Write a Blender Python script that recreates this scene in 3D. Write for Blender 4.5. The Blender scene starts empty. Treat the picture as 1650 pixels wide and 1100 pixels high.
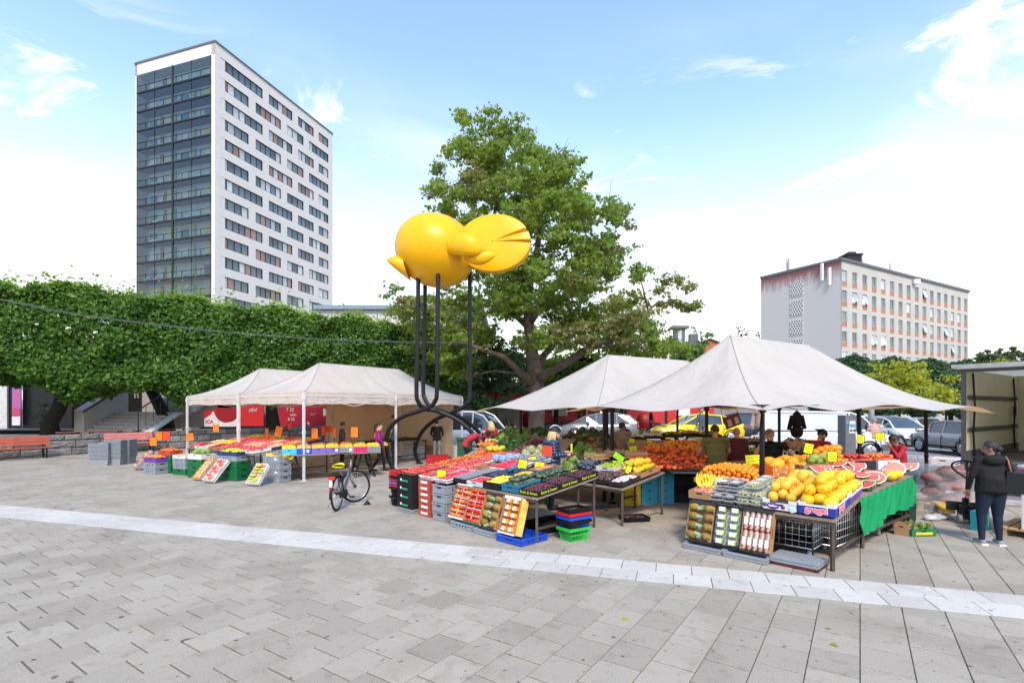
import bpy, bmesh, math, random
import numpy as np
from mathutils import Vector, Matrix, Euler
from math import sin, cos, pi, radians, sqrt, atan2
S = bpy.context.scene
COL = S.collection
R = random.Random(7)
# ---------------- camera, sky, sun, exposure ----------------
CH = 2.18
cam = bpy.data.cameras.new('camera'); cam.lens = 18; cam.sensor_width = 36; cam.shift_y = 0.0636
cam.clip_end = 2000
co = bpy.data.objects.new('camera', cam); COL.objects.link(co)
co.location = (0, 0, CH); co.rotation_euler = (pi/2, 0, 0); S.camera = co
SUN_AZ, SUN_EL = radians(174), radians(48)
W = bpy.data.worlds.new('World'); S.world = W; W.use_nodes = True
nt = W.node_tree; nt.nodes.clear(); N = nt.nodes.new; L = nt.links.new
def mth(op, a, b=None, clamp=False):
    n = N('ShaderNodeMath'); n.operation = op; n.use_clamp = clamp
    for i, x in enumerate((a, b)):
        if x is None: continue
        if isinstance(x, (int, float)): n.inputs[i].default_value = x
        else: L(x, n.inputs[i])
    return n.outputs[0]
sky = N('ShaderNodeTexSky'); sky.sky_type = 'NISHITA'; sky.sun_disc = False
sky.sun_elevation = SUN_EL; sky.sun_rotation = SUN_AZ; sky.air_density = 1.0; sky.dust_density = 0.3; sky.ozone_density = 1.0
tc = N('ShaderNodeTexCoord'); sp = N('ShaderNodeSeparateXYZ'); L(tc.outputs['Generated'], sp.inputs[0])
zc = mth('MAXIMUM', sp.outputs[2], 0.0)
den = mth('ADD', zc, 0.22)
cx = mth('DIVIDE', sp.outputs[0], den); cy = mth('DIVIDE', sp.outputs[1], den)
cb = N('ShaderNodeCombineXYZ'); L(cx, cb.inputs[0]); L(cy, cb.inputs[1]); L(mth('MULTIPLY', zc, 3.0), cb.inputs[2])
def wnoise(scale, det, rough, off, dist=0.0):
    m = N('ShaderNodeMapping'); L(cb.outputs[0], m.inputs[0]); m.inputs['Location'].default_value = off
    n = N('ShaderNodeTexNoise'); L(m.outputs[0], n.inputs['Vector']); n.inputs['Scale'].default_value = scale
    n.inputs['Detail'].default_value = det; n.inputs['Roughness'].default_value = rough; n.inputs['Distortion'].default_value = dist
    return n.outputs['Fac']
def ramp(v, a, b):
    n = N('ShaderNodeMapRange'); n.interpolation_type = 'SMOOTHSTEP'; L(v, n.inputs[0])
    n.inputs[1].default_value = a; n.inputs[2].default_value = b; n.clamp = True
    return n.outputs[0]
veil = mth('SUBTRACT', 1.0, ramp(zc, 0.04, 0.52))
n1 = wnoise(0.9, 5, .55, (7.3, 2.2, 0), .4)
n2 = wnoise(2.4, 7, .6, (0.4, 5.2, 0), .6)
streak = mth('MULTIPLY', ramp(n1, .45, .72), 0.40)
puff = mth('MULTIPLY', ramp(n2, .565, .66), mth('MULTIPLY', mth('SUBTRACT', 1.0, ramp(zc, .47, .56)), .9))
base = mth('MULTIPLY', veil, 0.92)
mask = mth('SUBTRACT', 1.0, mth('MULTIPLY', mth('SUBTRACT', 1.0, base), mth('MULTIPLY', mth('SUBTRACT', 1.0, mth('MULTIPLY', streak, mth('SUBTRACT', 1.0, ramp(zc, .48, .62)))), mth('SUBTRACT', 1.0, puff))), True)
b1 = N('ShaderNodeBackground'); L(sky.outputs[0], b1.inputs[0]); b1.inputs[1].default_value = 0.16
b2 = N('ShaderNodeBackground'); b2.inputs[0].default_value = (1, .96, .90, 1); b2.inputs[1].default_value = 0.52
mx = N('ShaderNodeMixShader'); L(mask, mx.inputs[0]); L(b1.outputs[0], mx.inputs[1]); L(b2.outputs[0], mx.inputs[2])
wo = N('ShaderNodeOutputWorld'); L(mx.outputs[0], wo.inputs[0])
sl = bpy.data.lights.new('sun', 'SUN'); sl.energy = 1.5; sl.angle = radians(13); sl.color = (1, .90, .77)
so = bpy.data.objects.new('sun', sl); COL.objects.link(so)
sd = Vector((sin(SUN_AZ)*cos(SUN_EL), cos(SUN_AZ)*cos(SUN_EL), sin(SUN_EL)))
so.rotation_euler = (-sd).to_track_quat('-Z', 'Y').to_euler(); so.location = sd*50
S.view_settings.view_transform = 'Standard'; S.view_settings.look = 'None'; S.view_settings.gamma = 1
S.view_settings.exposure = 1.42; S.view_settings.use_curve_mapping = False
S.render.engine = 'CYCLES'
S.cycles.max_bounces = 6; S.cycles.diffuse_bounces = 3; S.cycles.glossy_bounces = 3; S.cycles.transparent_max_bounces = 12
S.cycles.use_denoising = True

# ---------------- measuring helpers: photo pixel -> place in the world ----------------
def at(px, py, z=0.0):
    Y = (CH-z)*825/(py-655); return Vector(((px-825)/825*Y, Y, z))
def atY(px, py, Y): return Vector(((px-825)/825*Y, Y, CH-(py-655)/825*Y))
class Plane:                                  # a tilted display surface
    def __init__(s, o, g, slope):
        s.o = Vector(o); s.g = Vector((cos(g), sin(g), 0)); s.slope = slope; s.ga = g
        s.n = Vector((-slope*s.g.x, -slope*s.g.y, 1)).normalized()
    def z(s, x, y): return s.o.z + s.slope*((x-s.o.x)*s.g.x+(y-s.o.y)*s.g.y)
    def hit(s, px, py, lift=0.0):
        d = Vector(((px-825)/825, 1, (655-py)/825)); o = Vector((0, 0, CH))
        t = (s.o+Vector((0, 0, lift))-o).dot(s.n)/d.dot(s.n); return o+d*t
    def rot(s): return Euler((0, -math.atan(s.slope), 0)).to_matrix().to_4x4()  # tilt about local y when local x = g
# ---------------- mesh builder ----------------
class MB:
    def __init__(s): s.v = []; s.f = []; s.m = []; s.s = []
    def add(s, vs, fs, m=0, sm=False):
        o = len(s.v); s.v += [tuple(v) for v in vs]
        for f in fs: s.f.append([i+o for i in f]); s.m.append(m); s.s.append(sm)
        return s
    def box(s, c, d, rot=None, m=0):
        c = Vector(c); x, y, z = d[0]/2, d[1]/2, d[2]/2
        vs = [Vector(p) for p in ((-x,-y,-z),(x,-y,-z),(x,y,-z),(-x,y,-z),(-x,-y,z),(x,-y,z),(x,y,z),(-x,y,z))]
        if rot is not None:
            if not isinstance(rot, Matrix): rot = Euler(rot).to_matrix()
            vs = [rot @ v for v in vs]
        return s.add([v+c for v in vs], [(0,3,2,1),(4,5,6,7),(0,1,5,4),(1,2,6,5),(2,3,7,6),(3,0,4,7)], m)
    def bar(s, a, b, w, h=None, m=0):         # square bar between two points
        a, b = Vector(a), Vector(b); d = b-a; h = h or w
        q = d.to_track_quat('Z', 'X' if abs(d.x) < abs(d.length)*.9 else 'Y').to_matrix()
        return s.box((a+b)/2, (w, h, d.length), q, m)
    def tube(s, pts, r, n=8, m=0, cap=True, sm=True, closed=False):
        pts = [Vector(p) for p in pts]; k = len(pts)
        rs = r if isinstance(r, (list, tuple)) else [r]*k
        vs = []; up = None
        for i in range(k):
            if closed: t = pts[(i+1) % k]-pts[i-1]
            else: t = pts[min(i+1, k-1)]-pts[max(i-1, 0)]
            t.normalize()
            if up is None: up = Vector((0, 0, 1)) if abs(t.z) < .9 else Vector((1, 0, 0))
            a = up-t*up.dot(t)
            if a.length < 1e-5: a = t.orthogonal()
            a.normalize(); b = t.cross(a); up = a
            for j in range(n):
                w = 2*pi*j/n; vs.append(pts[i]+(a*cos(w)+b*sin(w))*rs[i])
        fs = []
        for i in range(k if closed else k-1):
            i2 = (i+1) % k
            for j in range(n):
                j2 = (j+1) % n; fs.append((i*n+j, i*n+j2, i2*n+j2, i2*n+j))
        if cap and not closed:
            fs.append(tuple(range(n-1, -1, -1))); fs.append(tuple((k-1)*n+j for j in range(n)))
        return s.add(vs, fs, m, sm)
    def lathe(s, prof, n=16, c=(0,0,0), m=0, sm=True, rot=None):
        c = Vector(c); vs = []; k = len(prof)
        for r, z in prof:
            for j in range(n): vs.append(Vector((r*cos(2*pi*j/n), r*sin(2*pi*j/n), z)))
        if rot is not None:
            rot = rot if isinstance(rot, Matrix) else Euler(rot).to_matrix(); vs = [rot @ v for v in vs]
        fs = [(i*n+j, i*n+(j+1) % n, (i+1)*n+(j+1) % n, (i+1)*n+j) for i in range(k-1) for j in range(n)]
        if prof[0][0] > 1e-4: fs.append(tuple(range(n-1, -1, -1)))
        if prof[-1][0] > 1e-4: fs.append(tuple((k-1)*n+j for j in range(n)))
        return s.add([v+c for v in vs], fs, m, sm)
    def ell(s, c, r, nu=12, nv=8, m=0, rot=None, jit=0):
        prof = [(max(sin(pi*i/nv), 1e-5), -cos(pi*i/nv)) for i in range(nv+1)]
        t = MB().lathe(prof, nu); c = Vector(c)
        r = (r, r, r) if isinstance(r, (int, float)) else r
        vs = [Vector((v[0]*r[0], v[1]*r[1], v[2]*r[2]))*(1+(R.uniform(-jit, jit) if jit else 0)) for v in t.v]
        if rot is not None:
            rot = rot if isinstance(rot, Matrix) else Euler(rot).to_matrix(); vs = [rot @ v for v in vs]
        return s.add([v+c for v in vs], t.f, m, True)
    def prism(s, poly, ex, m=0):
        a = [Vector(p) for p in poly]; ex = Vector(ex); n = len(a)
        fs = [tuple(range(n)), tuple(range(2*n-1, n-1, -1))]+[(i, n+i, n+(i+1) % n, (i+1) % n) for i in range(n)]
        return s.add(a+[p+ex for p in a], fs, m)
    def sheet(s, rows, m=0, sm=True):
        h, w = len(rows), len(rows[0])
        return s.add([p for r in rows for p in r], [(i*w+j, i*w+j+1, (i+1)*w+j+1, (i+1)*w+j) for i in range(h-1) for j in range(w-1)], m, sm)
    def join(s, o, mat=None, dm=0):
        vs = [(mat @ Vector(v)) if mat is not None else v for v in o.v]; b = len(s.v)
        s.v += [tuple(v) for v in vs]
        for f, m, q in zip(o.f, o.m, o.s): s.f.append([i+b for i in f]); s.m.append(m+dm); s.s.append(q)
        return s
    def mesh(s, name, mats):
        me = bpy.data.meshes.new(name); me.from_pydata(s.v, [], s.f); me.update()
        for x in (mats if isinstance(mats, (list, tuple)) else [mats]): me.materials.append(x)
        me.polygons.foreach_set('material_index', s.m); me.polygons.foreach_set('use_smooth', s.s)
        return me
    def obj(s, name, mats, parent=None, loc=None, fix=True):
        me = s.mesh(name, mats)
        if fix:
            bm = bmesh.new(); bm.from_mesh(me); bmesh.ops.recalc_face_normals(bm, faces=bm.faces); bm.to_mesh(me); bm.free()
        return link(name, me, parent, loc)
def link(name, me, parent=None, loc=None, rot=None):
    o = bpy.data.objects.new(name, me); COL.objects.link(o)
    if parent is not None: o.parent = parent
    if loc is not None: o.location = loc
    if rot is not None: o.rotation_euler = rot
    return o
def tag(o, label=None, cat=None, group=None, kind=None):
    if label: o['label'] = label
    if cat: o['category'] = cat
    if group: o['group'] = group
    if kind: o['kind'] = kind
    return o
def thing(name, label, cat, loc=(0,0,0), rz=0, group=None, mat=None):
    o = bpy.data.objects.new(name, None); COL.objects.link(o); o.empty_display_size = .2
    if mat is not None: o.matrix_world = mat
    else: o.location = loc; o.rotation_euler = (0, 0, rz) if isinstance(rz, (int, float)) else rz
    return tag(o, label, cat, group)
KIDS = {}
def dup(o, loc=None, rot=None, label=None, group=None, parent=None, mat=None):
    c = o.copy(); COL.objects.link(c)
    if parent is not None: c.parent = parent
    if mat is not None: c.matrix_world = mat
    else:
        if loc is not None: c.location = loc
        if rot is not None: c.rotation_euler = (0, 0, rot) if isinstance(rot, (int, float)) else rot
    if label: c['label'] = label
    if group: c['group'] = group
    for ch in list(o.children): dup(ch, parent=c)
    return c
ORD = ['bottom', 'second', 'third', 'fourth', 'fifth', 'sixth', 'seventh', 'eighth', 'ninth', 'tenth']
def ordn(i, n): return 'top' if i == n-1 else ORD[i] if i == 0 else ORD[i]+' from the ground'
# ---------------- materials ----------------
MATS = {}
def n_keep(n): return n.startswith(('fruit', 'skin', 'tower', 'office', 'hair', 'car_glass'))
def mat(name, col, rough=.6, metal=0., var=.12, scale=6., bump=0., spec=.5, trans=0., obj_var=0., isl=0., col2=None, coat=0., alpha=1., bscale=None, emit=0.):
    if name in MATS: return MATS[name]
    m = bpy.data.materials.new(name); m.use_nodes = True; t = m.node_tree; b = t.nodes['Principled BSDF']
    n = t.nodes.new; l = t.links.new
    if max(col) < .07 and not n_keep(name): col = tuple(c*.5 for c in col); spec *= .6
    col = tuple(col)+(1,); c2 = tuple(col2)+(1,) if col2 else tuple(min(1, c*(1+var*1.3)) for c in col[:3])+(1,)
    c1 = col if col2 else tuple(c*(1-var*1.3) for c in col[:3])+(1,)
    tc = n('ShaderNodeTexCoord'); nz = n('ShaderNodeTexNoise'); l(tc.outputs['Object'], nz.inputs['Vector'])
    nz.inputs['Scale'].default_value = scale; nz.inputs['Detail'].default_value = 5; nz.inputs['Roughness'].default_value = .6
    fac = nz.outputs['Fac']
    mr = n('ShaderNodeMapRange'); l(fac, mr.inputs[0]); mr.inputs[1].default_value = .3; mr.inputs[2].default_value = .7; fac = mr.outputs[0]
    def rnd(src, amt, f):
        x = n('ShaderNodeMath'); x.operation = 'SUBTRACT'; l(src, x.inputs[0]); x.inputs[1].default_value = .5
        y = n('ShaderNodeMath'); y.operation = 'MULTIPLY_ADD'; y.use_clamp = True; l(x.outputs[0], y.inputs[0]); y.inputs[1].default_value = amt; l(f, y.inputs[2]); return y.outputs[0]
    if obj_var: oi = n('ShaderNodeObjectInfo'); fac = rnd(oi.outputs['Random'], obj_var, fac)
    if isl: g = n('ShaderNodeNewGeometry'); fac = rnd(g.outputs['Random Per Island'], isl, fac)
    mx = n('ShaderNodeMix'); mx.data_type = 'RGBA'; l(fac, mx.inputs[0]); mx.inputs[6].default_value = c1; mx.inputs[7].default_value = c2
    l(mx.outputs[2], b.inputs['Base Color'])
    b.inputs['Roughness'].default_value = rough; b.inputs['Metallic'].default_value = metal
    b.inputs['Specular IOR Level'].default_value = spec; b.inputs['Coat Weight'].default_value = coat; b.inputs['Coat Roughness'].default_value = .08
    if alpha < 1: b.inputs['Alpha'].default_value = alpha
    if emit: b.inputs['Emission Color'].default_value = col; b.inputs['Emission Strength'].default_value = emit
    if bump:
        nb = n('ShaderNodeTexNoise'); l(tc.outputs['Object'], nb.inputs['Vector']); nb.inputs['Scale'].default_value = bscale or scale*4; nb.inputs['Detail'].default_value = 6
        bp = n('ShaderNodeBump'); bp.inputs['Strength'].default_value = bump; bp.inputs['Distance'].default_value = .02; l(nb.outputs['Fac'], bp.inputs['Height']); l(bp.outputs[0], b.inputs['Normal'])
    if trans:
        tr = n('ShaderNodeBsdfTranslucent'); l(mx.outputs[2], tr.inputs[0]); ms = n('ShaderNodeMixShader'); ms.inputs[0].default_value = trans
        l(b.outputs[0], ms.inputs[1]); l(tr.outputs[0], ms.inputs[2]); l(ms.outputs[0], t.nodes['Material Output'].inputs[0])
    MATS[name] = m; return m
def glass(name, tint, rough=.03, alpha=.35):
    if name in MATS: return MATS[name]
    m = bpy.data.materials.new(name); m.use_nodes = True; t = m.node_tree; t.nodes.clear(); n = t.nodes.new; l = t.links.new
    tr = n('ShaderNodeBsdfTransparent'); tr.inputs[0].default_value = tuple(tint)+(1,)
    gl = n('ShaderNodeBsdfGlossy'); gl.inputs['Roughness'].default_value = rough; gl.inputs[0].default_value = (.9, .93, .95, 1)
    fr = n('ShaderNodeFresnel'); fr.inputs[0].default_value = 1.5
    ad = n('ShaderNodeMath'); ad.operation = 'MULTIPLY_ADD'; ad.use_clamp = True; l(fr.outputs[0], ad.inputs[0]); ad.inputs[1].default_value = 1.0; ad.inputs[2].default_value = alpha*.3
    ms = n('ShaderNodeMixShader'); l(ad.outputs[0], ms.inputs[0]); l(tr.outputs[0], ms.inputs[1]); l(gl.outputs[0], ms.inputs[2])
    o = n('ShaderNodeOutputMaterial'); l(ms.outputs[0], o.inputs[0]); MATS[name] = m; return m
white_paint = mat('white_paint', (.72,.72,.70), .5, var=.04)
black_metal = mat('black_metal', (.018,.018,.02), .38, var=.2)
dark_metal = mat('dark_metal', (.05,.045,.04), .5, .6, var=.3)
steel = mat('steel', (.55,.56,.57), .3, .9, var=.08)
rubber = mat('rubber', (.015,.015,.016), .75, var=.2)
def text_mesh(txt, size, m, name='lettering', extrude=.002, align='CENTER', shear=0.0, bold=0.0):
    c = bpy.data.curves.new('t', 'FONT'); c.body = txt; c.size = size; c.extrude = extrude; c.align_x = align; c.align_y = 'CENTER'; c.shear = shear; c.resolution_u = 2; c.offset = bold
    o = bpy.data.objects.new('t', c); COL.objects.link(o)
    me = bpy.data.meshes.new_from_object(o.evaluated_get(bpy.context.evaluated_depsgraph_get()))
    bpy.data.objects.remove(o); bpy.data.curves.remove(c); me.name = name; me.materials.clear(); me.materials.append(m); return me
def text(txt, size, m, parent, mtx, name='lettering', **k):
    o = link(name, text_mesh(txt, size, m, name, **k), parent); o.matrix_local = mtx; return o
def frame(o, x, y):                            # matrix with given origin, x axis, y axis (z = x cross y)
    x = Vector(x).normalized(); y = Vector(y); z = x.cross(y).normalized(); y = z.cross(x)
    return Matrix(((x.x, y.x, z.x, o[0]), (x.y, y.y, z.y, o[1]), (x.z, y.z, z.z, o[2]), (0, 0, 0, 1)))
# ---------------- ground, paving, band, road ----------------
UA = radians(55.8); U = Vector((cos(UA), sin(UA), 0)); V = Vector((-sin(UA), cos(UA), 0))   # paving and square grid
def paver_mat(name, c1, c2, dirt, jointed=False):
    m = bpy.data.materials.new(name); m.use_nodes = True; t = m.node_tree; b = t.nodes['Principled BSDF']; n = t.nodes.new; l = t.links.new
    g = n('ShaderNodeNewGeometry'); oi = n('ShaderNodeObjectInfo')
    ad = n('ShaderNodeMath'); ad.operation = 'ADD'; l(g.outputs['Random Per Island'], ad.inputs[0]); l(oi.outputs['Random'], ad.inputs[1])
    fr = n('ShaderNodeMath'); fr.operation = 'FRACT'; l(ad.outputs[0], fr.inputs[0])
    mx = n('ShaderNodeMix'); mx.data_type = 'RGBA'; l(fr.outputs[0], mx.inputs[0]); mx.inputs[6].default_value = c1+(1,); mx.inputs[7].default_value = c2+(1,)
    def noise(sc, det, lo, hi, dist=0):
        z = n('ShaderNodeTexNoise'); l(g.outputs['Position'], z.inputs['Vector']); z.inputs['Scale'].default_value = sc; z.inputs['Detail'].default_value = det; z.inputs['Distortion'].default_value = dist
        r = n('ShaderNodeMapRange'); l(z.outputs['Fac'], r.inputs[0]); r.inputs[1].default_value = lo; r.inputs[2].default_value = hi; return r.outputs[0]
    def mul(col, fac, dark):
        q = n('ShaderNodeMix'); q.data_type = 'RGBA'; q.blend_type = 'MULTIPLY'; l(fac, q.inputs[0]); l(col, q.inputs[6]); q.inputs[7].default_value = dark+(1,); return q.outputs[2]
    c = mul(mx.outputs[2], noise(90, 4, .38, .66), (.70,.69,.68))
    c = mul(c, noise(.9, 6, .50, .85, .6), dirt)
    c = mul(c, noise(7, 6, .56, .74, .3), (.80,.78,.76))
    c = mul(c, noise(4.1, 2, .73, .77), (.42,.40,.40))
    c = mul(c, noise(11, 1, .72, .75), (.40,.38,.38)); c = mul(c, noise(2.3, 7, .60, .74, 1.2), (.82,.80,.78))
    l(c, b.inputs['Base Color']); b.inputs['Roughness'].default_value = .8; b.inputs['Specular IOR Level'].default_value = .3
    bz = n('ShaderNodeTexNoise'); l(g.outputs['Position'], bz.inputs['Vector']); bz.inputs['Scale'].default_value = 140; bz.inputs['Detail'].default_value = 3
    bp = n('ShaderNodeBump'); bp.inputs['Strength'].default_value = .35; bp.inputs['Distance'].default_value = .004; l(bz.outputs['Fac'], bp.inputs['Height']); l(bp.outputs[0], b.inputs['Normal'])
    return m
pav = paver_mat('paver_stone', (.34,.302,.245), (.42,.376,.306), (.70,.67,.65))
wpav = paver_mat('white_paver_stone', (.52,.495,.445), (.61,.585,.53), (.80,.78,.75))
joint = mat('joint_sand', (.12,.10,.08), .95, var=.3, scale=20)
gm = MB(); gm.add([(-700,-60,-.022),(700,-60,-.022),(700,1200,-.022),(-700,1200,-.022)], [(0,1,2,3)])
ground = tag(gm.obj('ground', mat('ground_paving', (.36,.325,.27), .85, var=.12, scale=.7)), kind='structure')
j = MB(); j.add([(-30,1,-.019),(22,1,-.019),(10,13,-.019),(3,26,-.019),(-29,26,-.019)], [(0,1,2,3)])
plaza = tag(j.obj('plaza', joint), kind='structure')
band = bpy.data.objects.new('white_stone_band', None); COL.objects.link(band); tag(band, kind='structure')
def clip(poly, nrm, d, keep=1):
    out = []
    for i in range(len(poly)):
        a, b = poly[i], poly[(i+1) % len(poly)]
        da, db = (a.dot(nrm)-d)*keep, (b.dot(nrm)-d)*keep
        if da >= 0: out.append(a)
        if (da >= 0) != (db >= 0): out.append(a+(b-a)*(da/(da-db)))
    return out
def slab(mb, poly, gap=.0055, bev=.004, z0=-.02, z1=0.0, tilt=.0015):
    c = sum(poly, Vector((0,0,0)))/len(poly)
    mn = min((p-c).length for p in poly)
    if mn < .03: return
    n = len(poly); t = [R.uniform(-tilt, tilt) for _ in range(3)]
    def ring(k, z): return [Vector((c.x+(p.x-c.x)*(1-k/max(.05,(p-c).length)), c.y+(p.y-c.y)*(1-k/max(.05,(p-c).length)), z+(t[0]+t[1]*(p.x-c.x)+t[2]*(p.y-c.y) if z > -.005 else 0))) for p in poly]
    a, b, d = ring(gap, z0), ring(gap, z1-bev), ring(gap+bev*1.3, z1)
    fs = [tuple(range(2*n, 3*n))]+[(i, (i+1) % n, n+(i+1) % n, n+i) for i in range(n)]+[(n+i, n+(i+1) % n, 2*n+(i+1) % n, 2*n+i) for i in range(n)]
    mb.add(a+b+d, fs)
bn = Vector((.3007, .9537, 0)).normalized()                    # normal of the white band
b_hi, b_lo = Vector((0, 7.80, 0)).dot(bn), Vector((0, 6.94, 0)).dot(bn)
RK = Vector((9.9, 12.6, 0)).dot(U)                              # near kerb of the road, along V
TW, TL = .373, .435
cells = []
for i in range(-110, 110):
    for k in range(-90, 90):
        a = i*TW; b = k*TL+(TL*.5 if i % 2 else 0)+.13*sin(i*1.7)*.3
        c = V*(-a-TW/2)+U*(b+TL/2)
        if c.y < 2.9 or c.y > 26 or abs(c.x) > c.y*1.08+1.2 or c.dot(U) > RK-.35: continue
        if c.dot(U) > -21.2*U.x+21.4*U.y and False: continue
        b0_, b1_ = b+.005, b+TL-.005; p = [V*(-a)+U*b0_, V*(-a-TW)+U*b0_, V*(-a-TW)+U*b1_, V*(-a)+U*b1_]
        ds = [q.dot(bn) for q in p]
        if min(ds) > b_lo and max(ds) < b_hi: continue
        if max(ds) > b_lo and min(ds) < b_lo: p = clip(p, bn, b_lo-.004, -1)
        elif min(ds) < b_hi and max(ds) > b_hi: p = clip(p, bn, b_hi+.004, 1)
        if len(p) > 2: cells.append((c.y+abs(c.x)*.1, p))
cells.sort(key=lambda q: q[0])
near, rest = cells[:300], cells[300:]
for _, p in near:
    c = sum(p, Vector((0,0,0)))/len(p); m = MB(); slab(m, [q-c for q in p]); 
    if m.f: m.obj('paver', pav, plaza, c, fix=False)
m = MB()
for _, p in rest: slab(m, p)
tag(m.obj('paving_field', pav, plaza, fix=False), kind='stuff')
bd = Vector((bn.y, -bn.x, 0)); BWd = (b_hi-b_lo)/2
for r in range(2):
    for k in range(-44, 34):
        L0 = .455; s0 = k*L0+r*.23
        c = bd*(s0+L0/2)+bn*(b_lo+BWd*(r+.5))
        if abs(c.x) > c.y*1.08+1 or c.y < 2: continue
        m = MB(); slab(m, [bd*-L0/2-bn*BWd/2, bd*L0/2-bn*BWd/2, bd*L0/2+bn*BWd/2, bd*-L0/2+bn*BWd/2], gap=.005)
        m.obj('white_paver', wpav, band, c, fix=False)
# road with kerbs, far pavement, parking
asph = mat('asphalt', (.20,.205,.21), .9, var=.15, scale=3, bump=.3, bscale=60)
kerbm = mat('kerb_granite', (.42,.39,.37), .8, var=.15, scale=8)
def strip(name, u0, u1, v0, v1, z, m, kind='structure', th=0):
    q = [U*u0+V*v0, U*u1+V*v0, U*u1+V*v1, U*u0+V*v1]; mb = MB()
    if th: mb.prism([p+Vector((0,0,z-th)) for p in q], (0,0,th))
    else: mb.add([p+Vector((0,0,z)) for p in q], [(0,1,2,3)])
    return tag(mb.obj(name, m), kind=kind)
strip('road', RK, RK+11.3, -60, 9, -.006, asph)
strip('parking_area', RK+11.6, RK+60, -70, 40, .045, asph)
kb = MB()
for u, z in ((RK-.17, .0), (RK+11.45, .05)):
    for k in range(-40, 8):
        kb.join(MB().box((0,0,0), (.24, .985, .14)), frame(U*u+V*(k+.5)+Vector((0,0,z)), U, V))
tag(kb.obj('kerb', kerbm), kind='structure')
rk = MB(); rk.prism([(1.5,23.9,-.02),(11.4,23.9,-.02),(12.2,25.9,-.02),(16,25.9,-.02),(16,37,-.02),(1.5,37,-.02)], (0,0,.32)); tag(rk.obj('taxi_rank', mat('rank_paving', (.33,.30,.265), .88, var=.12, scale=2)), kind='structure')
strip('pavement', RK+11.3, RK+17, -1.5, 60, .035, mat('far_paving', (.42,.39,.37), .85, var=.1, scale=2))
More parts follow.
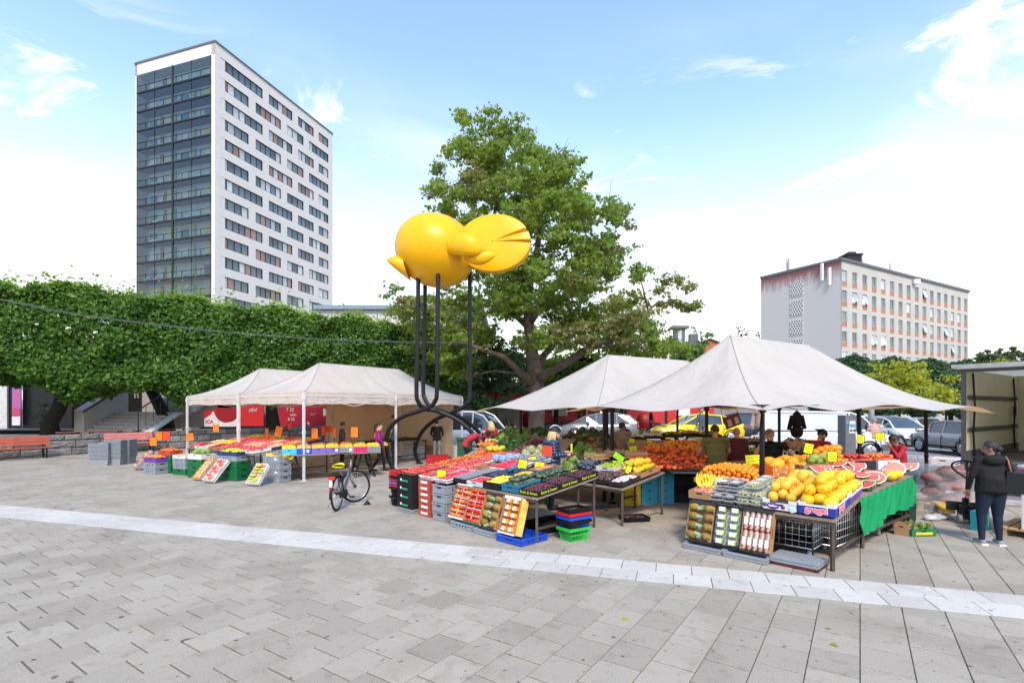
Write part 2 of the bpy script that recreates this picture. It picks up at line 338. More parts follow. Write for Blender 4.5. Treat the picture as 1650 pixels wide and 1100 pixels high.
# ---------------- far buildings ----------------
def face_s(o, d, px):                       # distance along a facade at which it meets a photo column
    k = (px-825)/825; return (k*o[1]-o[0])/(d[0]-k*d[1])
plaster = mat('white_plaster', (.57,.555,.525), .85, var=.03, scale=1.5)
conc = mat('pale_concrete', (.44,.42,.385), .9, var=.06, scale=.4)
roofm = mat('dark_roof_edge', (.10,.105,.115), .6)
def pane_mat(name, col, col2, rough=.08):
    return mat(name, col, rough, var=.2, scale=.35, spec=.9, col2=col2, obj_var=.9)
pane_d = pane_mat('tower_glass_dark', (.03,.045,.055), (.12,.16,.18))
pane_l = pane_mat('tower_glass_curtained', (.30,.33,.33), (.52,.55,.54), .15)
pane_o = pane_mat('tower_glass_orange_blind', (.22,.10,.065), (.30,.17,.12), .2)
framem = mat('dark_window_frame', (.05,.055,.06), .5)
def tower():
    o = Vector((-42.9, 74, 0)); d1 = Vector((.308,.951,0)); d2 = Vector((-.951,.308,0)); H = 54.8; L1, L2 = 26.5, 16.0
    t = thing('tower_block', 'tall white apartment tower with a glazed balcony front on its left side', 'building', o)
    FH = 2.9
    m = MB()                                   # walls: solid white facade with the window openings left out, by rows
    nrm1 = Vector((.951,-.308,0)); nrm2 = Vector((-.308,-.951,0))
    A = [(380,545),(570,662),(685,746),(766,804)]; B = [(380,490),(518,617),(642,706),(728,804)]
    pcs = lambda row: [(face_s(o, d1, 200+a/2.444), face_s(o, d1, 200+b/2.444)) for a, b in row]
    PA, PB = pcs(A), pcs(B); wins = []
    z = H-1.55; k = 0; prev = H
    while z > 2:
        row = PA if k % 2 == 0 else PB; zt, zb = z, z-1.62
        m.add([d1*0+Vector((0,0,zt)), d1*L1+Vector((0,0,zt)), d1*L1+Vector((0,0,prev)), d1*0+Vector((0,0,prev))], [(0,1,2,3)])
        x = 0
        for a, b in row+[(L1, L1)]:
            m.add([d1*x+Vector((0,0,zb)), d1*a+Vector((0,0,zb)), d1*a+Vector((0,0,zt)), d1*x+Vector((0,0,zt))], [(0,1,2,3)])
            if b > a: wins.append((a, b, zb, zt))
            x = b
        prev = zb; z -= FH; k += 1
    m.add([Vector((0,0,0)), d1*L1, d1*L1+Vector((0,0,prev)), Vector((0,0,prev))], [(0,1,2,3)])
    for (p, q) in ((d1*L1, d1*L1+d2*L2), (d1*L1+d2*L2, d2*L2)):
        m.add([p, q, q+Vector((0,0,H)), p+Vector((0,0,H))], [(0,1,2,3)])
    m.add([Vector((0,0,H-.4)), d1*L1+Vector((0,0,H-.4)), d1*L1+d2*L2+Vector((0,0,H-.4)), d2*L2+Vector((0,0,H-.4))], [(0,1,2,3)])
    # white frame round the glazed side
    for a, b in ((.03,.75),(L2-.5,L2)):
        m.prism([d2*a, d2*b, d2*b-nrm2*1.7, d2*a-nrm2*1.7], (0,0,H))
    m.prism([d2*.03+Vector((0,0,H-1.7)), d2*L2+Vector((0,0,H-1.7)), d2*L2+Vector((0,0,H)), d2*.03+Vector((0,0,H))], -nrm2*1.7)
    m.obj('wall', plaster, t)
    e = MB()
    for p, q, nn in ((Vector(), d1*L1, nrm1), (Vector(), d2*L2, nrm2)):
        e.prism([p-nn*.3+Vector((0,0,H)), q-nn*.3+Vector((0,0,H)), q+nn*.12+Vector((0,0,H)), p+nn*.12+Vector((0,0,H))], (0,0,.28))
    e.obj('roof_edge', roofm, t)
    fm = frame((0,0,0), d1, (0,0,1))           # window local: x along facade, y up, z outward (d1 x up = nrm1)
    pcache = {}
    for (a, b, zb, zt) in wins:
        w, h = b-a, zt-zb; n = max(2, round(w/1.15)); pw = w/n; mb = MB()
        for yy in (.04, h-.04): mb.box((w/2, yy, -.14), (w, .08, .14))
        for i in range(n+1): mb.box((min(max(i*pw, .04), w-.04), h/2, -.14), (.07, h-.16, .13))
        wo = mb.obj('window', framem, t); wo.matrix_local = Matrix.Translation(d1*a+Vector((0,0,zb))) @ fm
        seed = R.random()
        for i in range(n):
            key = (round(pw, 2), R.choices((0,1,2), (6, 2.2, 2 if a > 3 else .6))[0])
            if key not in pcache:
                q = MB(); q.box((0,0,0), (key[0]-.07, h-.16, .03)); pcache[key] = q.mesh('pane', (pane_d, pane_l, pane_o)[key[1]])
            link('pane', pcache[key], wo, ((i+.5)*pw, h/2, -.17))
    # glazed balconies
    bw = MB(); bw.add([d2*.75-nrm2*1.65, d2*(L2-.5)-nrm2*1.65, d2*(L2-.5)-nrm2*1.65+Vector((0,0,H-1.7)), d2*.75-nrm2*1.65+Vector((0,0,H-1.7))], [(0,1,2,3)])
    bw.obj('balcony_back_wall', mat('balcony_grey', (.48,.56,.58), .8, var=.1, scale=.5), t)
    gl = glass('balcony_glass', (.72,.84,.87), .04, .08)
    cols = [mat('balcony_panel_%d' % i, c, .7) for i, c in enumerate([(.35,.13,.05),(.62,.55,.36),(.30,.36,.13),(.24,.12,.22),(.10,.25,.28),(.60,.50,.16),(.7,.7,.66)])]
    W2 = L2-1.25; z = H-1.75; k = 0; gme = None
    fm2 = frame((0,0,0), -d2, (0,0,1))
    dm = mat('balcony_frame', (.035,.045,.055), .5)
    pm = {}
    while z > 1:
        zb = z-FH; sl_ = MB()
        sl_.prism([d2*.75+Vector((0,0,zb)), d2*(L2-.5)+Vector((0,0,zb)), d2*(L2-.5)-nrm2*1.6+Vector((0,0,zb)), d2*.75-nrm2*1.6+Vector((0,0,zb))], (0,0,.24))
        s_ = sl_.obj('balcony_slab', dm, t)
        r_ = MB(); a0 = d2*.8+Vector((0,0,zb)); b0 = d2*(L2-.55)+Vector((0,0,zb))
        r_.bar(a0+Vector((0,0,1.12))+nrm2*.10, b0+Vector((0,0,1.12))+nrm2*.10, .06); r_.bar(a0+Vector((0,0,.1))+nrm2*.12, b0+Vector((0,0,.1))+nrm2*.12, .1, .22)
        for i in range(9):
            p = a0.lerp(b0, i/8); r_.bar(p+nrm2*.10, p+nrm2*.10+Vector((0,0,FH if i in (0,2,4,6,8) else 1.12)), .16 if i == 4 else .05)
        r_.obj('railing', dm, s_)
        for i in range(4):
            key = i
            if gme is None:
                q = MB(); q.add([(-W2/8+.02,0,0),(W2/8-.02,0,0),(W2/8-.02,FH-.06,0),(-W2/8+.02,FH-.06,0)], [(0,1,2,3)]); gme = q.mesh('glass_pane', gl)
            go = link('glass_pane', gme, t); go.matrix_local = Matrix.Translation(d2*(.75+(i+.5)*W2/4)+nrm2*.06+Vector((0,0,zb+.04))) @ fm2
        for (ps, pw_, ci) in ((2.2,1.6,R.choice((1,5,3,1))), (5.0,.55,2), (.9,.5,3), (8.9,.45,R.choice((4,2))), (R.choice((9.2,10.8,11.6)),.6,0), (10.1,.9,1), (13.4,1.3,R.choice((4,6,4))), (7,1.5,R.choice((6,4)))):
            if R.random() < .13: continue
            key = (pw_, ci)
            if key not in pm:
                q = MB(); q.box((0,0,0), (pw_, (FH-.5) if pw_ < 1.0 else 2.0, .08)); pm[key] = q.mesh('balcony_panel', cols[ci])
            po = link('balcony_panel', pm[key], s_); po.matrix_local = Matrix.Translation(d2*(.75+ps)-nrm2*1.52+Vector((0,0,zb+.25+((FH-.5)/2 if pw_ < 1 else 1.0)))) @ fm2
        q = MB()
        for i in range(R.randint(2, 5)):
            x = R.uniform(1.2, L2-1.2); q.box(d2*x-nrm2*.7+Vector((0,0,zb+.5)), (.5,.4,.5)); q.box(d2*x-nrm2*.9+Vector((0,0,zb+.8)), (.45,.08,.5))
        q.obj('balcony_furniture', cols[6], s_)
        z -= FH; k += 1
tower()
def office():
    o = Vector((48.6, 75.7, 0)); d1 = Vector((.871,.491,0)); d2 = Vector((-.491,.871,0)); H = 23.8; L1, L2 = 43.7, 12.9
    n1, n2 = Vector((.491,-.871,0)), Vector((-.871,-.491,0)); Z = lambda z: Vector((0,0,z))
    t = thing('office_block', 'long pale concrete office block with rows of windows above orange panels', 'building', o)
    fm = frame((0,0,0), d1, (0,0,1)); FH = 3.0
    cols = [590,650,710,765,819,871,921,969,1017,1062,1106,1148,1188,1228,1267,1305]
    cs = [face_s(o, d1, 1200+c/3.667) for c in cols]; w = 1.4
    m = MB(); prev = H; rows = []
    z = H-1.35
    while z > 3:
        zt, zb = z, z-2.42
        m.add([Z(zt), d1*L1+Z(zt), d1*L1+Z(prev), Z(prev)], [(0,1,2,3)]); x = 0
        for c in cs+[L1+w/2]:
            m.add([d1*x+Z(zb), d1*(c-w/2)+Z(zb), d1*(c-w/2)+Z(zt), d1*x+Z(zt)], [(0,1,2,3)]); x = c+w/2
        for c in cs:                                        # reveals of the openings
            for q in (c-w/2, c+w/2): m.add([d1*q+Z(zb), d1*q-n1*.3+Z(zb), d1*q-n1*.3+Z(zt), d1*q+Z(zt)], [(0,1,2,3)])
            m.add([d1*(c-w/2)+Z(zb), d1*(c+w/2)+Z(zb), d1*(c+w/2)-n1*.3+Z(zb), d1*(c-w/2)-n1*.3+Z(zb)], [(0,1,2,3)])
        rows.append((zb, zt)); prev = zb; z -= FH
    m.add([Z(0), d1*L1, d1*L1+Z(prev), Z(prev)], [(0,1,2,3)])
    m.add([d1*L1, d1*L1+d2*L2, d1*L1+d2*L2+Z(H), d1*L1+Z(H)], [(0,1,2,3)])
    m.obj('wall', conc, t)
    # gable wall with weathered top
    gm = bpy.data.materials.new('weathered_gable'); gm.use_nodes = True; q = gm.node_tree; b = q.nodes['Principled BSDF']; n = q.nodes.new; l = q.links.new
    tc = n('ShaderNodeTexCoord'); mp = n('ShaderNodeMapping'); l(tc.outputs['Object'], mp.inputs[0]); mp.inputs['Scale'].default_value = (1.1,1.1,.22)
    nz = n('ShaderNodeTexNoise'); l(mp.outputs[0], nz.inputs[0]); nz.inputs['Scale'].default_value = 1.5; nz.inputs['Detail'].default_value = 8; nz.inputs['Roughness'].default_value = .7
    sz = n('ShaderNodeSeparateXYZ'); l(tc.outputs['Object'], sz.inputs[0])
    mr = n('ShaderNodeMapRange'); l(sz.outputs[2], mr.inputs[0]); mr.inputs[1].default_value = H-5.2; mr.inputs[2].default_value = H-.3
    a = n('ShaderNodeMath'); a.operation = 'ADD'; l(mr.outputs[0], a.inputs[0]); l(nz.outputs[0], a.inputs[1])
    r2 = n('ShaderNodeMapRange'); l(a.outputs[0], r2.inputs[0]); r2.inputs[1].default_value = 1.0; r2.inputs[2].default_value = 1.4
    mx = n('ShaderNodeMix'); mx.data_type = 'RGBA'; l(r2.outputs[0], mx.inputs[0]); mx.inputs[6].default_value = (.47,.455,.435,1); mx.inputs[7].default_value = (.26,.125,.115,1)
    l(mx.outputs[2], b.inputs['Base Color']); b.inputs['Roughness'].default_value = .9
    g = MB(); g.prism([Z(0), d2*L2, d2*L2+Z(H), Z(H)], n2*-.3); g.obj('gable_wall', gm, t)
    e = MB()
    e.prism([-n1*.3-d2*0+Z(H), d1*L1-n1*.3+Z(H), d1*L1+n1*.25+Z(H), n1*.25+n2*.25+Z(H)], (0,0,.38)); e.prism([n2*.25+n1*.25+Z(H), d2*L2+n2*.25+Z(H), d2*L2-n2*.3+Z(H), n1*-.3+Z(H)], (0,0,.38))
    e.add([Z(H), d1*L1+Z(H), d1*L1+d2*L2+Z(H), d2*L2+Z(H)], [(0,1,2,3)])
    e.obj('roof', roofm, t)
    fr = MB()
    for x in (-w/2+.05, w/2-.05): fr.box((x, .8+.8, 0), (.1, 1.6, .1))
    for y in (.84, 2.38): fr.box((0, y, 0), (w-.2, .08, .1))
    fme = fr.mesh('window', mat('grey_window_frame', (.33,.34,.35), .6))
    pms = [MB().box((0,0,0), (w-.2, 1.46, .03)).mesh('pane', mt) for mt in (pane_mat('office_glass', (.05,.07,.075), (.15,.19,.20)), pane_l)]
    spm = MB().box((0,0,0), (w, .76, .06)).mesh('spandrel', mat('orange_panel', (.40,.165,.085), .7, var=.08, obj_var=.5))
    for zb, zt in rows:
        for c in cs:
            wo = link('window', fme, t); wo.matrix_local = Matrix.Translation(d1*c-n1*.16+Z(zb)) @ fm
            op = R.random() < .2
            po = link('pane', pms[1 if op else R.choices((0,1), (5,1))[0]], wo, (0, 1.61, .0))
            if op: po.location = (0, 1.64, .24); po.rotation_euler = (radians(-17), 0, 0)
            so_ = link('spandrel', spm, t); so_.matrix_local = Matrix.Translation(d1*c-n1*.14+Z(zb+.38)) @ fm
    # pierced ventilation screens
    fm2 = frame((0,0,0), -d2, (0,0,1))
    sc = face_s(o, d2, 1284)
    vm, hm = mat('vent_block', (.55,.54,.52), .9), mat('vent_hole', (.02,.02,.02), .9)
    for k in range(5):
        zc = CH-(464+31.2*k-655)/825*(o.y+d2.y*sc)-0.1
        v = MB(); v.box((0,0,.04), (2.1,2.3,.14)); vo = v.obj('vent_screen', vm, t); vo.matrix_local = Matrix.Translation(d2*sc+Z(zc)) @ fm2
        h = MB()
        for i in range(5):
            for j in range(6): h.box((-.82+i*.41+(.1 if j % 2 else -.08), -.95+j*.38, .10), (.2,.2,.04))
        h.obj('vent_hole', hm, vo)
    c = MB(); c.box(d1*9.5+d2*3.5+Z(H+1.4), (2.4,1.9,2.8)); c.box(d1*9.5+d2*3.5+Z(H+2.9), (2.7,2.2,.25)); c.box(d1*9.5+d2*3.5+Z(H+3.2), (1.2,1.0,.5)); c.obj('chimney', mat('black_cladding', (.03,.03,.035), .6), t)
    an = MB()
    for p, h in ((d1*12.2+d2*3, 4.2), (d1*19+d2*2, 3.4), (d2*8.5+d1*1, 2.6), (d2*9.1+d1*1.4, 2.9)): an.tube([p+Z(H), p+Z(H+h)], .07, 5)
    for p in (d2*8.5+d1*1, d2*9.1+d1*1.4, d1*19+d2*2): an.box(p+Z(H+1.7), (.3,.25,1.9))
    for i in range(3): an.box(d1*(16+i*.9)+d2*2.5+Z(H+.5), (.6,.6,.8))
    an.obj('antenna', mat('antenna_grey', (.5,.5,.5), .5), t)
    a2 = MB()
    for s_, zc in ((2.55, H-1.2), (1.45, H-2.1)): a2.box(d2*s_+n2*.3+Z(zc), (.32,.4,2.6)); a2.bar(d2*s_+Z(zc), d2*s_+n2*.3+Z(zc), .12)
    a2.box(d1*22+n1*.4+Z(H-.6), (1,.7,.7)); a2.obj('wall_antenna', mat('antenna_white', (.68,.68,.66), .5), t)
office()
# ---------------- shop building behind the square ----------------
def shop():
    t = thing('shop_building', 'white shop building with a dark canopy and red window posters behind the trees', 'building', (0, 38, 0))
    bw = mat('white_render', (.56,.55,.52), .85, var=.06, scale=.5); bg = mat('beige_wall', (.36,.32,.27), .9, var=.1, scale=1.2)
    m = MB(); m.box((-8.4, 5.2, 6.4), (12.0, 10, 6.0)); m.box((10.5, 7.2, 4.1), (20, 6, 1.4)); m.obj('wall', bw, t)
    g = MB(); g.box((-14, 4.9, 1.7), (29.6, 9, 3.4)); g.box((10.5, 7.2, 1.7), (19.6, 5.6, 3.4)); g.obj('ground_floor', mat('shop_stone', (.22,.20,.18), .85, var=.12, scale=1), t)
    r = MB(); r.box((-8.4, 5.2, 9.55), (12.6, 10.6, .3)); r.obj('roof', mat('blue_grey_roof', (.20,.26,.34), .6), t)
    c = MB(); c.box((-3.6, -.9, 3.75), (9.2, 2.2, .32)); c.box((-3.6,-1.9,3.5), (9.0,.15,.18)); c.obj('canopy', mat('canopy_grey', (.16,.17,.17), .5), t)
    red = mat('red_sign', (.50,.018,.02), .45, var=.08)
    f = MB(); f.box((-2.6, .0, 3.1), (7.6, .3, .75)); f.obj('fascia', red, t)
    for x in range(-12, -2, 3):
        w = MB(); w.box((x+.6, .1, 7.4), (1.3, .16, 1.5)); wo = w.obj('window', framem, t)
        MB().box((x+.6, .0, 7.4), (1.1, .05, 1.3)).obj('pane', pane_d, wo)
    # glass shop front and posters under the tents
    def poster(name, x0, x1, z0, z1, y, mt=red): return MB().box(((x0+x1)/2, y, (z0+z1)/2), (x1-x0, .06, z1-z0)).obj(name, mt, t)
    K = lambda px: (px-825)/825*37.3
    wh = mat('poster_white', (.66,.62,.62), .5); dr = mat('poster_deep_red', (.28,.008,.012), .5); sm = mat('poster_steam', (.45,.20,.19), .5)
    def art(p, polys, y=-.745):
        for mt, pts in polys:
            a = MB(); n = len(pts); a.prism([(K(u), y, CH-(v-655)/825*37.25) for u, v in pts], (0, .012, 0)); a.obj('print', mt, p)
    p1 = poster('poster', K(322), K(425), .78, 2.9, -.7)
    cup = [(347,652)]+[(347+38*(.5-.5*cos(pi*i/14)), 660+20.5*sin(pi*i/14)**.7) for i in range(1, 14)]+[(385,652)]
    art(p1, [(wh, [(323,675),(331,674),(340,668),(344,662),(348,670),(353,677),(362,681),(376,679),(382,671),(384,670),(384,687),(323,687)]), (dr, cup), (sm, [(345,652),(349,648),(360,650),(371,647),(384,651),(386,655),(366,657),(350,656)])])
    def word(txt, px, py, hpx, mt, p, y=-.762, **k):
        pos = Vector((K(px), y, CH-(py-655)/825*37.2)); text(txt, hpx/825*37.2/.70, mt, p, frame(pos, (1,0,0), (0,0,1)), **k)
    word('ICA', 338, 679.6, 5.5, red, p1, bold=.01); word('yfjul', 408, 660, 5.5, wh, p1, shear=.25)
    p2 = poster('poster', K(449), K(547), .78, 2.9, -.7, mat('poster_dark_red', (.36,.012,.03), .45, var=.1))
    art(p2, [(wh, [(495.5,683.5),(496.5,678),(500,683.5)]), (wh, [(530,684),(533,672),(536,680),(547,682),(547,684)]), (sm, [(500,665),(505,667),(509,663),(507,668),(502,669)]), (wh, [(521,658),(538,658),(538,670),(521,670)]), (mat('poster_gold', (.5,.22,.03), .5), [(524,658),(536,658),(533,663),(527,663)]), (wh, [(543,658),(547,658),(547,670),(543,670)])])
    word('7 22', 468, 660, 5, wh, p2); word('sön', 473, 668, 5, wh, p2); word('8 22', 470, 675.5, 4.5, wh, p2)
    d = MB(); d.box((K(558), -.6, 1.7), (.5, .1, 2.2)); d.obj('door', mat('door_dark', (.015,.015,.018), .3), t)
    for px in (316, 438, 552): MB().box((K(px), -.5, 1.6), (.55 if px == 438 else .3, .5, 3.2)).obj('pillar', bg, t)
    k2 = lambda px: (px-825)/825*41.8
    for i, (a, b) in enumerate(((770,797),(812,832),(836,870),(874,930),(935,985),(1010,1070),(1075,1125),(1130,1150))):
        po = MB().box(((k2(a)+k2(b))/2, 3.8, 1.75), (k2(b)-k2(a), .1, 1.7)).obj('poster', red, t)
        if i % 3 == 0: MB().box(((k2(a)+k2(b))/2, 3.73, 1.8), ((k2(b)-k2(a))*.45, .03, .7)).obj('print', wh, po)
        else: MB().lathe([(.0001,0),(.75,.0),(.75,.03)], 18, ((k2(a)+k2(b))/2, 3.75, 1.0), rot=(pi/2,0,0)).obj('print', dr, po)
shop()
def simple(name, label, cat, loc, parts, rz=0, kind=None):
    t = thing(name, label, cat, loc, rz)
    for n, mt, mb in parts: mb.obj(n, mt, t)
    return t
# dark shop front at the far left behind the lindens, with its banner
dk = mat('dark_shopfront', (.022,.022,.026), .35, var=.2)
t = thing('dark_shop', 'dark glass shop front at the far left behind the stone wall', 'building', (-27, 30, .9))
MB().box((-4.1,3,2.2), (10.6,6,4.4)).obj('wall', dk, t); MB().box((-4.1,2.8,4.9), (10.4,6,1)).obj('fascia', bpy.data.materials['beige_wall'], t)
K = lambda px, Y: (px-825)/825*Y
MB().box((K(3,29.9)+27+.05,-.06,1.6), (.5,.1,3.2)).obj('window_panel', mat('pale_panel', (.55,.55,.53), .5), t)
bx = K(31,29.9)+27
b = MB().box((bx,-.25,1.35), (.5,.05,2.3)).obj('banner', mat('banner_violet', (.25,.10,.50), .5, var=.5, scale=1.2, col2=(.5,.10,.20)), t)
MB().box((bx,-.29,.45), (.46,.02,.5)).obj('print', mat('poster_white', (.6,)*3), b); MB().box((bx,-.29,1.0), (.46,.02,.4)).obj('print', mat('poster_rose', (.5,.05,.12)), b); MB().tube([(bx+.33,-.25,0),(bx+.33,-.25,2.5)], .03, 6).obj('post', steel, t)
# stairway with side walls and rails
stone = mat('stair_stone', (.42,.385,.345), .85, var=.12, scale=2)
sw = mat('stair_side_wall', (.47,.43,.37), .9, var=.1, scale=2)
t = thing('stairway', 'broad stone stairway climbing between the trees behind the stone wall', 'stairs', (0,0,0))
sm_ = {}
def steps(y0, z0, n, x0, x1, tread=.36, rise=.165):
    for i in range(n):
        key = (x0, x1)
        if key not in sm_:
            q = MB(); q.box(((x0+x1)/2, tread/2+.15, -.075), (x1-x0, tread+.3, .15)); q.box(((x0+x1)/2, .01, -.018), (x1-x0, .07, .05), m=1); q.box(((x0+x1)/2, .028, -.095), (x1-x0, .02, .11), m=2); sm_[key] = q.mesh('step', [stone, mat('stair_nosing_lit', (.46,.42,.37), .8), mat('stair_riser_shade', (.16,.145,.13), .9)])  # paler nosing and dark riser put the step shading into the colour
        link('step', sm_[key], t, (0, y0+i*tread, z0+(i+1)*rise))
X0, X1 = K(137,26), K(233,26)
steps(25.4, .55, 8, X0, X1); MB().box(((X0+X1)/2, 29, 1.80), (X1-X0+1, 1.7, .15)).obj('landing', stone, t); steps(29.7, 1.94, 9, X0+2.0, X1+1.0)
for x, w, y0, y1, zz in ((X0-.3, .5, 26, 29, .9), (X0+1.7, .3, 29.2, 33, 1.5)):
    m = MB(); m.prism([(x-w/2, y0, .9), (x-w/2, y1, .9), (x-w/2, y1, zz+2.7), (x-w/2, y0, zz+1.1)], (w, 0, 0)); m.obj('side_wall', sw, t)
m = MB(); m.tube([(X0-.03,25.9,1.9),(X0-.03,27.9,2.9),(X0+.9,28.5,3.2)], .035, 6); m.obj('handrail', dark_metal, t)
m = MB(); x = X1-.25
m.tube([(x,25.9,.95),(x,25.9,2.0),(x,28.1,3.05),(x,28.1,1.95)], .035, 6); m.tube([(x+.25,28.9,2.0),(x+.25,28.9,3.1),(x+.25,32,4.6)], .035, 6)
for i in range(1, 5): y = 25.9+i*.55; m.tube([(x,y,1.0+(y-26)*.46),(x,y,2.0+(y-26)*.46)], .015, 5)
m.obj('railing', mat('rail_dark_blue', (.05,.07,.09), .4), t)
m = MB(); m.prism([(X1+.03,25.5,.62),(X1+.4,25.5,.62),(X1+.4,28.2,1.75),(X1+.03,28.2,1.75)], (0,0,.12)); m.prism([(X1+.5,28.9,1.9),(X1+.8,28.9,1.9),(X1+.8,31.5,3.0),(X1+.5,31.5,3.0)], (0,0,.2)); m.obj('ramp', mat('ramp_white', (.60,.62,.62), .7), t)
bk = MB(); bk.box((-24.1,36.2,3), (3.4,1,6)); tag(bk.obj('stair_back_wall', bpy.data.materials['beige_wall']), 'plain beige wall at the head of the stairway', 'wall')
tag(MB().box((-21.8,33.9,2.4), (.14,.14,3)).obj('light_post', white_paint), 'thin pale post beside the stairway', 'post')
# ---------------- retaining stone wall along the terrace, raised ground ----------------
wo_ = Vector((-21.2, 21.4, 0))
t = thing('stone_wall', 'low rough grey granite block wall behind the red benches', 'wall', wo_)
fm = frame((0,0,0), U, V); WH = .93
gran = [mat('granite_block', (.20,.19,.175), .95, var=.28, scale=5, bump=1.0, obj_var=1.0, bscale=12)]
bmesh_c = []
for v in range(6):
    q = MB(); n = 5; rows = []
    for i in range(n+1):
        rows.append([(-.5+j/8, -.5+R.uniform(-.02,.02)-(.10+R.uniform(-.05,.05) if 0 < i < n and 0 < j < 8 else 0), -.5+i/n) for j in range(9)])
    q.sheet(rows, sm=False); q.box((0,0,0), (1,.9,1)); bmesh_c.append(q.mesh('stone_block', gran))
zz = 0
for c, h in enumerate((.34, .33, .26)):
    x = -6-R.random()
    while x < 16:
        L_ = R.uniform(.5, 1.05); o = link('stone_block', R.choice(bmesh_c), t); o.matrix_local = fm @ (Matrix.Translation((x+L_/2, .1, zz+h/2)) @ Matrix.Diagonal((L_-.03, .3, h-.03, 1))); x += L_
    zz += h
m = MB(); m.box((5, .34, .45), (22, .4, .9)); o = m.obj('backing', mat('dark_mortar', (.07,.065,.06), .95), t); o.matrix_local = fm
m = MB(); m.prism([(-45,20,0),(-45,60,0),(10,60,0),(-9,37,0), tuple(wo_+U*16+V*.5), tuple(wo_+U*-8+V*.5)], (0,0,.55)); tag(m.obj('terrace', mat('terrace_paving', (.20,.185,.17), .9, var=.15, scale=1)), kind='structure')
# benches
bred = mat('bench_red', (.40,.08,.042), .55, var=.15, scale=3); bpink = mat('bench_faded_pink', (.56,.19,.17), .6, var=.12, scale=3)
def bench(lab, s, off, z, Lb, mt, back=True):
    t = thing('park_bench', lab, 'bench', wo_+U*s+V*off+Vector((0,0,z)), UA, 'red benches along the stone wall')
    q = MB().box((0,0,0), (Lb,.09,.035)).mesh('seat_slat', mt); r = MB().box((0,0,0), (Lb,.035,.11)).mesh('back_slat', mt)
    for i in range(4): link('seat_slat', q, t, (0, -.12-i*.105, .45))
    for i in range(3 if back else 0): link('back_slat', r, t, (0, .02+i*.03, .62+i*.125), (-.2,0,0))
    for x in (-Lb*.44, 0, Lb*.44):
        l = MB(); l.bar((x,-.42,0),(x,-.42,.43), .05); l.bar((x,-.02,0),(x,.1,.92) if back else (x,-.02,.43), .05); l.bar((x,-.45,.42),(x,.02,.42), .05); l.obj('leg', black_metal, t)
bench('red wooden bench with a worn backrest at the far left of the stone wall', -.5, -.62, 0, 3.6, bred)
bench('faded pink wooden bench in front of the wall behind the grey crate stacks', 4.2, -.62, 0, 1.95, bpink)
bench('dark red bench top seen over the stone wall before the stairway', 3.2, 1.2, .54, 2.6, bred, False)
bench('dark red bench top seen over the stone wall by the linden trunk', 6.2, 1.2, .54, 2.6, bred, False)
# far house, lamp mast, wire
t = thing('brick_house', 'small orange brick gable house far behind the tents', 'house', atY(1140,600,95))
b = CH-(600-655)/825*95; hz = lambda py: (CH-(py-655)/825*95)-t.location.z; hx = lambda px: (px-1140)/825*95
m = MB(); m.prism([(hx(1122),0,-8),(hx(1168),0,-8),(hx(1168),0,hz(556)),(hx(1143),0,hz(547.5)),(hx(1122),0,hz(556))], (0,8,0)); m.obj('wall', mat('orange_brick', (.42,.13,.06), .9, var=.15, scale=2), t)
m = MB(); m.prism([(hx(1119),-.4,hz(556.5)),(hx(1143),-.4,hz(546.5)),(hx(1170),-.4,hz(556.5)),(hx(1170),-.4,hz(555.3)),(hx(1143),-.4,hz(545)),(hx(1119),-.4,hz(555.3))], (0,9,0)); m.obj('roof', roofm, t)
m = MB(); m.box((hx(1126),3,hz(548)), (1.4,1.4,3)); m.obj('chimney', roofm, t)
t = thing('street_lamp', 'street lamp with a flat round dark head behind the front tents', 'lamp', (5.1, 35, 0))
MB().tube([(0,0,0),(0,0,4.9)], .06, 8).obj('pole', steel, t); MB().lathe([(.1,4.9),(.34,4.92),(.34,5.0),(.06,5.05)], 16).obj('lamp_bowl', glass('lamp_glass', (.8,.8,.8)), t)
MB().lathe([(.2,5.33),(.68,5.36),(.70,5.42),(.1,5.55)], 20).obj('lamp_head', black_metal, t)
for s_ in (-.18, .18): MB().tube([(s_,0,4.9),(s_,0,5.38)], .02, 6).obj('bracket', black_metal, t)
t = thing('roof_mast', 'dark lantern turret on a roof right of the maple', 'turret', atY(1094,560,70))
MB().box((0,0,1.2), (1.3,1.2,2.6)).obj('body', roofm, t); MB().box((0,0,2.7), (2.2,1.8,.35)).obj('roof', roofm, t); MB().box((-.1,-.65,1.4), (.5,.1,1.8)).obj('window', pane_l, t)
pts = [atY(a, b, 19.2+(a/643)*4) for a, b in ((-60,470),(0,483),(136,510),(342,534),(507,547),(643,551.6),(760,553))]
m = MB(); m.tube(pts, .010, 5); m.tube([p+Vector((0,0,.04)) for p in pts], .009, 5); tag(m.obj('overhead_cable', mat('cable_grey', (.10,.11,.11), .6)), 'thin grey cable sagging in front of the linden row', 'cable')
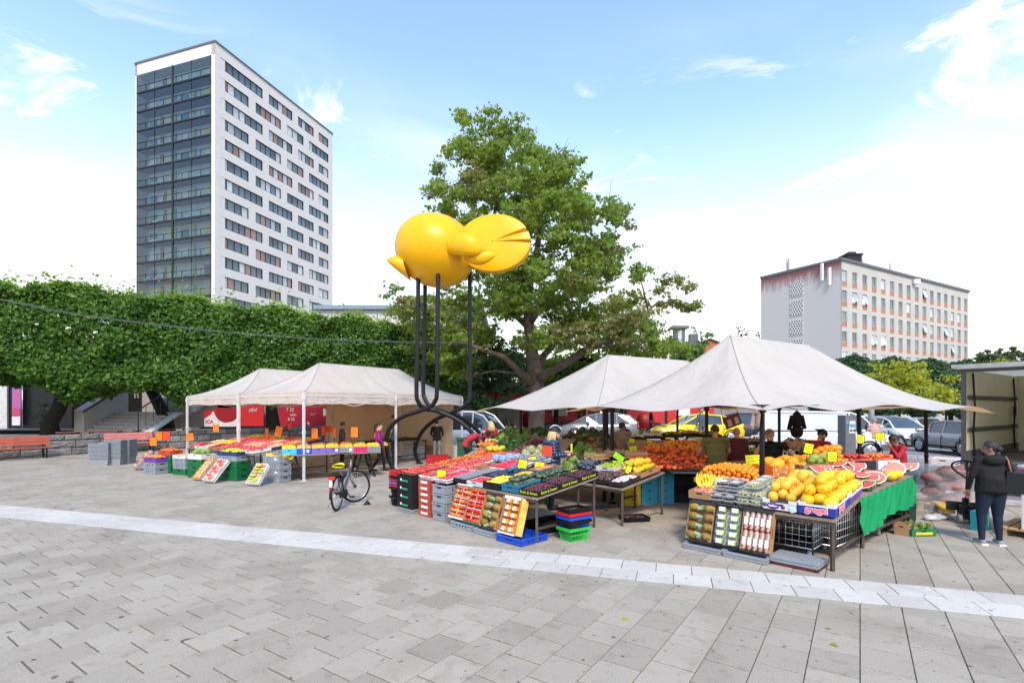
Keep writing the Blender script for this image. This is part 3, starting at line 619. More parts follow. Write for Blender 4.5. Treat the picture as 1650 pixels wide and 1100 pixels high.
# ---------------- trees ----------------
def leaf_mat(name, c1, c2, c3, trans=.35):
    m = bpy.data.materials.new(name); m.use_nodes = True; t = m.node_tree; b = t.nodes['Principled BSDF']; n = t.nodes.new; l = t.links.new
    g = n('ShaderNodeNewGeometry'); cr = n('ShaderNodeValToRGB'); l(g.outputs['Random Per Island'], cr.inputs[0])
    cr.color_ramp.elements[0].color = c1+(1,); cr.color_ramp.elements[1].color = c3+(1,); e = cr.color_ramp.elements.new(.55); e.color = c2+(1,)
    l(cr.outputs[0], b.inputs['Base Color']); b.inputs['Roughness'].default_value = .5; b.inputs['Specular IOR Level'].default_value = .35
    tr = n('ShaderNodeBsdfTranslucent'); hs = n('ShaderNodeHueSaturation'); l(cr.outputs[0], hs.inputs['Color']); hs.inputs['Hue'].default_value = .48; hs.inputs['Value'].default_value = 1.5; l(hs.outputs[0], tr.inputs[0])
    ms = n('ShaderNodeMixShader'); ms.inputs[0].default_value = trans; l(b.outputs[0], ms.inputs[1]); l(tr.outputs[0], ms.inputs[2]); l(ms.outputs[0], t.nodes['Material Output'].inputs[0])
    MATS[name] = m; return m
rng = np.random.default_rng(5)
def leaves(name, C, size, m, parent=None, outward=None, up=.5, shape='fold', fol=None):
    """one small folded leaf blade per centre"""
    C = np.asarray(C, float); n = len(C)
    d = rng.normal(size=(n,3)); 
    if outward is not None: d += np.asarray(outward)*1.3
    d[:,2] += up; d /= np.linalg.norm(d, axis=1)[:,None]
    a = rng.normal(size=(n,3)); a -= d*(a*d).sum(1)[:,None]; a /= np.linalg.norm(a, axis=1)[:,None]; b = np.cross(d, a)
    s = size*rng.uniform(.65, 1.3, n)[:,None]
    if shape == 'lobed': prof = [(-.5,0,-.05),(-.12,-.2,.0),(-.28,-.52,.03),(.08,-.3,.03),(.55,0,-.1),(.08,.3,.03),(-.28,.52,.03),(-.12,.2,.0)]; tri = [(0,1,7),(1,2,3),(1,3,7),(3,5,7),(3,4,5),(5,6,7)]
    else: prof = [(-.5,0,0),(.05,-.4,.10),(.6,0,-.12),(.05,.4,.10)]; tri = [(0,1,2),(0,2,3)]
    k = len(prof); P = np.zeros((n,k,3))
    for i, (x, y, z) in enumerate(prof): P[:,i] = C+(a*x+b*y+d*z)*s
    F = (np.arange(n)[:,None,None]*k+np.array(tri)[None]).reshape(-1,3)
    me = bpy.data.meshes.new(name); me.vertices.add(n*k); me.vertices.foreach_set('co', P.reshape(-1)); nf = len(F)
    me.loops.add(nf*3); me.loops.foreach_set('vertex_index', F.reshape(-1).astype(np.int32)); me.polygons.add(nf)
    me.polygons.foreach_set('loop_start', np.arange(0, nf*3, 3, dtype=np.int32)); me.polygons.foreach_set('loop_total', np.full(nf, 3, dtype=np.int32))
    me.update(calc_edges=True); me.materials.append(m); me.validate()
    return link(name, me, parent)
barkm = mat('bark', (.10,.075,.055), .95, var=.35, scale=3, bump=1.0, bscale=14); barkd = mat('dark_bark', (.055,.045,.036), .95, var=.3, scale=4, bump=.8, bscale=14)
linden = leaf_mat('linden_leaf', (.036,.105,.014), (.068,.17,.02), (.14,.26,.036))
linden_top = leaf_mat('linden_shoot_leaf', (.14,.25,.025), (.20,.32,.035), (.30,.42,.05), .5)
maple = leaf_mat('maple_leaf', (.12,.20,.026), (.175,.28,.036), (.27,.34,.062), .55)
maple2 = leaf_mat('maple_seed_leaf', (.16,.18,.05), (.21,.22,.06), (.27,.23,.10), .45)
darkl = leaf_mat('dark_shrub_leaf', (.03,.075,.03), (.05,.115,.04), (.085,.155,.06))
gold = leaf_mat('golden_leaf', (.20,.27,.02), (.32,.36,.025), (.48,.46,.03), .45)
farl = leaf_mat('far_leaf', (.045,.085,.03), (.075,.12,.04), (.12,.16,.05))
class Noise3:
    def __init__(s, k, amp): s.w = rng.normal(size=(12,3))*k; s.p = rng.uniform(0, 6.28, 12); s.a = amp
    def __call__(s, X): return s.a*np.sin(X@s.w.T+s.p).sum(1)/3.5
hn = Noise3(1.1, .42); hn2 = Noise3(3.2, .16)
def box_leaves(c, dx, dy, dz, ax, n, inner=.75):
    """leaf centres in the outer shell of a clipped box crown; ax = long direction"""
    ay = np.array([-ax[1], ax[0], 0]); face = rng.choice(6, n, p=[.40,.12,.02,.02,.26,.18]); uvw = rng.uniform(-1, 1, (n,3))
    dep = rng.beta(1.1, 2.4, n)*inner
    O = np.zeros((n,3))
    for f, (axis, sg) in enumerate(((1,-1),(1,1),(0,-1),(0,1),(2,1),(2,-1))):
        k = face == f; uvw[k, axis] = sg; O[k, axis] = sg
    h = np.array([dx/2, dy/2, dz/2]); L_ = uvw*h
    r = 0.55                                            # rounded edges
    q = np.abs(L_)-(h-r); q = np.maximum(q, 0); ln = np.linalg.norm(q, axis=1); sc = np.where(ln > 1e-6, np.minimum(1, r/np.maximum(ln, 1e-6)), 1)
    L2_ = np.sign(L_)*(np.minimum(np.abs(L_), h-r)+q*sc[:,None])
    O2 = np.sign(L_)*q; nn = np.linalg.norm(O2, axis=1)[:,None]; O = np.where(nn > 1e-6, O2/np.maximum(nn, 1e-6), O)
    X = np.array(c)+L2_[:,:1]*np.array([ax[0],ax[1],0])+L2_[:,1:2]*ay+L2_[:,2:]*np.array([0,0,1])
    OW = O[:,:1]*np.array([ax[0],ax[1],0])+O[:,1:2]*ay+O[:,2:]*np.array([0,0,1])
    X = X+OW*(hn(X)+hn2(X)-dep)[:,None]; return X, OW
ra = radians(36); rax = (cos(ra), sin(ra))
row0 = Vector((-25.2, 21.4, 0))
desc = ['at the left end of the clipped row', 'before the dark shop front', 'with its curved dark trunk beside the stairway', 'behind the left white tent', 'behind the two white tents', 'at the right end of the clipped row']
tx = [(-4,0),(78,25.2),(266,28.0),(438,31),(None,0),(None,0)]
for i in range(6):
    c = row0+Vector((rax[0], rax[1], 0))*(1+i*4.3)
    if i == 0: c = row0-Vector((rax[0], rax[1], 0))*2.0
    cz = 5.45-.05*i; dz = 4.5
    t = thing('linden_tree', 'clipped box-crowned linden '+desc[i], 'tree', (c.x, c.y, .9), group='row of clipped lindens')
    X, O = box_leaves((0,0,cz-.9), 6.0 if i else 6.4, 3.4, dz, rax, 24000)
    leaves('crown', X, .19, linden, t, O*1.0, .35)
    X2, O2 = box_leaves((0,0,cz-.9), 5.2, 3.0, dz, rax, 26000, .3); k = X2[:,2] > cz-.9+dz/2-.75; X2 = X2[k]; X2[:,2] += rng.exponential(.16, len(X2))
    leaves('top_shoots', X2[:2600], .17, linden_top, t, O2[k][:2600], .5)
    m = MB(); px, Y = tx[i]; b = Vector((.2*(i % 2), 0, 0))
    if px is not None and i: b = Vector((K(px, Y), Y, .9))-Vector((c.x, c.y, .9))
    tip = Vector((0,0,cz-.9-1.2)) if i != 2 else b+Vector((-1.3,.2,3.2))
    m.tube([b+Vector((.1,0,-.1)), b+Vector((.05,0,.5)), b.lerp(tip, .4)+Vector((.25 if i == 2 else 0,0,-.1)), b.lerp(tip, .75), tip], [.42,.36,.30,.27,.2], 12)
    for k_ in range(7):
        w = rng.uniform(-1, 1, 3); e = Vector((rax[0]*w[0]*2.2-rax[1]*w[1]*1.0, rax[1]*w[0]*2.2+rax[0]*w[1]*1.0, cz-.9+w[2]*2)); s0 = tip.lerp(b, .2*R.random()); m.tube([s0, s0.lerp(e, .5)+Vector((0,0,.35)), e], [.12,.07,.03], 6)
    m.obj('trunk', barkd, t)
def clump_tree(name, label, base, clumps, trunk, leafm, size, per, group=None, bark=barkm, second=None, shape='fold', cat='tree', flat=.7, up=.5):
    """clumps: (centre, radius); limbs grow from trunk nodes out to every clump"""
    t = thing(name, label, cat, base, group=group); base = Vector(base); m = MB(); nodes = []
    for pts, rs in trunk:
        P = [Vector(p)-base for p in pts]; m.tube(P, rs, 12)
        for a in range(len(P)-1):
            for q in range(5): nodes.append((P[a].lerp(P[a+1], q/5), rs[a]+(rs[a+1]-rs[a])*q/5))
    cl = sorted([(Vector(c)-base, r) for c, r in clumps], key=lambda q: q[0].length)
    allc, outw = [], []
    for c, r in cl:
        best = min(nodes, key=lambda q: (q[0]-c).length+(4 if q[0].z > c.z+.3 else 0)+max(0, .05-q[1])*8); s0, r0 = best
        d = c-s0; r1 = min(r0*.7, .02+.02*d.length); mid = s0+d*.5+Vector((R.uniform(-.2,.2), R.uniform(-.2,.2), .06*d.length))
        pts = [s0, s0.lerp(mid, .5)+Vector((0,0,-.02*d.length)), mid, mid.lerp(c, .55), c]; rs = [r1, r1*.85, r1*.65, r1*.45, .02]
        m.tube(pts, rs, 6)
        for a in range(1, 5): nodes.append((pts[a], rs[a]))
        for _ in range(5):                                                # twigs
            e = c+Vector(rng.normal(size=3))*r*.6; m.tube([mid.lerp(c, R.uniform(.3,.9)), e], [.02,.008], 4, sm=False)
        n = int(per*r*r); sub = rng.normal(size=(max(4, n//22),3))*np.array([.48,.48,.48*flat])*r        # leaf sprays
        ix = rng.integers(0, len(sub), n); X = sub[ix]+rng.normal(size=(n,3))*np.array([.2,.2,.10])
        nn = np.linalg.norm(X, axis=1)[:,None]; allc.append(X+np.array(c)); outw.append(X/np.maximum(nn, .05)*.5)
    m.obj('trunk', bark, t)
    X = np.concatenate(allc); O = np.concatenate(outw)
    if second is not None:
        f = Noise3(.7, 1.0)(X)+rng.normal(size=len(X))*.3 > .75; leaves('crown_seed_clusters', X[f], size, second, t, O[f], up, shape); X, O = X[~f], O[~f]
    leaves('crown', X, size, leafm, t, O, up, shape); return t
# the big maple: outline of its crown measured from the photograph, spread through a real depth
def inside(poly, x, y):
    r = False; j = len(poly)-1
    for i in range(len(poly)):
        if (poly[i][1] > y) != (poly[j][1] > y) and x < (poly[j][0]-poly[i][0])*(y-poly[i][1])/(poly[j][1]-poly[i][1])+poly[i][0]: r = not r
        j = i
    return r
OUT = [(735,182),(770,176),(800,205),(835,184),(860,196),(905,208),(925,200),(930,260),(930,305),(975,300),(1015,310),(1018,350),(995,385),(1030,420),(1042,452),(1015,480),(1060,500),(1085,545),(1140,560),(1130,585),(1000,580),(940,575),(900,560),(800,560),(770,600),(740,625),(700,590),(655,575),(640,545),(630,480),(650,465),(700,470),(745,450),(730,400),(705,340),(692,262),(720,240)]
cl = []; tries = 0; TY = 30
while len(cl) < 150 and tries < 60000:
    tries += 1; px, py = R.uniform(620,1130), R.uniform(175,625)
    if not inside(OUT, px, py): continue
    f = (py-175)/450; dep = 1.2+4.6*sin(pi*min(1, max(.05, f*.95)))
    c = atY(px, py, TY+R.uniform(-dep, dep))
    edge = all(inside(OUT, px+a, py+b) for a, b in ((16,0),(-16,0),(0,16),(0,-16)))
    r = R.uniform(.85, 1.35) if edge else R.uniform(.5, .7)
    if not edge and not all(inside(OUT, px+a, py+b) for a, b in ((7,0),(-7,0),(0,7),(0,-7))): continue
    if any((c-q[0]).length < .95*min(r, q[1]) + .2 for q in cl): continue
    cl.append((c, r))
for px, py in ((1072,452),(1090,447),(1108,462),(1060,470),(1100,492),(1118,497),(1126,490),(1085,487),(1065,490),(628,468),(640,500),(745,182),(788,180)): cl.append((atY(px, py, TY+R.uniform(-.6,.6)), .5))
q = lambda px, py, dy=0: atY(px, py, TY+dy)
tr = [([q(862,708), q(864,690), q(866,640), q(862,600), q(856,560), q(852,520), q(850,480)], [.62,.48,.46,.44,.36,.31,.26]),
      ([q(850,485), q(856,440), q(866,400), q(872,350), q(868,300), q(862,240)], [.26,.2,.17,.13,.09,.04]),
      ([q(851,500), q(835,440,1), q(815,370,1), q(800,320,1), q(780,250,1)], [.2,.16,.12,.08,.04]),
      ([q(864,612), q(885,600,-1), q(920,580,-2), q(955,555,-2.5), q(1000,545,-2.5), q(1040,505,-2), q(1062,485,-1)], [.3,.26,.22,.18,.13,.09,.05]),
      ([q(862,605), q(878,570,1), q(905,540,2), q(930,500,3), q(960,440,3)], [.24,.2,.16,.11,.05]),
      ([q(866,622), q(838,600,-1), q(812,575,-2), q(770,560,-3), q(720,545,-3)], [.26,.2,.15,.1,.05]),
      ([q(852,525), q(880,480,-1), q(920,420,-2), q(960,380,-2)], [.2,.15,.1,.05]),
      ([q(853,530), q(810,490,2), q(760,480,3), q(700,490,3)], [.16,.12,.08,.04])]
clump_tree('maple_tree', 'tall spreading maple with a forked trunk rising behind the yellow bird sculpture', (K(864,TY), TY, 0), cl, tr, maple, .235, 370, second=maple2, shape='lobed', up=.8)
def blob_tree(name, label, px0, px1, py0, py1, Y, leafm, size=.3, n=14, per=300, dep=2.0, group=None, base_z=0, flat=.8, second=None, cat='tree'):
    c = []
    for _ in range(n):
        a = R.uniform(0, 2*pi); rr = sqrt(R.random()); px = (px0+px1)/2+(px1-px0)/2*.8*rr*cos(a); py = (py0+py1)/2+(py1-py0)/2*.8*rr*sin(a)
        c.append((atY(px, py, Y+R.uniform(-dep, dep)), (px1-px0)/825*Y*.17*R.uniform(.8,1.3)))
    b = Vector((K((px0+px1)/2, Y), Y, base_z)); top = atY((px0+px1)/2, py0+(py1-py0)*.45, Y); rt = max(.08, (px1-px0)/825*Y*.022)
    return clump_tree(name, label, b, c, [([b, b.lerp(top, .5)+Vector((.1,0,0)), top], [rt, rt*.8, rt*.4])], leafm, size, per, group, barkd, second, cat=cat, flat=flat)
blob_tree('dark_shrub', 'dense dark green shrub between the sculpture legs and the maple trunk', 745, 850, 572, 672, 33, darkl, .2, 22, 420)
blob_tree('small_linden', 'pale green linden glowing behind the maple trunk', 800, 990, 540, 640, 40, linden_top, .3, 20, 130)
blob_tree('small_linden', 'leafy green linden left of the maple trunk, behind the sculpture legs', 690, 850, 535, 650, 36, linden, .24, 22, 230)
blob_tree('small_linden', 'green linden right of the maple trunk under its lower limbs', 880, 1000, 575, 660, 37, linden, .24, 18, 230)
blob_tree('background_linden', 'dark green linden just left of the front tents peak', 940, 1060, 555, 650, 40, linden, .28, 20, 260)
blob_tree('background_linden', 'green leafy tree in front of the orange brick house', 1070, 1160, 550, 640, 44, linden, .28, 18, 260)
blob_tree('golden_tree', 'bright yellow-green tree behind the right tent tip', 1405, 1490, 580, 650, 34, gold, .2, 18, 330)
blob_tree('golden_tree', 'smaller yellow-green tree beside the truck', 1488, 1556, 602, 665, 32, gold, .18, 15, 330)
blob_tree('golden_tree', 'yellow-green treetop just above the truck roof', 1600, 1628, 578, 604, 42, gold, .22, 5, 300)
# clipped dark row in front of the office block
for i in range(4):
    c = atY(1352+i*60, 655, 46+i*1.5); t = thing('clipped_tree', ('dark green clipped tree at the left end of the row before the office block', 'second clipped dark tree before the office block', 'third clipped dark tree before the office block', 'dark clipped tree at the right end of the row before the office block')[i], 'tree', (c.x, c.y, 0), group='clipped dark trees before the office block')
    X, O = box_leaves((0,0,4.2), 4.3, 3.4, 4.6, (1, .1), 9000); leaves('crown', X, .24, darkl, t, O, .4)
    MB().tube([(0,0,0),(0,0,3)], [.22,.16], 8).obj('trunk', barkd, t)
far = [('broad green tree at the right corner of the office block', 1558, 1640, 566, 640, 80, farl), ('thin-leaved grey-green tree far behind the truck', 1590, 1665, 556, 640, 88, farl), ('leafy far tree at the right edge of the picture', 1640, 1720, 556, 650, 84, farl)]
for l_, a, b, c, d, Y, mt in far: blob_tree('far_tree', l_, a, b, c, d, Y, mt, .5, 26, 60, 3, 'trees beyond the office block')
for i, (px, py, Y, l_) in enumerate(((1118,528,110,'dark conifer standing left of the brick house'), (1131,536,110,'shorter dark conifer beside the brick house'), (1190,528,120,'round-topped pine just left of the tent peak'), (1204,533,120,'conifer seen over the tent peak'), (1224,535,118,'pine at the edge of the office gable'), (1172,545,112,'small pine behind the brick house roof'))):
    b = atY(px, 620, Y); top = atY(px, py, Y); Hh = top.z-b.z; c = []
    for k in range(12):
        f = k/11; w = Hh*.16*(1-f)+.25; a = R.uniform(0, 6.28); c.append((b+Vector((w*cos(a)*.8, w*sin(a)*.8, Hh*(.25+.75*f))), max(.5, w*.8)))
    clump_tree('conifer', l_, b, c, [([b, b+Vector((0,0,Hh*.97))], [.25,.05])], darkl, .4, 55, 'far conifers', barkd)
blob_tree('terrace_shrub', 'small dark shrub at the foot of the linden trunk before the dark shop', 60, 105, 640, 700, 26, darkl, .14, 8, 300, .5, base_z=.9, cat='plant')
blob_tree('kerb_plant', 'bright green weed tuft by the taxi rank', 1015, 1045, 682, 708, 33, linden_top, .12, 6, 300, .3, cat='plant')
hp = MB(); 
# ---------------- market tents ----------------
def cloth(name, c, back, tr=.22):
    m = bpy.data.materials.new(name); m.use_nodes = True; t = m.node_tree; b = t.nodes['Principled BSDF']; n = t.nodes.new; l = t.links.new
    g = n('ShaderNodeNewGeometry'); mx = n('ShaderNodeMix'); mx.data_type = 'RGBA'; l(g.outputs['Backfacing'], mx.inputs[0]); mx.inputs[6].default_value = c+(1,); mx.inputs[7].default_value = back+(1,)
    z = n('ShaderNodeTexNoise'); l(g.outputs['Position'], z.inputs['Vector']); z.inputs['Scale'].default_value = 1.3; z.inputs['Detail'].default_value = 6
    r = n('ShaderNodeMapRange'); l(z.outputs[0], r.inputs[0]); r.inputs[1].default_value = .35; r.inputs[2].default_value = .75; r.inputs[3].default_value = 0; r.inputs[4].default_value = .35
    q = n('ShaderNodeMix'); q.data_type = 'RGBA'; q.blend_type = 'MULTIPLY'; l(r.outputs[0], q.inputs[0]); l(mx.outputs[2], q.inputs[6]); q.inputs[7].default_value = (.80,.77,.73,1)
    l(q.outputs[2], b.inputs['Base Color']); b.inputs['Roughness'].default_value = .75; b.inputs['Specular IOR Level'].default_value = .25
    bz = n('ShaderNodeTexNoise'); l(g.outputs['Position'], bz.inputs['Vector']); bz.inputs['Scale'].default_value = 2.2; bz.inputs['Detail'].default_value = 3; bz.inputs['Distortion'].default_value = .6
    bp = n('ShaderNodeBump'); bp.inputs['Strength'].default_value = .5; bp.inputs['Distance'].default_value = .12; l(bz.outputs[0], bp.inputs['Height']); l(bp.outputs[0], b.inputs['Normal'])
    tl = n('ShaderNodeBsdfTranslucent'); tl.inputs[0].default_value = (.80,.50,.26,1); ms = n('ShaderNodeMixShader'); ms.inputs[0].default_value = tr
    l(b.outputs[0], ms.inputs[1]); l(tl.outputs[0], ms.inputs[2]); l(ms.outputs[0], t.nodes['Material Output'].inputs[0]); return m
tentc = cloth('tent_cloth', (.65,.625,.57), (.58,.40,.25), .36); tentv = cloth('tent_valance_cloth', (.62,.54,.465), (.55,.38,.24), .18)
seam = mat('seam_grey', (.34,.32,.31), .8)
alu = mat('white_pole', (.66,.66,.65), .35, .2)
def tent(label, P, az, Ld, Wd, zc, zr, poles, over=None, ztip=None, valance=0, pm=alu, pr=.03, exp=1.5, backwall=False, ridge=None, group=None, raise_mid=0):
    P = Vector((P[0], P[1], 0)); a = Vector((cos(az), sin(az), 0)); b = Vector((-sin(az), cos(az), 0))
    t = thing('market_tent', label, 'tent', P, az, group)
    # local frame: x along a, y along b
    NX, NY = 28, 16; rx0, rx1 = ridge or (Wd/2, Ld-Wd/2)
    loop = []
    def side(p, q, n): 
        for i in range(n): loop.append((Vector(p).lerp(Vector(q), i/n), i/n))
    ov = over or [(0,0)]*4; o_ = .6; C4 = [(-ov[0][0],-ov[0][1],0),(Ld+ov[1][0],-ov[1][1],0),(Ld+ov[2][0],Wd+ov[2][1],0),(-ov[3][0],Wd+ov[3][1],0)]
    for i in range(4): side(C4[i], C4[(i+1) % 4], NX if i % 2 == 0 else NY)
    def eave(p):                                   # height of the hem
        if not over: return zc-.03*sin(pi*min(1, max(0, p.x/Ld)))*0
        d = min([((p.x-x)**2+(p.y-y)**2)**.5 for x in (0, Ld*.5, Ld) for y in (0, Wd)])
        dc = min([((p.x-q[0])**2+(p.y-q[1])**2)**.5 for q in C4])
        z = ztip+(zc-ztip)*max(0, 1-(max(0, d-o_*.95)/1.5))**1.2; return z-(0.0 if dc > .8 else .10*(1-dc/.8))
    K_ = 14; rows = []
    for k in range(K_+1):
        s = k/K_; r = []
        for p, f in loop+loop[:1]:
            e = eave(p); rp = Vector((min(max(p.x*(1 if not over else 1), rx0), rx1), Wd/2, 0)); q = p.lerp(rp, s)
            # straight part of the long sides keeps its own ridge point
            z = e+(zr-e)*(s**exp); sag = -.05*sin(pi*s)*sin(pi*2*f) if valance else 0
            r.append((q.x, q.y, z+sag))
        rows.append(r)
    m = MB(); m.sheet(rows); me = m.mesh('canopy', tentc); bm = bmesh.new(); bm.from_mesh(me); bmesh.ops.remove_doubles(bm, verts=bm.verts, dist=.002); bmesh.ops.recalc_face_normals(bm, faces=bm.faces)
    up = sum((f.normal.z*f.calc_area() for f in bm.faces)); 
    if up < 0: bmesh.ops.reverse_faces(bm, faces=bm.faces)
    bm.to_mesh(me); bm.free(); link('canopy', me, t)
    sm_ = MB()
    def rib(x, y):
        pts = []
        for k in range(K_+1):
            s = k/K_; p = Vector((x, y, 0)); e = eave(p); rp = Vector((min(max(x, rx0), rx1), Wd/2, 0)); q = p.lerp(rp, s); pts.append((q.x, q.y, e+(zr-e)*s**exp+.006))
        sm_.tube(pts, .009, 4)
    for q in C4: rib(q[0], q[1])
    if valance: rib(Ld/2, 0); rib(Ld/2, Wd)
    sm_.obj('seam', seam, t)
    if valance:
        v = MB(); top, bot = [], []
        for i, (p, f) in enumerate(loop+loop[:1]):
            w = .03*sin(i*1.1)+.02*sin(i*2.3); o = (p-Vector((Ld/2, Wd/2, 0))).normalized()*(.012+w*.5); e = eave(p)
            arch = .05*abs(sin(2*pi*f)) if valance else 0
            top.append((p.x, p.y, e)); bot.append((p.x+o.x, p.y+o.y, e-valance+arch*.6+w*.25))
        v.sheet([bot, [tuple((Vector(a_)+Vector(b_))/2) for a_, b_ in zip(bot, top)], top]); vo = v.obj('valance', tentv, t, fix=False)
    for x, y, tl in poles:
        q = MB(); h = (zc-.02) if not over else zc-.03
        if pm is alu: q.box((x+tl*.5, y, h/2), (pr*2, pr*2, h)); q.box((x, y, h-.15), (pr*2.8,pr*2.8,.12)); q.box((x, y, .01), (.16,.16,.02)); q.box((x, y, h*.55), (pr*2.5,pr*2.5,.08))
        else: q.bar((x+tl, y, 0), (x, y, h), pr*2); q.box((x, y, h-.06), (pr*3,pr*3,.1)); q.box((x+tl, y, .012), (.13,.13,.024)); q.bar((x+tl*.55,y,h*.44), (x+tl*.5,y,h*.46), pr*2.6)
        q.obj('pole', pm, t)
    c = MB()
    for y in (0, Wd): c.bar((0, y, zc-(.02 if over else .12)), (Ld, y, zc-(.02 if over else .12)), .03); 
    for x in (0, Ld/2, Ld): c.bar((x, 0, zc-(.02 if over else .12)), (x, Wd, zc-(.02 if over else .12)), .03)
    for y in (() if over else (0, Wd)):
        for i in range(4):
            x0, x1 = Ld*i/4, Ld*(i+1)/4; c.bar((x0, y, zc-.12), (x1, y, zc-.42), .02); c.bar((x0, y, zc-.42), (x1, y, zc-.12), .02)
    c.bar((rx0, Wd/2, zr-.08), (rx1, Wd/2, zr-.08), .03)
    c.obj('crossbar', pm, t)
    if backwall:
        for (x0, y0, x1, y1) in backwall:
            w = MB(); rows = []
            for k in range(7):
                r = []
                for i in range(25):
                    f = i/24; p = Vector((x0, y0, 0)).lerp(Vector((x1, y1, 0)), f); nrm = Vector((-(y1-y0), x1-x0, 0)).normalized()
                    p += nrm*(.04*sin(f*23)+.03*sin(f*9+k)); r.append((p.x, p.y, .12+(zc-.2)*k/6))
                rows.append(r)
            w.sheet(rows); w.obj('side_wall', cloth_wall, t)
    return t
cloth_wall = cloth('tent_wall_cloth', (.56,.42,.29), (.56,.42,.29), .35)
LP = Vector((-6.1, 15.0, 0)); G1 = 'white market tents'
tent('nearer left white tent, over the oranges, with a tan side wall', LP, UA, 7.2, 3.6, 2.62, 3.68, [(0,0,0),(3.6,0,0),(7.2,0,0),(0,3.6,0),(3.6,3.6,0),(7.2,3.6,0)], valance=.38, backwall=[(3.3,3.55,7.15,3.55),(7.15,3.5,7.15,.4)], group=G1)
tent('white market tent farther left, before the red posters', LP+V*3.66, UA, 7.2, 3.6, 2.58, 3.64, [(0,0,0),(3.6,0,0),(0,3.6,0),(7.2,3.6,0)], valance=.36, group=G1)
RA = radians(33); RP = Vector((4.2, 8.6, 0)); RB = Vector((-sin(RA), cos(RA), 0)); RAv = Vector((cos(RA), sin(RA), 0))
tent('large white canopy on black poles over the melon stall at the right', RP, RA, 6.9, 3.6, 2.22, 3.72, [(0,0,0),(3.45,0,.12),(6.9,0,.06),(0,3.55,0),(3.45,3.6,0),(6.9,3.6,0)], over=[(.3,.25),(1.0,1.0),(.7,.6),(.9,.5)], ztip=2.07, pm=black_metal, pr=.03, exp=1.65, group=G1)
tent('large white canopy on black poles over the vegetables, behind the melon stall canopy', RP+RB*3.75, RA, 6.9, 3.6, 2.2, 3.62, [(0,.06,0),(0,3.5,0),(3.45,3.6,0),(6.9,3.6,0)], over=[(.7,.4),(.6,.4),(.7,.6),(1.0,.9)], ztip=2.07, pm=black_metal, pr=.03, exp=1.35, group=G1)
# ---------------- yellow bird sculpture ----------------
by = mat('yellow_lacquer', (.80,.40,.002), .33, var=.07, scale=1.2, spec=.3)
blk = mat('black_leg_paint', (.02,.02,.022), .42, var=.25, scale=8, bump=.15)
t = thing('bird_sculpture', 'big glossy yellow egg-bodied bird sculpture on four tall bent black pipe legs', 'sculpture', (-2.5, 17.9, 0)); T0 = t.location.copy()
Q = lambda px, py, Y: atY(px, py, Y)-T0
m = MB(); bc = Q(702, 404, 17.6)
rows = []; n = 40
ax = Vector((1, -.1, -.12)).normalized()
m.ell(bc, (1.40,1.25,1.22), 40, 24, rot=(0, radians(20), 0)); m.obj('body', by, t)
# tail: thick round dish with two slits
tail = MB(); ctr = Q(796, 393, 17.2); rings = 10; ptsN = 96; prof = []
def rad(th):
    rr = 1/sqrt((cos(th)/1.26)**2+(sin(th)/1.0)**2)
    for (a0, wd, rin) in ((.42,.055,.12),(.07,.045,.30)):
        d = abs(th-a0)
        if d < wd: rr = rin+(rr-rin)*(d/wd)**2.5
    return rr
ths = sorted(set([(-pi+2*pi*i/ptsN) for i in range(ptsN)]+[.42+k*.010 for k in range(-6,7)]+[.07+k*.0085 for k in range(-6,7)]))
fr_ = Matrix.Translation(ctr) @ Euler((radians(-8), radians(6), radians(-12))).to_matrix().to_4x4()
for sgn in (-1, 1):
    rows = []
    for k in range(rings+1):
        s = k/rings*.98+.02; rows.append([fr_ @ Vector((cos(th)*rad(th)*s, sgn*(.12+.10*sqrt(max(0, 1-s*s))), sin(th)*rad(th)*s)) for th in ths+ths[:1]])
    tail.sheet(rows)
rim = [[fr_ @ Vector((cos(th)*rad(th), sg*.12, sin(th)*rad(th))) for th in ths+ths[:1]] for sg in (-1, 1)]; tail.sheet(rim); tail.obj('tail', by, t)
w = MB()                                      # wing: teardrop blade with its lower feather
def blade(p0, p1, wdt, th, bow, out):
    rows = []; ax = p1-p0; up = Vector((0,0,1)); nrm = Vector((0,-1,0))
    for i in range(17):
        f = i/16; c = p0.lerp(p1, f)+up*bow*sin(pi*f)+nrm*out*sin(pi*f); ww = wdt*(sin(pi*min(1, f*.62+.18))**.9)*(1-f**5) if f < 1 else .001; tt = th*(1-f**3)+.004
        rows.append([c+up*(ww*cos(q))+nrm*(tt*sin(q)) for q in [2*pi*j/14 for j in range(15)]])
    w.sheet(rows)
blade(Q(722,398,16.6), Q(786,404,16.15), .38, .22, .05, .25); blade(Q(748,412,16.6), Q(800,411,16.2), .26, .2, -.1, .15); w.obj('wing', by, t)
b = MB(); rows = []
for i in range(13):
    f = i/12; c = Q(655,432,17.3).lerp(Q(623,425,17.0), f); rr = .42*(1-f)**.7+.002; rows.append([c+Vector((-.3*sin(j*.52)*rr, cos(j*.52)*rr*.9, sin(j*.52)*rr+.12*f)) for j in range(13)])
b.sheet(rows); b.obj('beak', by, t)
def smooth(pts, n=6):
    P = [Vector(p) for p in pts]; out = []
    for i in range(len(P)-1):
        a, b_, c, d = P[max(i-1,0)], P[i], P[i+1], P[min(i+2, len(P)-1)]
        for k in range(n):
            u = k/n; out.append(.5*((2*b_)+(c-a)*u+(2*a-5*b_+4*c-d)*u*u+(3*b_-a-3*c+d)*u**3))
    return out+[P[-1]]
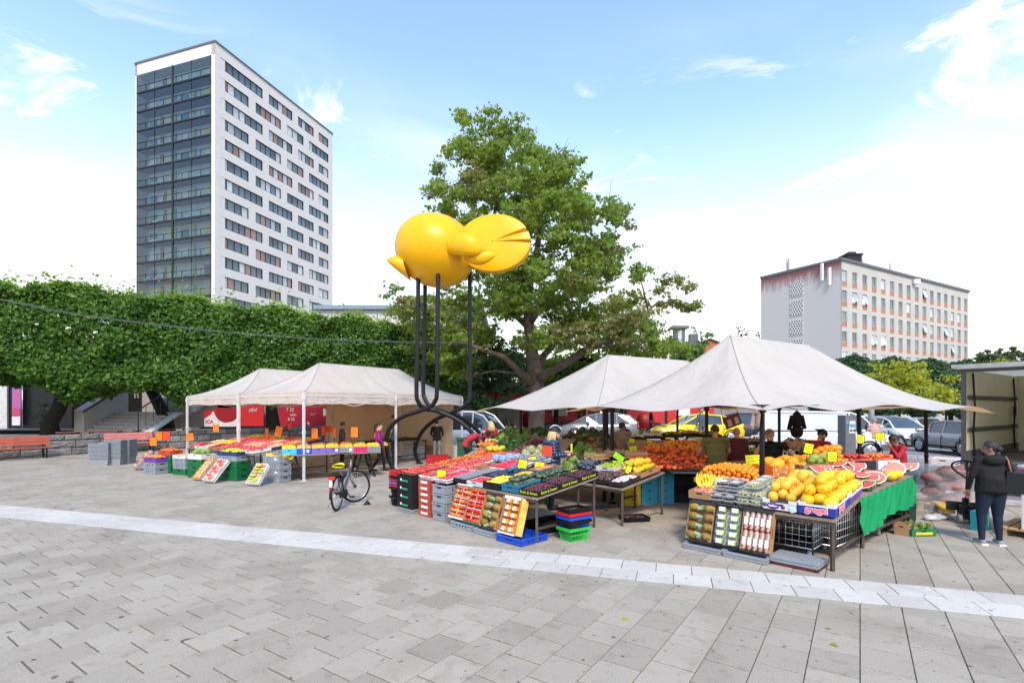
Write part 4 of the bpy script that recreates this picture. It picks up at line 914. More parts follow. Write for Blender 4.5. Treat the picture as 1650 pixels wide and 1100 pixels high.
legs = [[(674,440,17.3),(673,540,17.3),(671,628,17.3),(674,647,17.35),(684,658,17.45),(703,662,17.5),(733,674,17.45),(757,693,17.4),(771,716,17.4),(774,738,17.4),(772,757,17.4)],
        [(706,428,16.9),(705,540,16.9),(704,628,16.9),(701,646,16.95),(692,656,17.05),(676,662,17.2),(648,672,17.4),(630,687,17.5),(623,706,17.55),(625,733,17.6),(634,757,17.62)],
        [(685,455,18.3),(684,540,18.3),(682,625,18.3),(685,643,18.25),(694,655,18.2),(712,662,18.2),(742,672,18.4),(768,692,18.7),(782,716,18.9),(783,735,19),(780,750,19)],
        [(757,432,17.9),(757,540,17.9),(757,635,17.9),(753,649,17.9),(743,658,18),(727,665,18.2),(700,677,18.7),(679,697,19.2),(669,722,19.5),(671,736,19.6),(676,748,19.65)]]
for lg in legs:
    P = [Q(*p) for p in lg]; P[-1].z = 0; q = MB(); q.tube(smooth(P), .072, 12)
    for k in range(12):
        z0 = P[0].lerp(P[2], (k+.5)/12); q.tube([z0-Vector((0,0,.012)), z0+Vector((0,0,.012))], .076, 12)
    q.lathe([(.14,0),(.14,.03),(.075,.05)], 14, P[-1]); q.obj('leg', blk, t)
# ---------------- vehicles ----------------
carglass = mat('car_glass', (.025,.035,.04), .05, var=.2, scale=1, spec=1.0)
lampm = mat('headlamp_glass', (.55,.57,.58), .12, var=.1); tail_l = mat('tail_lamp_red', (.35,.01,.01), .2)
rim_m = mat('alloy_rim', (.50,.51,.53), .3, .7); blackp = mat('black_plastic', (.02,.02,.022), .55)
def paint(n, c, coat=.6): return mat(n, c, .3, var=.03, scale=1, coat=coat)
WM = {}
def wheel_parts(r):
    if r not in WM:
        ty = MB(); ty.tube([(r*.83*cos(a), 0, r*.83*sin(a)) for a in [2*pi*i/20 for i in range(20)]], r*.17, 8, closed=True); 
        tm = ty.mesh('tyre', rubber); tm.transform(Matrix.Diagonal((1,1.35,1,1)))
        rm = MB(); rm.lathe([(.02,.05),(r*.12,.06),(r*.16,.02),(r*.16,0)], 12, rot=(pi/2,0,0)); rm.lathe([(r*.68,.04),(r*.72,.02),(r*.70,-.05)], 20, rot=(pi/2,0,0))
        for i in range(5):
            a = 2*pi*i/5; rm.bar((r*.1*cos(a),-.03,r*.1*sin(a)), (r*.7*cos(a),-.03,r*.7*sin(a)), r*.2, .03)
        bk = MB().lathe([(.001,.0),(r*.72,.0)], 20, rot=(pi/2,0,0)).mesh('hub', blackp)
        WM[r] = (tm, rm.mesh('rim', rim_m), bk)
    return WM[r]
def car(name, label, cat, loc, rz, pm, prof, Lc, Wc, glassx, wheels, r=.32, group=None, belt=.92):
    """prof: (x, z_low, z_top_of_body, z_roof or None); x from the rear (0) to the nose (Lc); local +x is forward"""
    t = thing(name, label, cat, loc, rz, group); hw = Wc/2
    b = MB(); rows = []
    for x, zl, zb, zr in prof:
        ins = .06 if x in (prof[0][0], prof[-1][0]) else 0; taper = .14*max(0, (abs(x-Lc/2)/(Lc/2))**6); w = hw-taper-ins
        rows.append([(x,-w*.88,zl),(x,-w*.985,zl+.12),(x,-w,zl+(zb-zl)*.55),(x,-w*.95,zb-.02),(x,-w*.88,zb+.012),(x,w*.88,zb+.012),(x,w*.95,zb-.02),(x,w,zl+(zb-zl)*.55),(x,w*.985,zl+.12),(x,w*.88,zl)])
    b.sheet([[Vector(p) for p in r+r[:1]] for r in rows]); k = len(rows[0])
    b.add(rows[0], [tuple(range(k))]); b.add(rows[-1], [tuple(range(k-1, -1, -1))])
    bo = b.obj('body', pm, t)
    g = MB(); rf = MB(); pr = [(x, zb, zr) for x, zl, zb, zr in prof if zr]
    lo = lambda x, zb, s: Vector((x, s*hw*.90, zb)); hi = lambda x, zr, s: Vector((x, s*hw*.70, zr))
    x0, x1 = pr[0][0], pr[-1][0]
    roof = [(x, z) for x, _, z in pr]
    ins = [(x, zr) for x, zb, zr in pr]
    for s in (-1, 1):
        g.sheet([[lo(x, zb, s) for x, zb, zr in pr], [hi(x, zr, s) if zr > zb+.05 else lo(x, zb, s)+Vector((0,-s*.05,.01)) for x, zb, zr in pr]], sm=False)
    top = [[hi(x, zr, s) if zr > zb+.05 else lo(x, zb, s)+Vector((0,-s*.05,.01)) for s in (-1, -.5, .5, 1)] for x, zb, zr in pr]
    for r_ in top: r_[1].z += .02; r_[2].z += .02
    mid = [i for i, (x, zb, zr) in enumerate(pr) if zr > max(q[2] for q in pr)-.16]
    g.sheet(top[:mid[0]+1]); g.sheet(top[mid[-1]:]); g.obj('window', carglass, t)
    rf.sheet([[p+Vector((0,0,.006)) for p in r_] for r_ in top[mid[0]:mid[-1]+1]])
    for s in (-1, 1):                           # pillars and roof rails in body colour
        rail = [hi(x, zr, s)+Vector((0, s*.008, 0)) for x, zb, zr in pr if zr > zb+.05]
        ends = [lo(pr[0][0], pr[0][1], s)]+rail+[lo(pr[-1][0], pr[-1][1], s)]; rf.tube(ends, .042, 6)
        for gx in glassx:
            zr = np.interp(gx, [q[0] for q in pr], [q[2] for q in pr]); zb = np.interp(gx, [q[0] for q in pr], [q[1] for q in pr]); rf.bar(lo(gx, zb-.03, s), hi(gx, zr, s)+Vector((0,s*.01,0)), .07, .05)
    rf.obj('roof', pm, t)
    tm, rm, bk = wheel_parts(r)
    for x in wheels:
        for s in (-1, 1):
            wo = link('wheel', bk, t, (x, s*(hw-.07), r)); wo.rotation_euler = (0, 0, 0 if s < 0 else pi)
            link('tyre', tm, wo); link('rim', rm, wo, (0,-.06,0))
            a = MB(); a.tube([(x+(r+.06)*cos(q), s*(hw-.005), r+(r+.06)*sin(q)) for q in [pi*i/10 for i in range(11)]], .03, 5); a.lathe([(.001,0),(r+.05,0)], 18, (x, s*(hw-.02), r), rot=(pi/2,0,0)); a.obj('wheel_arch', blackp, t)
    for s in (-1, 1):
        h = MB(); h.ell((Lc-.16, s*(hw-.28), prof[-1][2]-.02), (.14,.2,.09), 10, 6); h.obj('headlight', lampm, t)
        h = MB(); h.ell((.06, s*(hw-.2), prof[0][2]-.06), (.08,.14,.14), 10, 6); h.obj('tail_light', tail_l, t)
        mi = MB(); mx_ = glassx[-1]+.45; mi.ell((mx_, s*(hw+.08), belt+.1), (.09,.1,.08), 8, 6); mi.obj('mirror', pm, t)
        for gx in glassx:
            d = MB(); d.box((gx-.12, s*(hw+.004), belt-.14), (.2,.03,.035)); d.obj('door_handle', pm, t)
        d = MB()
        for gx in list(glassx)+[glassx[-1]+.95]: d.box((gx-.02, s*(hw-.012), belt-.38), (.012,.05,.62))
        d.box((Lc*.5, s*(hw-.004), .36), (Lc*.52,.03,.06)); d.obj('door_seam', blackp, t)
    gr = MB(); gr.box((Lc-.01, 0, prof[-1][2]-.16), (.06, Wc*.42, .14)); gr.box((Lc-.0, 0, prof[-1][1]+.1), (.06, Wc*.7, .12)); gr.obj('grille', blackp, t)
    pl = MB(); pl.box((Lc+.02, 0, prof[-1][1]+.17), (.03, .5, .11)); pl.obj('number_plate', white_paint, t)
    return t
wagon = [(0,.35,.80,None),(.06,.28,.95,1.0),(.35,.24,.95,1.38),(1.0,.24,.95,1.47),(2.0,.24,.94,1.48),(2.75,.24,.93,1.42),(3.35,.24,.95,1.02),(3.5,.24,.94,.95),(4.1,.24,.80,None),(4.3,.28,.68,None)]
hatch = [(0,.38,.85,None),(.06,.3,.98,1.02),(.5,.24,.98,1.40),(1.2,.24,.97,1.50),(2.2,.24,.95,1.49),(2.8,.24,.95,1.34),(3.5,.24,.98,1.03),(3.6,.24,.96,.97),(4.1,.24,.82,None),(4.3,.3,.68,None)]
sedan = [(0,.36,.85,None),(.08,.28,.98,None),(.5,.24,1.0,1.02),(1.1,.24,.97,1.38),(1.9,.24,.95,1.46),(2.6,.24,.94,1.40),(3.35,.24,.97,1.0),(3.5,.24,.95,.96),(4.3,.24,.80,None),(4.55,.3,.66,None)]
van = [(0,.42,1.05,None),(.03,.34,1.1,1.9),(.3,.32,1.1,1.93),(2,.32,1.1,1.94),(3.3,.32,1.1,1.92),(3.75,.32,1.1,1.74),(4.25,.32,1.12,1.18),(4.35,.32,1.1,1.12),(4.75,.32,.95,None),(4.95,.38,.74,None)]
t = car('taxi', 'grey taxi with white lettering on its door behind the vegetable stall', 'taxi', (6.95, 28.4, .3), pi-.10, paint('taxi_grey', (.15,.152,.158)), hatch, 4.4, 1.75, (1.2, 2.3), (.8, 3.45))
text('TAXI', .5, white_paint, t, frame((2.85,.90,.62), (-1,0,0), (0,0,1)), bold=.012)
MB().box((1.9,0,1.58), (.3,.5,.14)).obj('roof_sign', white_paint, t)
h_ = MB(); h_.ell((2.3,.62,1.12), (.1,.1,.14)); h_.ell((2.35,.6,.85), (.18,.25,.2)); 
yel = paint('taxi_yellow', (.80,.58,.006))
t = car('taxi', 'bright yellow taxi parked nose-left behind the tomato display', 'taxi', (12.0, 27.3, .3), pi+.14, yel, sedan, 4.6, 1.8, (1.3, 2.3), (.85, 3.6))
MB().box((1.9,0,1.55), (.3,.5,.14)).obj('roof_sign', yel, t)
dd = MB()
for i in range(9): dd.box((2.85-.12*(i % 3), .885, .5+.13*(i//3)), (.07,.03,.08 if i % 2 else .05))
dd.obj('print', blackp, t); MB().box((4.15,0,.88), (.1,.7,.02)).obj('hood_print', blackp, t)
car('parked_car', 'dark blue hatchback parked behind the white barrier', 'car', (14.6, 28.2, .3), pi-.45, paint('dark_blue_paint', (.045,.05,.07)), hatch, 4.3, 1.72, (1.2, 2.3), (.8, 3.4))
t = car('van', 'white panel van parked beyond the stall, nose to the right', 'van', (11.75, 23.9, 0), -.38, paint('van_white', (.72,.73,.73)), van, 4.95, 1.9, (3.25,), (.95, 3.95), .33, belt=1.05)
MB().box((1.55,0,1.5), (3.15,1.84,.74)).obj('cargo_panel', paint('van_white', (.72,.73,.73)), t)
MB().prism([(4.4,-.93,.34),(4.98,-.8,.36),(4.98,.8,.36),(4.4,.93,.34)], (0,0,.26)).obj('bumper', mat('van_bumper', (.10,.105,.11), .5), t)
wp = paint('white_car_paint', (.74,.75,.76)); gp = 'white cars in the parking rows'
car('parked_car', 'white car right of the ticket machine, behind the person in pink', 'car', (18.6, 30.5, .05), -1.75, wp, hatch, 4.3, 1.75, (1.2, 2.3), (.8, 3.4), group=gp)
car('parked_car', 'white hatchback parked behind the silver estate car', 'car', (22.0, 31.0, .05), -1.75, wp, hatch, 4.3, 1.75, (1.2, 2.3), (.8, 3.4), group=gp)
car('parked_car', 'white saloon in the far parking row left of the tent pole', 'car', (25.0, 33.0, .05), -1.7, wp, sedan, 4.5, 1.78, (1.3, 2.3), (.85, 3.55), group=gp)
car('parked_car', 'dark car roof seen in the far row above the silver estate', 'car', (31.5, 36.0, .05), -1.4, paint('dark_blue_paint', (.045,.05,.07)), sedan, 4.5, 1.78, (1.3, 2.3), (.85, 3.55))
car('parked_car', 'white car in the last parking row between the two right poles', 'car', (27.3, 39.5, .05), -1.6, wp, sedan, 4.5, 1.78, (1.3, 2.3), (.85, 3.55), group=gp)
car('parked_car', 'black car parked in the last row behind the pink coat', 'car', (23.5, 39.5, .05), -1.6, paint('black_paint', (.02,.02,.023)), hatch, 4.3, 1.75, (1.2, 2.3), (.8, 3.4))
car('estate_car', 'silver grey estate car parked along the kerb right of the black pole', 'car', (20.0, 21.0, .05), 1.50, paint('silver_paint', (.30,.29,.285)), wagon, 4.3, 1.7, (.95, 2.0, 2.9), (.8, 3.35), .31)
car('van', 'white van front showing beside the left tent behind the red coats', 'van', (-4.6, 25.4, 0), -.35, paint('van_white', (.72,.73,.73)), van, 4.95, 1.9, (3.25,), (.95, 3.95), .33, belt=1.05)
# box truck with its open rear towards the stalls
GA = radians(35); Gv = Vector((cos(GA), sin(GA), 0)); Fv = Vector((sin(GA), -cos(GA), 0))
t = thing('box_truck', 'box truck at the right edge with its cream-lined cargo box standing open', 'truck', (11.65, 13.15, 0), GA)
cream = mat('cream_lining', (.62,.56,.36), .55, var=.07, scale=1.4); tin = mat('truck_grey_metal', (.075,.075,.08), .5)
Lb, Wb, z0, z1 = 5.3, 2.55, .80, 3.13
q = MB().box((Lb/2,.03,(z0+z1)/2), (Lb,.05,z1-z0)).obj('side_lining', cream, t)
MB().box((Lb/2,-Wb-.03,(z0+z1)/2), (Lb,.05,z1-z0)).obj('side_lining', cream, t); MB().box((Lb,-Wb/2,(z0+z1)/2), (.05,Wb,z1-z0)).obj('front_lining', cream, t)
MB().box((Lb/2-.25,-Wb/2,z1+.06), (Lb+.6,Wb+.3,.09)).obj('roof', mat('truck_roof', (.62,.61,.57), .6, trans=.75), t)
MB().box((Lb/2,-Wb/2,z0-.06), (Lb,Wb,.12)).obj('cargo_floor', mat('truck_floor', (.10,.09,.08), .7), t)
f = MB(); f.box((-.03,.03,(z0+z1)/2-.3), (.07,.09,z1-z0+.75)); f.box((-.03,-Wb-.03,(z0+z1)/2), (.12,.14,z1-z0+.15)); f.box((-.05,-Wb/2,z0-.1), (.14,Wb+.2,.22)); f.box((-.02,-Wb/2,z1-.02), (.1,Wb+.2,.1)); f.obj('rear_frame', tin, t)
for z in (1.58, 2.42):
    r_ = MB(); r_.box((Lb/2,-.015,z), (Lb-.3,.03,.11)); r_.box((Lb/2,-.035,z), (Lb-.3,.02,.03)); r_.obj('lashing_rail', tin, t)
MB().box((Lb/2,-.015,z0+.13), (Lb-.1,.03,.24)).obj('skirting', tin, t)
for x in (.4, 4.5):
    s_ = MB(); s_.tube([(x,-.05,3.05),(x+.04,-.08,2.2),(x,-.06,1.5),(x+.05,-.07,.9)], .025, 5); s_.obj('strap', mat('strap_dark', (.06,.03,.03), .8), t)
s_ = MB(); s_.box((4.5,-.08,2.05), (.1,.06,.3)); s_.obj('strap_buckle', dark_metal, t)
MB().box((Lb/2+.2,-Wb/2,.60), (Lb,.9,.2)).obj('chassis', tin, t)
tm, rm, bk = wheel_parts(.42)
for x, y in ((2.0,-.2),(2.0,-2.2),(6.2,-.2),(6.2,-2.2)): w = link('wheel', bk, t, (x,y,.42)); link('tyre', tm, w)
c = MB(); c.box((6.5,-Wb/2,1.35), (1.9,2.2,2.0)); c.obj('cab', paint('van_white', (.72,.73,.73)), t); MB().box((7.5,-Wb/2,1.8), (.06,1.9,.8)).obj('windscreen', carglass, t)
# parking ticket machine, lamp pole, barrier
t = thing('ticket_machine', 'grey parking ticket machine with posters in front of the white van', 'machine', (12.55, 19.2, 0), .1)
MB().box((0,0,.93), (.42,.4,1.86)).obj('body', mat('machine_grey', (.16,.165,.17), .45), t); p = MB().box((.05,-.21,1.42), (.24,.02,.46)).obj('notice', white_paint, t)
MB().box((.05,-.225,1.48), (.2,.012,.12)).obj('print', mat('print_blue', (.10,.33,.6), .5), p); MB().box((.0,-.225,1.3), (.07,.012,.08)).obj('print', blackp, p); MB().box((.12,-.225,1.3), (.07,.012,.08)).obj('print', blackp, p)
MB().box((-.14,-.21,1.6), (.08,.02,.12)).obj('sticker', mat('print_blue', (.1,.33,.6)), t); MB().box((-.07,-.21,1.58), (.05,.02,.18)).obj('sticker', tail_l, t)
t = thing('lamp_post', 'grey street pole in the car park between the white cars', 'post', (18.6, 26.5, .05)); MB().tube([(0,0,0),(0,0,2.9)], .13, 10).obj('pole', mat('pole_grey', (.22,.22,.21), .5), t); MB().box((0,0,2.9), (.3,.3,.12)).obj('lamp', mat('pole_grey', (.22,.22,.21)), t)
t = thing('barrier', 'white steel crowd barrier behind the man in maroon', 'barrier', (8.9, 19.0, 0), .05)
m = MB(); m.tube([(0,0,.15),(0,0,1.1),(1.5,0,1.1),(1.5,0,.15),(0,0,.15)], .025, 6)
for i in range(1, 10): m.tube([(i*.15,0,.15),(i*.15,0,1.1)], .011, 5)
m.obj('frame', white_paint, t); MB().box((.25,-.03,.85), (.25,.02,.18)).obj('notice', mat('machine_grey', (.16,.165,.17)), t)
for x in (.1, 1.4): MB().bar((x,-.25,.03),(x,.25,.03), .05).obj('foot', dark_metal, t)
# ---------------- people ----------------
skinm = lambda n, c: mat('skin_'+n, c, .55, var=.06, scale=8, spec=.35)
SK = {'light': skinm('light', (.55,.33,.24)), 'tan': skinm('tan', (.42,.23,.15)), 'brown': skinm('brown', (.24,.125,.08))}
eyem = mat('eye_dark', (.02,.015,.012), .2); hairs = {n: mat('hair_'+n, c, .55, var=.4, scale=14, bump=.6, bscale=50) for n, c in (('black', (.012,.01,.01)), ('brown', (.05,.028,.018)), ('grey', (.25,.22,.20)), ('blonde', (.55,.38,.17)), ('short', (.13,.08,.05)))}
def fab(n, c): return mat('cloth_'+n, c, .85, var=.16, scale=7, bump=.5, bscale=14)
def person(label, loc, rz, h, skin, top, legs, shoes, pose=None, sleeve=1.0, hair='black', style='short', hem=.86, wide=1.0, belly=0., extra=None, seat=False):
    """local +y is forward; joints in metres for a 1.70 m body, scaled to h"""
    s = h/1.70
    J = dict(pel=(0,0,.93), wst=(0,0,1.08), chs=(0,.01,1.27), nck=(0,.0,1.44), hed=(0,.035,1.585),
             shL=(-.185,0,1.395), elL=(-.235,-.02,1.13), wrL=(-.235,.06,.90), shR=(.185,0,1.395), elR=(.235,-.02,1.13), wrR=(.235,.06,.90),
             hiL=(-.09,0,.90), knL=(-.10,.02,.49), anL=(-.105,-.02,.085), hiR=(.09,0,.90), knR=(.10,.02,.49), anR=(.105,-.02,.085))
    if pose: J.update(pose)
    J = {k: Vector(v) for k, v in J.items()}
    t = thing('person', label, 'person', loc, rz); t.scale = (s, s, s)
    m = MB(); w = wide
    def cap(a, b, r0, r1):
        a, b = Vector(a), Vector(b); d = b-a; L_ = max(d.length, 1e-4); n = d/L_; k = 6
        pts = [a-n*r0*.98, a-n*r0*.8, a-n*r0*.45, a, a.lerp(b,.5), b, b+n*r1*.45, b+n*r1*.8, b+n*r1*.98]; rs = [r0*.15, r0*.6, r0*.9, r0, (r0+r1)/2*1.02, r1, r1*.9, r1*.6, r1*.15]
        m.tube(pts, rs, 12)
    def torso(a, b, ra, rb):                      # elliptical body section chain
        a, b = Vector(a), Vector(b); x = Vector((1,0,0)); d = (b-a).normalized(); y = d.cross(x).normalized()*-1; rows = []
        for f in (-.12,0,.25,.5,.75,1,1.1):
            c = a.lerp(b, f); e = .55 if f in (-.12, 1.1) else 1; rx = (ra[0]+(rb[0]-ra[0])*f)*e; ry = (ra[1]+(rb[1]-ra[1])*f)*e
            rows.append([c+x*rx*cos(2*pi*j/16)+y*ry*sin(2*pi*j/16) for j in range(16)])
        m.sheet([r+r[:1] for r in rows]); m.add(rows[0], [tuple(range(16))]); m.add(rows[-1], [tuple(range(15,-1,-1))])
    torso(J['pel']-Vector((0,0,.05)), J['wst'], (.165*w,.125*w+belly*.3), (.148*w,.115*w+belly)); torso(J['wst'], J['chs'], (.15*w,.118*w+belly), (.172*w,.122)); torso(J['chs'], J['nck']-(J['nck']-J['chs'])*.18, (.172*w,.12), (.105,.07))
    cap(J['shL'], J['shR'], .068, .068); cap(J['nck']-Vector((0,0,.06)), J['hed']-Vector((0,.02,.04)), .056, .052)
    hd = J['hed']; fw = (pose or {}).get('face', (0,1,0)); fw = Vector(fw).normalized(); sd_ = fw.cross(Vector((0,0,1))); sd_ = (sd_ if sd_.length > .1 else Vector((1,0,0))).normalized(); uh = sd_.cross(fw).normalized()
    hr = Matrix((sd_, fw, uh)).transposed()
    HP = lambda x, y, z: hd+hr @ Vector((x, y, z))
    m.ell(HP(0,-.012,.028), (.076,.096,.096), 16, 12, rot=hr); m.ell(HP(0,.022,-.045), (.058,.07,.075), 14, 10, rot=hr)
    m.ell(HP(0,.098,-.018), (.014,.022,.028), 8, 6, rot=hr); m.ell(HP(0,.078,-.088), (.03,.022,.02), 8, 6, rot=hr); m.ell(HP(0,.084,-.062), (.026,.012,.009), 8, 6, rot=hr)
    for q in (-1, 1): m.ell(HP(q*.078,-.012,-.01), (.012,.022,.034), 8, 6, rot=hr)
    for q in 'LR':
        cap(J['sh'+q], J['el'+q], .056*w**.5, .043); cap(J['el'+q], J['wr'+q], .042, .029)
        cap(J['hi'+q], J['kn'+q], .092*w, .062*w**.5); cap(J['kn'+q], J['an'+q], .060*w**.5, .042)
        fd = Vector((0,1,0)); k = J['kn'+q]-J['an'+q]; sh = J['an'+q]-Vector((0,0,.04)); toe = Vector((pose or {}).get('toe'+q, sh+Vector((.02 if q == 'R' else -.02,.15,0)))); cap(sh-Vector((0,.03,0)), toe, .043, .036)
        a = J['wr'+q]; d = (J['wr'+q]-J['el'+q]).normalized(); cap(a, a+d*.075, .03, .034)
    tmp = link('tmp', m.mesh('tmp', [])); md = tmp.modifiers.new('r', 'REMESH'); md.mode = 'VOXEL'; md.voxel_size = .0125; md2 = tmp.modifiers.new('s', 'SMOOTH'); md2.factor = .5; md2.iterations = 4
    me = bpy.data.meshes.new_from_object(tmp.evaluated_get(bpy.context.evaluated_depsgraph_get())); bpy.data.objects.remove(tmp)
    me.name = 'body'
    bm = bmesh.new(); bm.from_mesh(me)
    fg = MB()                                      # fingers, rooted in the palms
    for q in 'LR':
        a = J['wr'+q]; d = (a-J['el'+q]).normalized(); sx = d.cross(Vector((0,0,1))); sx = (sx if sx.length > .2 else Vector((0,1,0))).normalized(); nn = sx.cross(d).normalized()
        curl = -nn if nn.z > 0 else nn
        for k_, (o, L_) in enumerate(((-.03,.07),(-.010,.082),(.010,.077),(.028,.06))):
            p = a+d*.085+sx*o; fg.tube([p, p+d*L_*.45+curl*.008, p+d*L_*.8+curl*.03, p+d*L_*.9+curl*.05], [.0095,.009,.008,.005], 6)
        p = a+d*.03-sx*.03; fg.tube([p, p-sx*.03+d*.03+curl*.01, p-sx*.035+d*.065+curl*.02], [.012,.0105,.007], 6)
    body_n = len(bm.faces); tm = fg.mesh('f', []); bm.from_mesh(tm); bpy.data.meshes.remove(tm)
    em = MB()
    for q in (-1, 1): em.ell(HP(q*.03,.082,.012), (.013,.008,.008), 8, 6, rot=hr); em.box(HP(q*.03,.09,.034), (.032,.008,.006), hr)
    nf = len(bm.faces); te = em.mesh('e', []); bm.from_mesh(te); bpy.data.meshes.remove(te)
    bones = []
    for q in 'LR': bones += [(J['sh'+q], J['el'+q], 'ua'), (J['el'+q], J['wr'+q], 'fa'), (J['wr'+q], J['wr'+q]+(J['wr'+q]-J['el'+q]).normalized()*.1, 'hand'), (J['hi'+q], J['kn'+q], 'leg'), (J['kn'+q], J['an'+q]+Vector((0,0,.03)), 'leg'), (J['an'+q]-Vector((0,0,.04)), J['an'+q]+Vector((0,.12,-.045)), 'foot')]
    bones += [(J['pel'], J['wst'], 'low'), (J['wst'], J['chs'], 'tor'), (J['chs'], J['nck']-Vector((0,0,.05)), 'tor'), (J['shL'], J['shR'], 'tor'), (J['nck']+Vector((0,0,.015)), J['hed'], 'head'), (J['hed'], HP(0,.05,.05), 'head')]
    A_ = np.array([b[0] for b in bones]); B_ = np.array([b[1] for b in bones]); D_ = B_-A_; LL = (D_*D_).sum(1)
    wt = np.array([.045 if b[2] in ('ua','fa','hand') else .13 if b[2] in ('tor','low') else .085 if b[2] == 'head' else .07 for b in bones])
    bm.faces.ensure_lookup_table()
    for i, f in enumerate(bm.faces):
        f.smooth = True
        if i >= nf: f.material_index = 4; continue
        if i >= body_n: f.material_index = 0; continue
        c = np.array(f.calc_center_median()); u = np.clip(((c-A_)*D_).sum(1)/LL, 0, 1); dist = np.linalg.norm(c-(A_+D_*u[:,None]), axis=1)/wt; j = int(dist.argmin()); k = bones[j][2]
        if k in ('hand', 'head'): mi = 0
        elif k == 'ua': mi = 1 if u[j] < sleeve*2 or sleeve >= .5 else 0
        elif k == 'fa': mi = 1 if u[j] < (sleeve-.5)*2 else 0
        elif k == 'tor': mi = 1
        elif k == 'low': mi = 1 if c[2] > hem else 2
        elif k == 'leg': mi = 1 if c[2] > hem else 2
        else: mi = 3
        f.material_index = mi
    bm.to_mesh(me); bm.free()
    for x in (SK[skin], top, legs, shoes, eyem): me.materials.append(x)
    link('body', me, t)
    hm = hairs[hair]; H = MB()
    if style != 'bald':
        rows = []
        for i in range(9):
            th = pi*.70*i/8; r_ = []
            for j in range(25):
                ph = 2*pi*j/24; lim = 1.0
                front = max(0, sin(ph)); tt = th*(1-.50*front); r_.append(HP(.082*sin(tt)*cos(ph)*1.02, -.014+.103*sin(tt)*sin(ph), .03+.103*cos(tt)+.004*sin(ph*9+i)))
            rows.append(r_)
        H.sheet(rows)
        if style == 'pony': H.ell(HP(0,-.115,.03), (.035,.04,.04), 10, 8); H.tube([HP(0,-.12,.03), HP(.0,-.17,.0), HP(0,-.175,-.1), HP(0,-.15,-.24)], [.028,.034,.03,.008], 10)
        if style == 'bun': H.ell(HP(0,-.115,.0), (.05,.05,.05), 10, 8); H.tube([HP(0,-.09,-.03), HP(.03,-.10,-.12), HP(.05,-.1,-.3)], [.04,.04,.02], 10)
        if style == 'long':
            for q in [k_/10 for k_ in range(-10, 11)]:
                a = pi*1.5+q*1.75; H.tube([HP(.082*cos(a)*.95,-.014+.1*sin(a),.05), HP(.092*cos(a),-.02+.108*sin(a),-.06), HP(.11*cos(a),-.02+.11*sin(a),-.18), HP(.10*cos(a)+.01*sin(q*20),-.02+.10*sin(a),-.29-.03*sin(q*17))], [.018,.026,.026,.006], 6)
        H.obj('hair', hm, t)
    if extra: extra(t, HP, J, hr)
    return t
T = lambda n, c: fab(n, c)
dark_tr = T('dark_trousers', (.02,.021,.026)); jeans = T('navy_jeans', (.018,.03,.065)); shoe = mat('shoe_dark', (.03,.03,.032), .6); shoe_g = mat('shoe_grey', (.22,.23,.25), .7)
G = lambda px, Y, z=0: Vector((K(px, Y), Y, z))
D = radians
# woman with the shoulder bag by the pallet truck, back turned
def bag(t, HP, J, hr):
    m = MB(); m.prism([(.10,-.16,.90),(.44,-.14,.86),(.46,-.03,.90),(.12,-.02,.94)], (.03,0,.33)); m.obj('shoulder_bag', mat('black_leather', (.02,.02,.022), .4), t)
    s_ = MB(); s_.tube([(.20,-.14,1.2),(.185,-.09,1.40),(.19,-.02,1.46),(.21,.04,1.38),(.27,-.03,1.22)], .014, 6); s_.obj('bag_strap', mat('brown_leather', (.30,.12,.045), .5), t)
    h = MB(); h.ell((0,-.09,1.41), (.15,.07,.09), 14, 8); h.obj('hood', T('black_hoodie', (.022,.021,.024)), t)
    for q in 'LR': MB().box(J['an'+q]+Vector((0,.05,-.075)), (.095,.29,.025)).obj('shoe_sole', white_paint, t)
person('person in a black hoodie and jeans with a shoulder bag by the pallet truck', G(1597,8.12), D(-14), 1.62, 'brown', T('black_hoodie', (.022,.021,.024)), jeans, shoe_g, wide=1.36, style='bun', hem=.80, belly=.035,
       pose=dict(face=(-.85,.45,.0), elL=(-.27,.0,1.13), wrL=(-.27,.08,.90), elR=(.30,-.06,1.15), wrR=(.42,.02,.98), knL=(-.12,.03,.49), anL=(-.14,-.02,.085)), extra=bag)
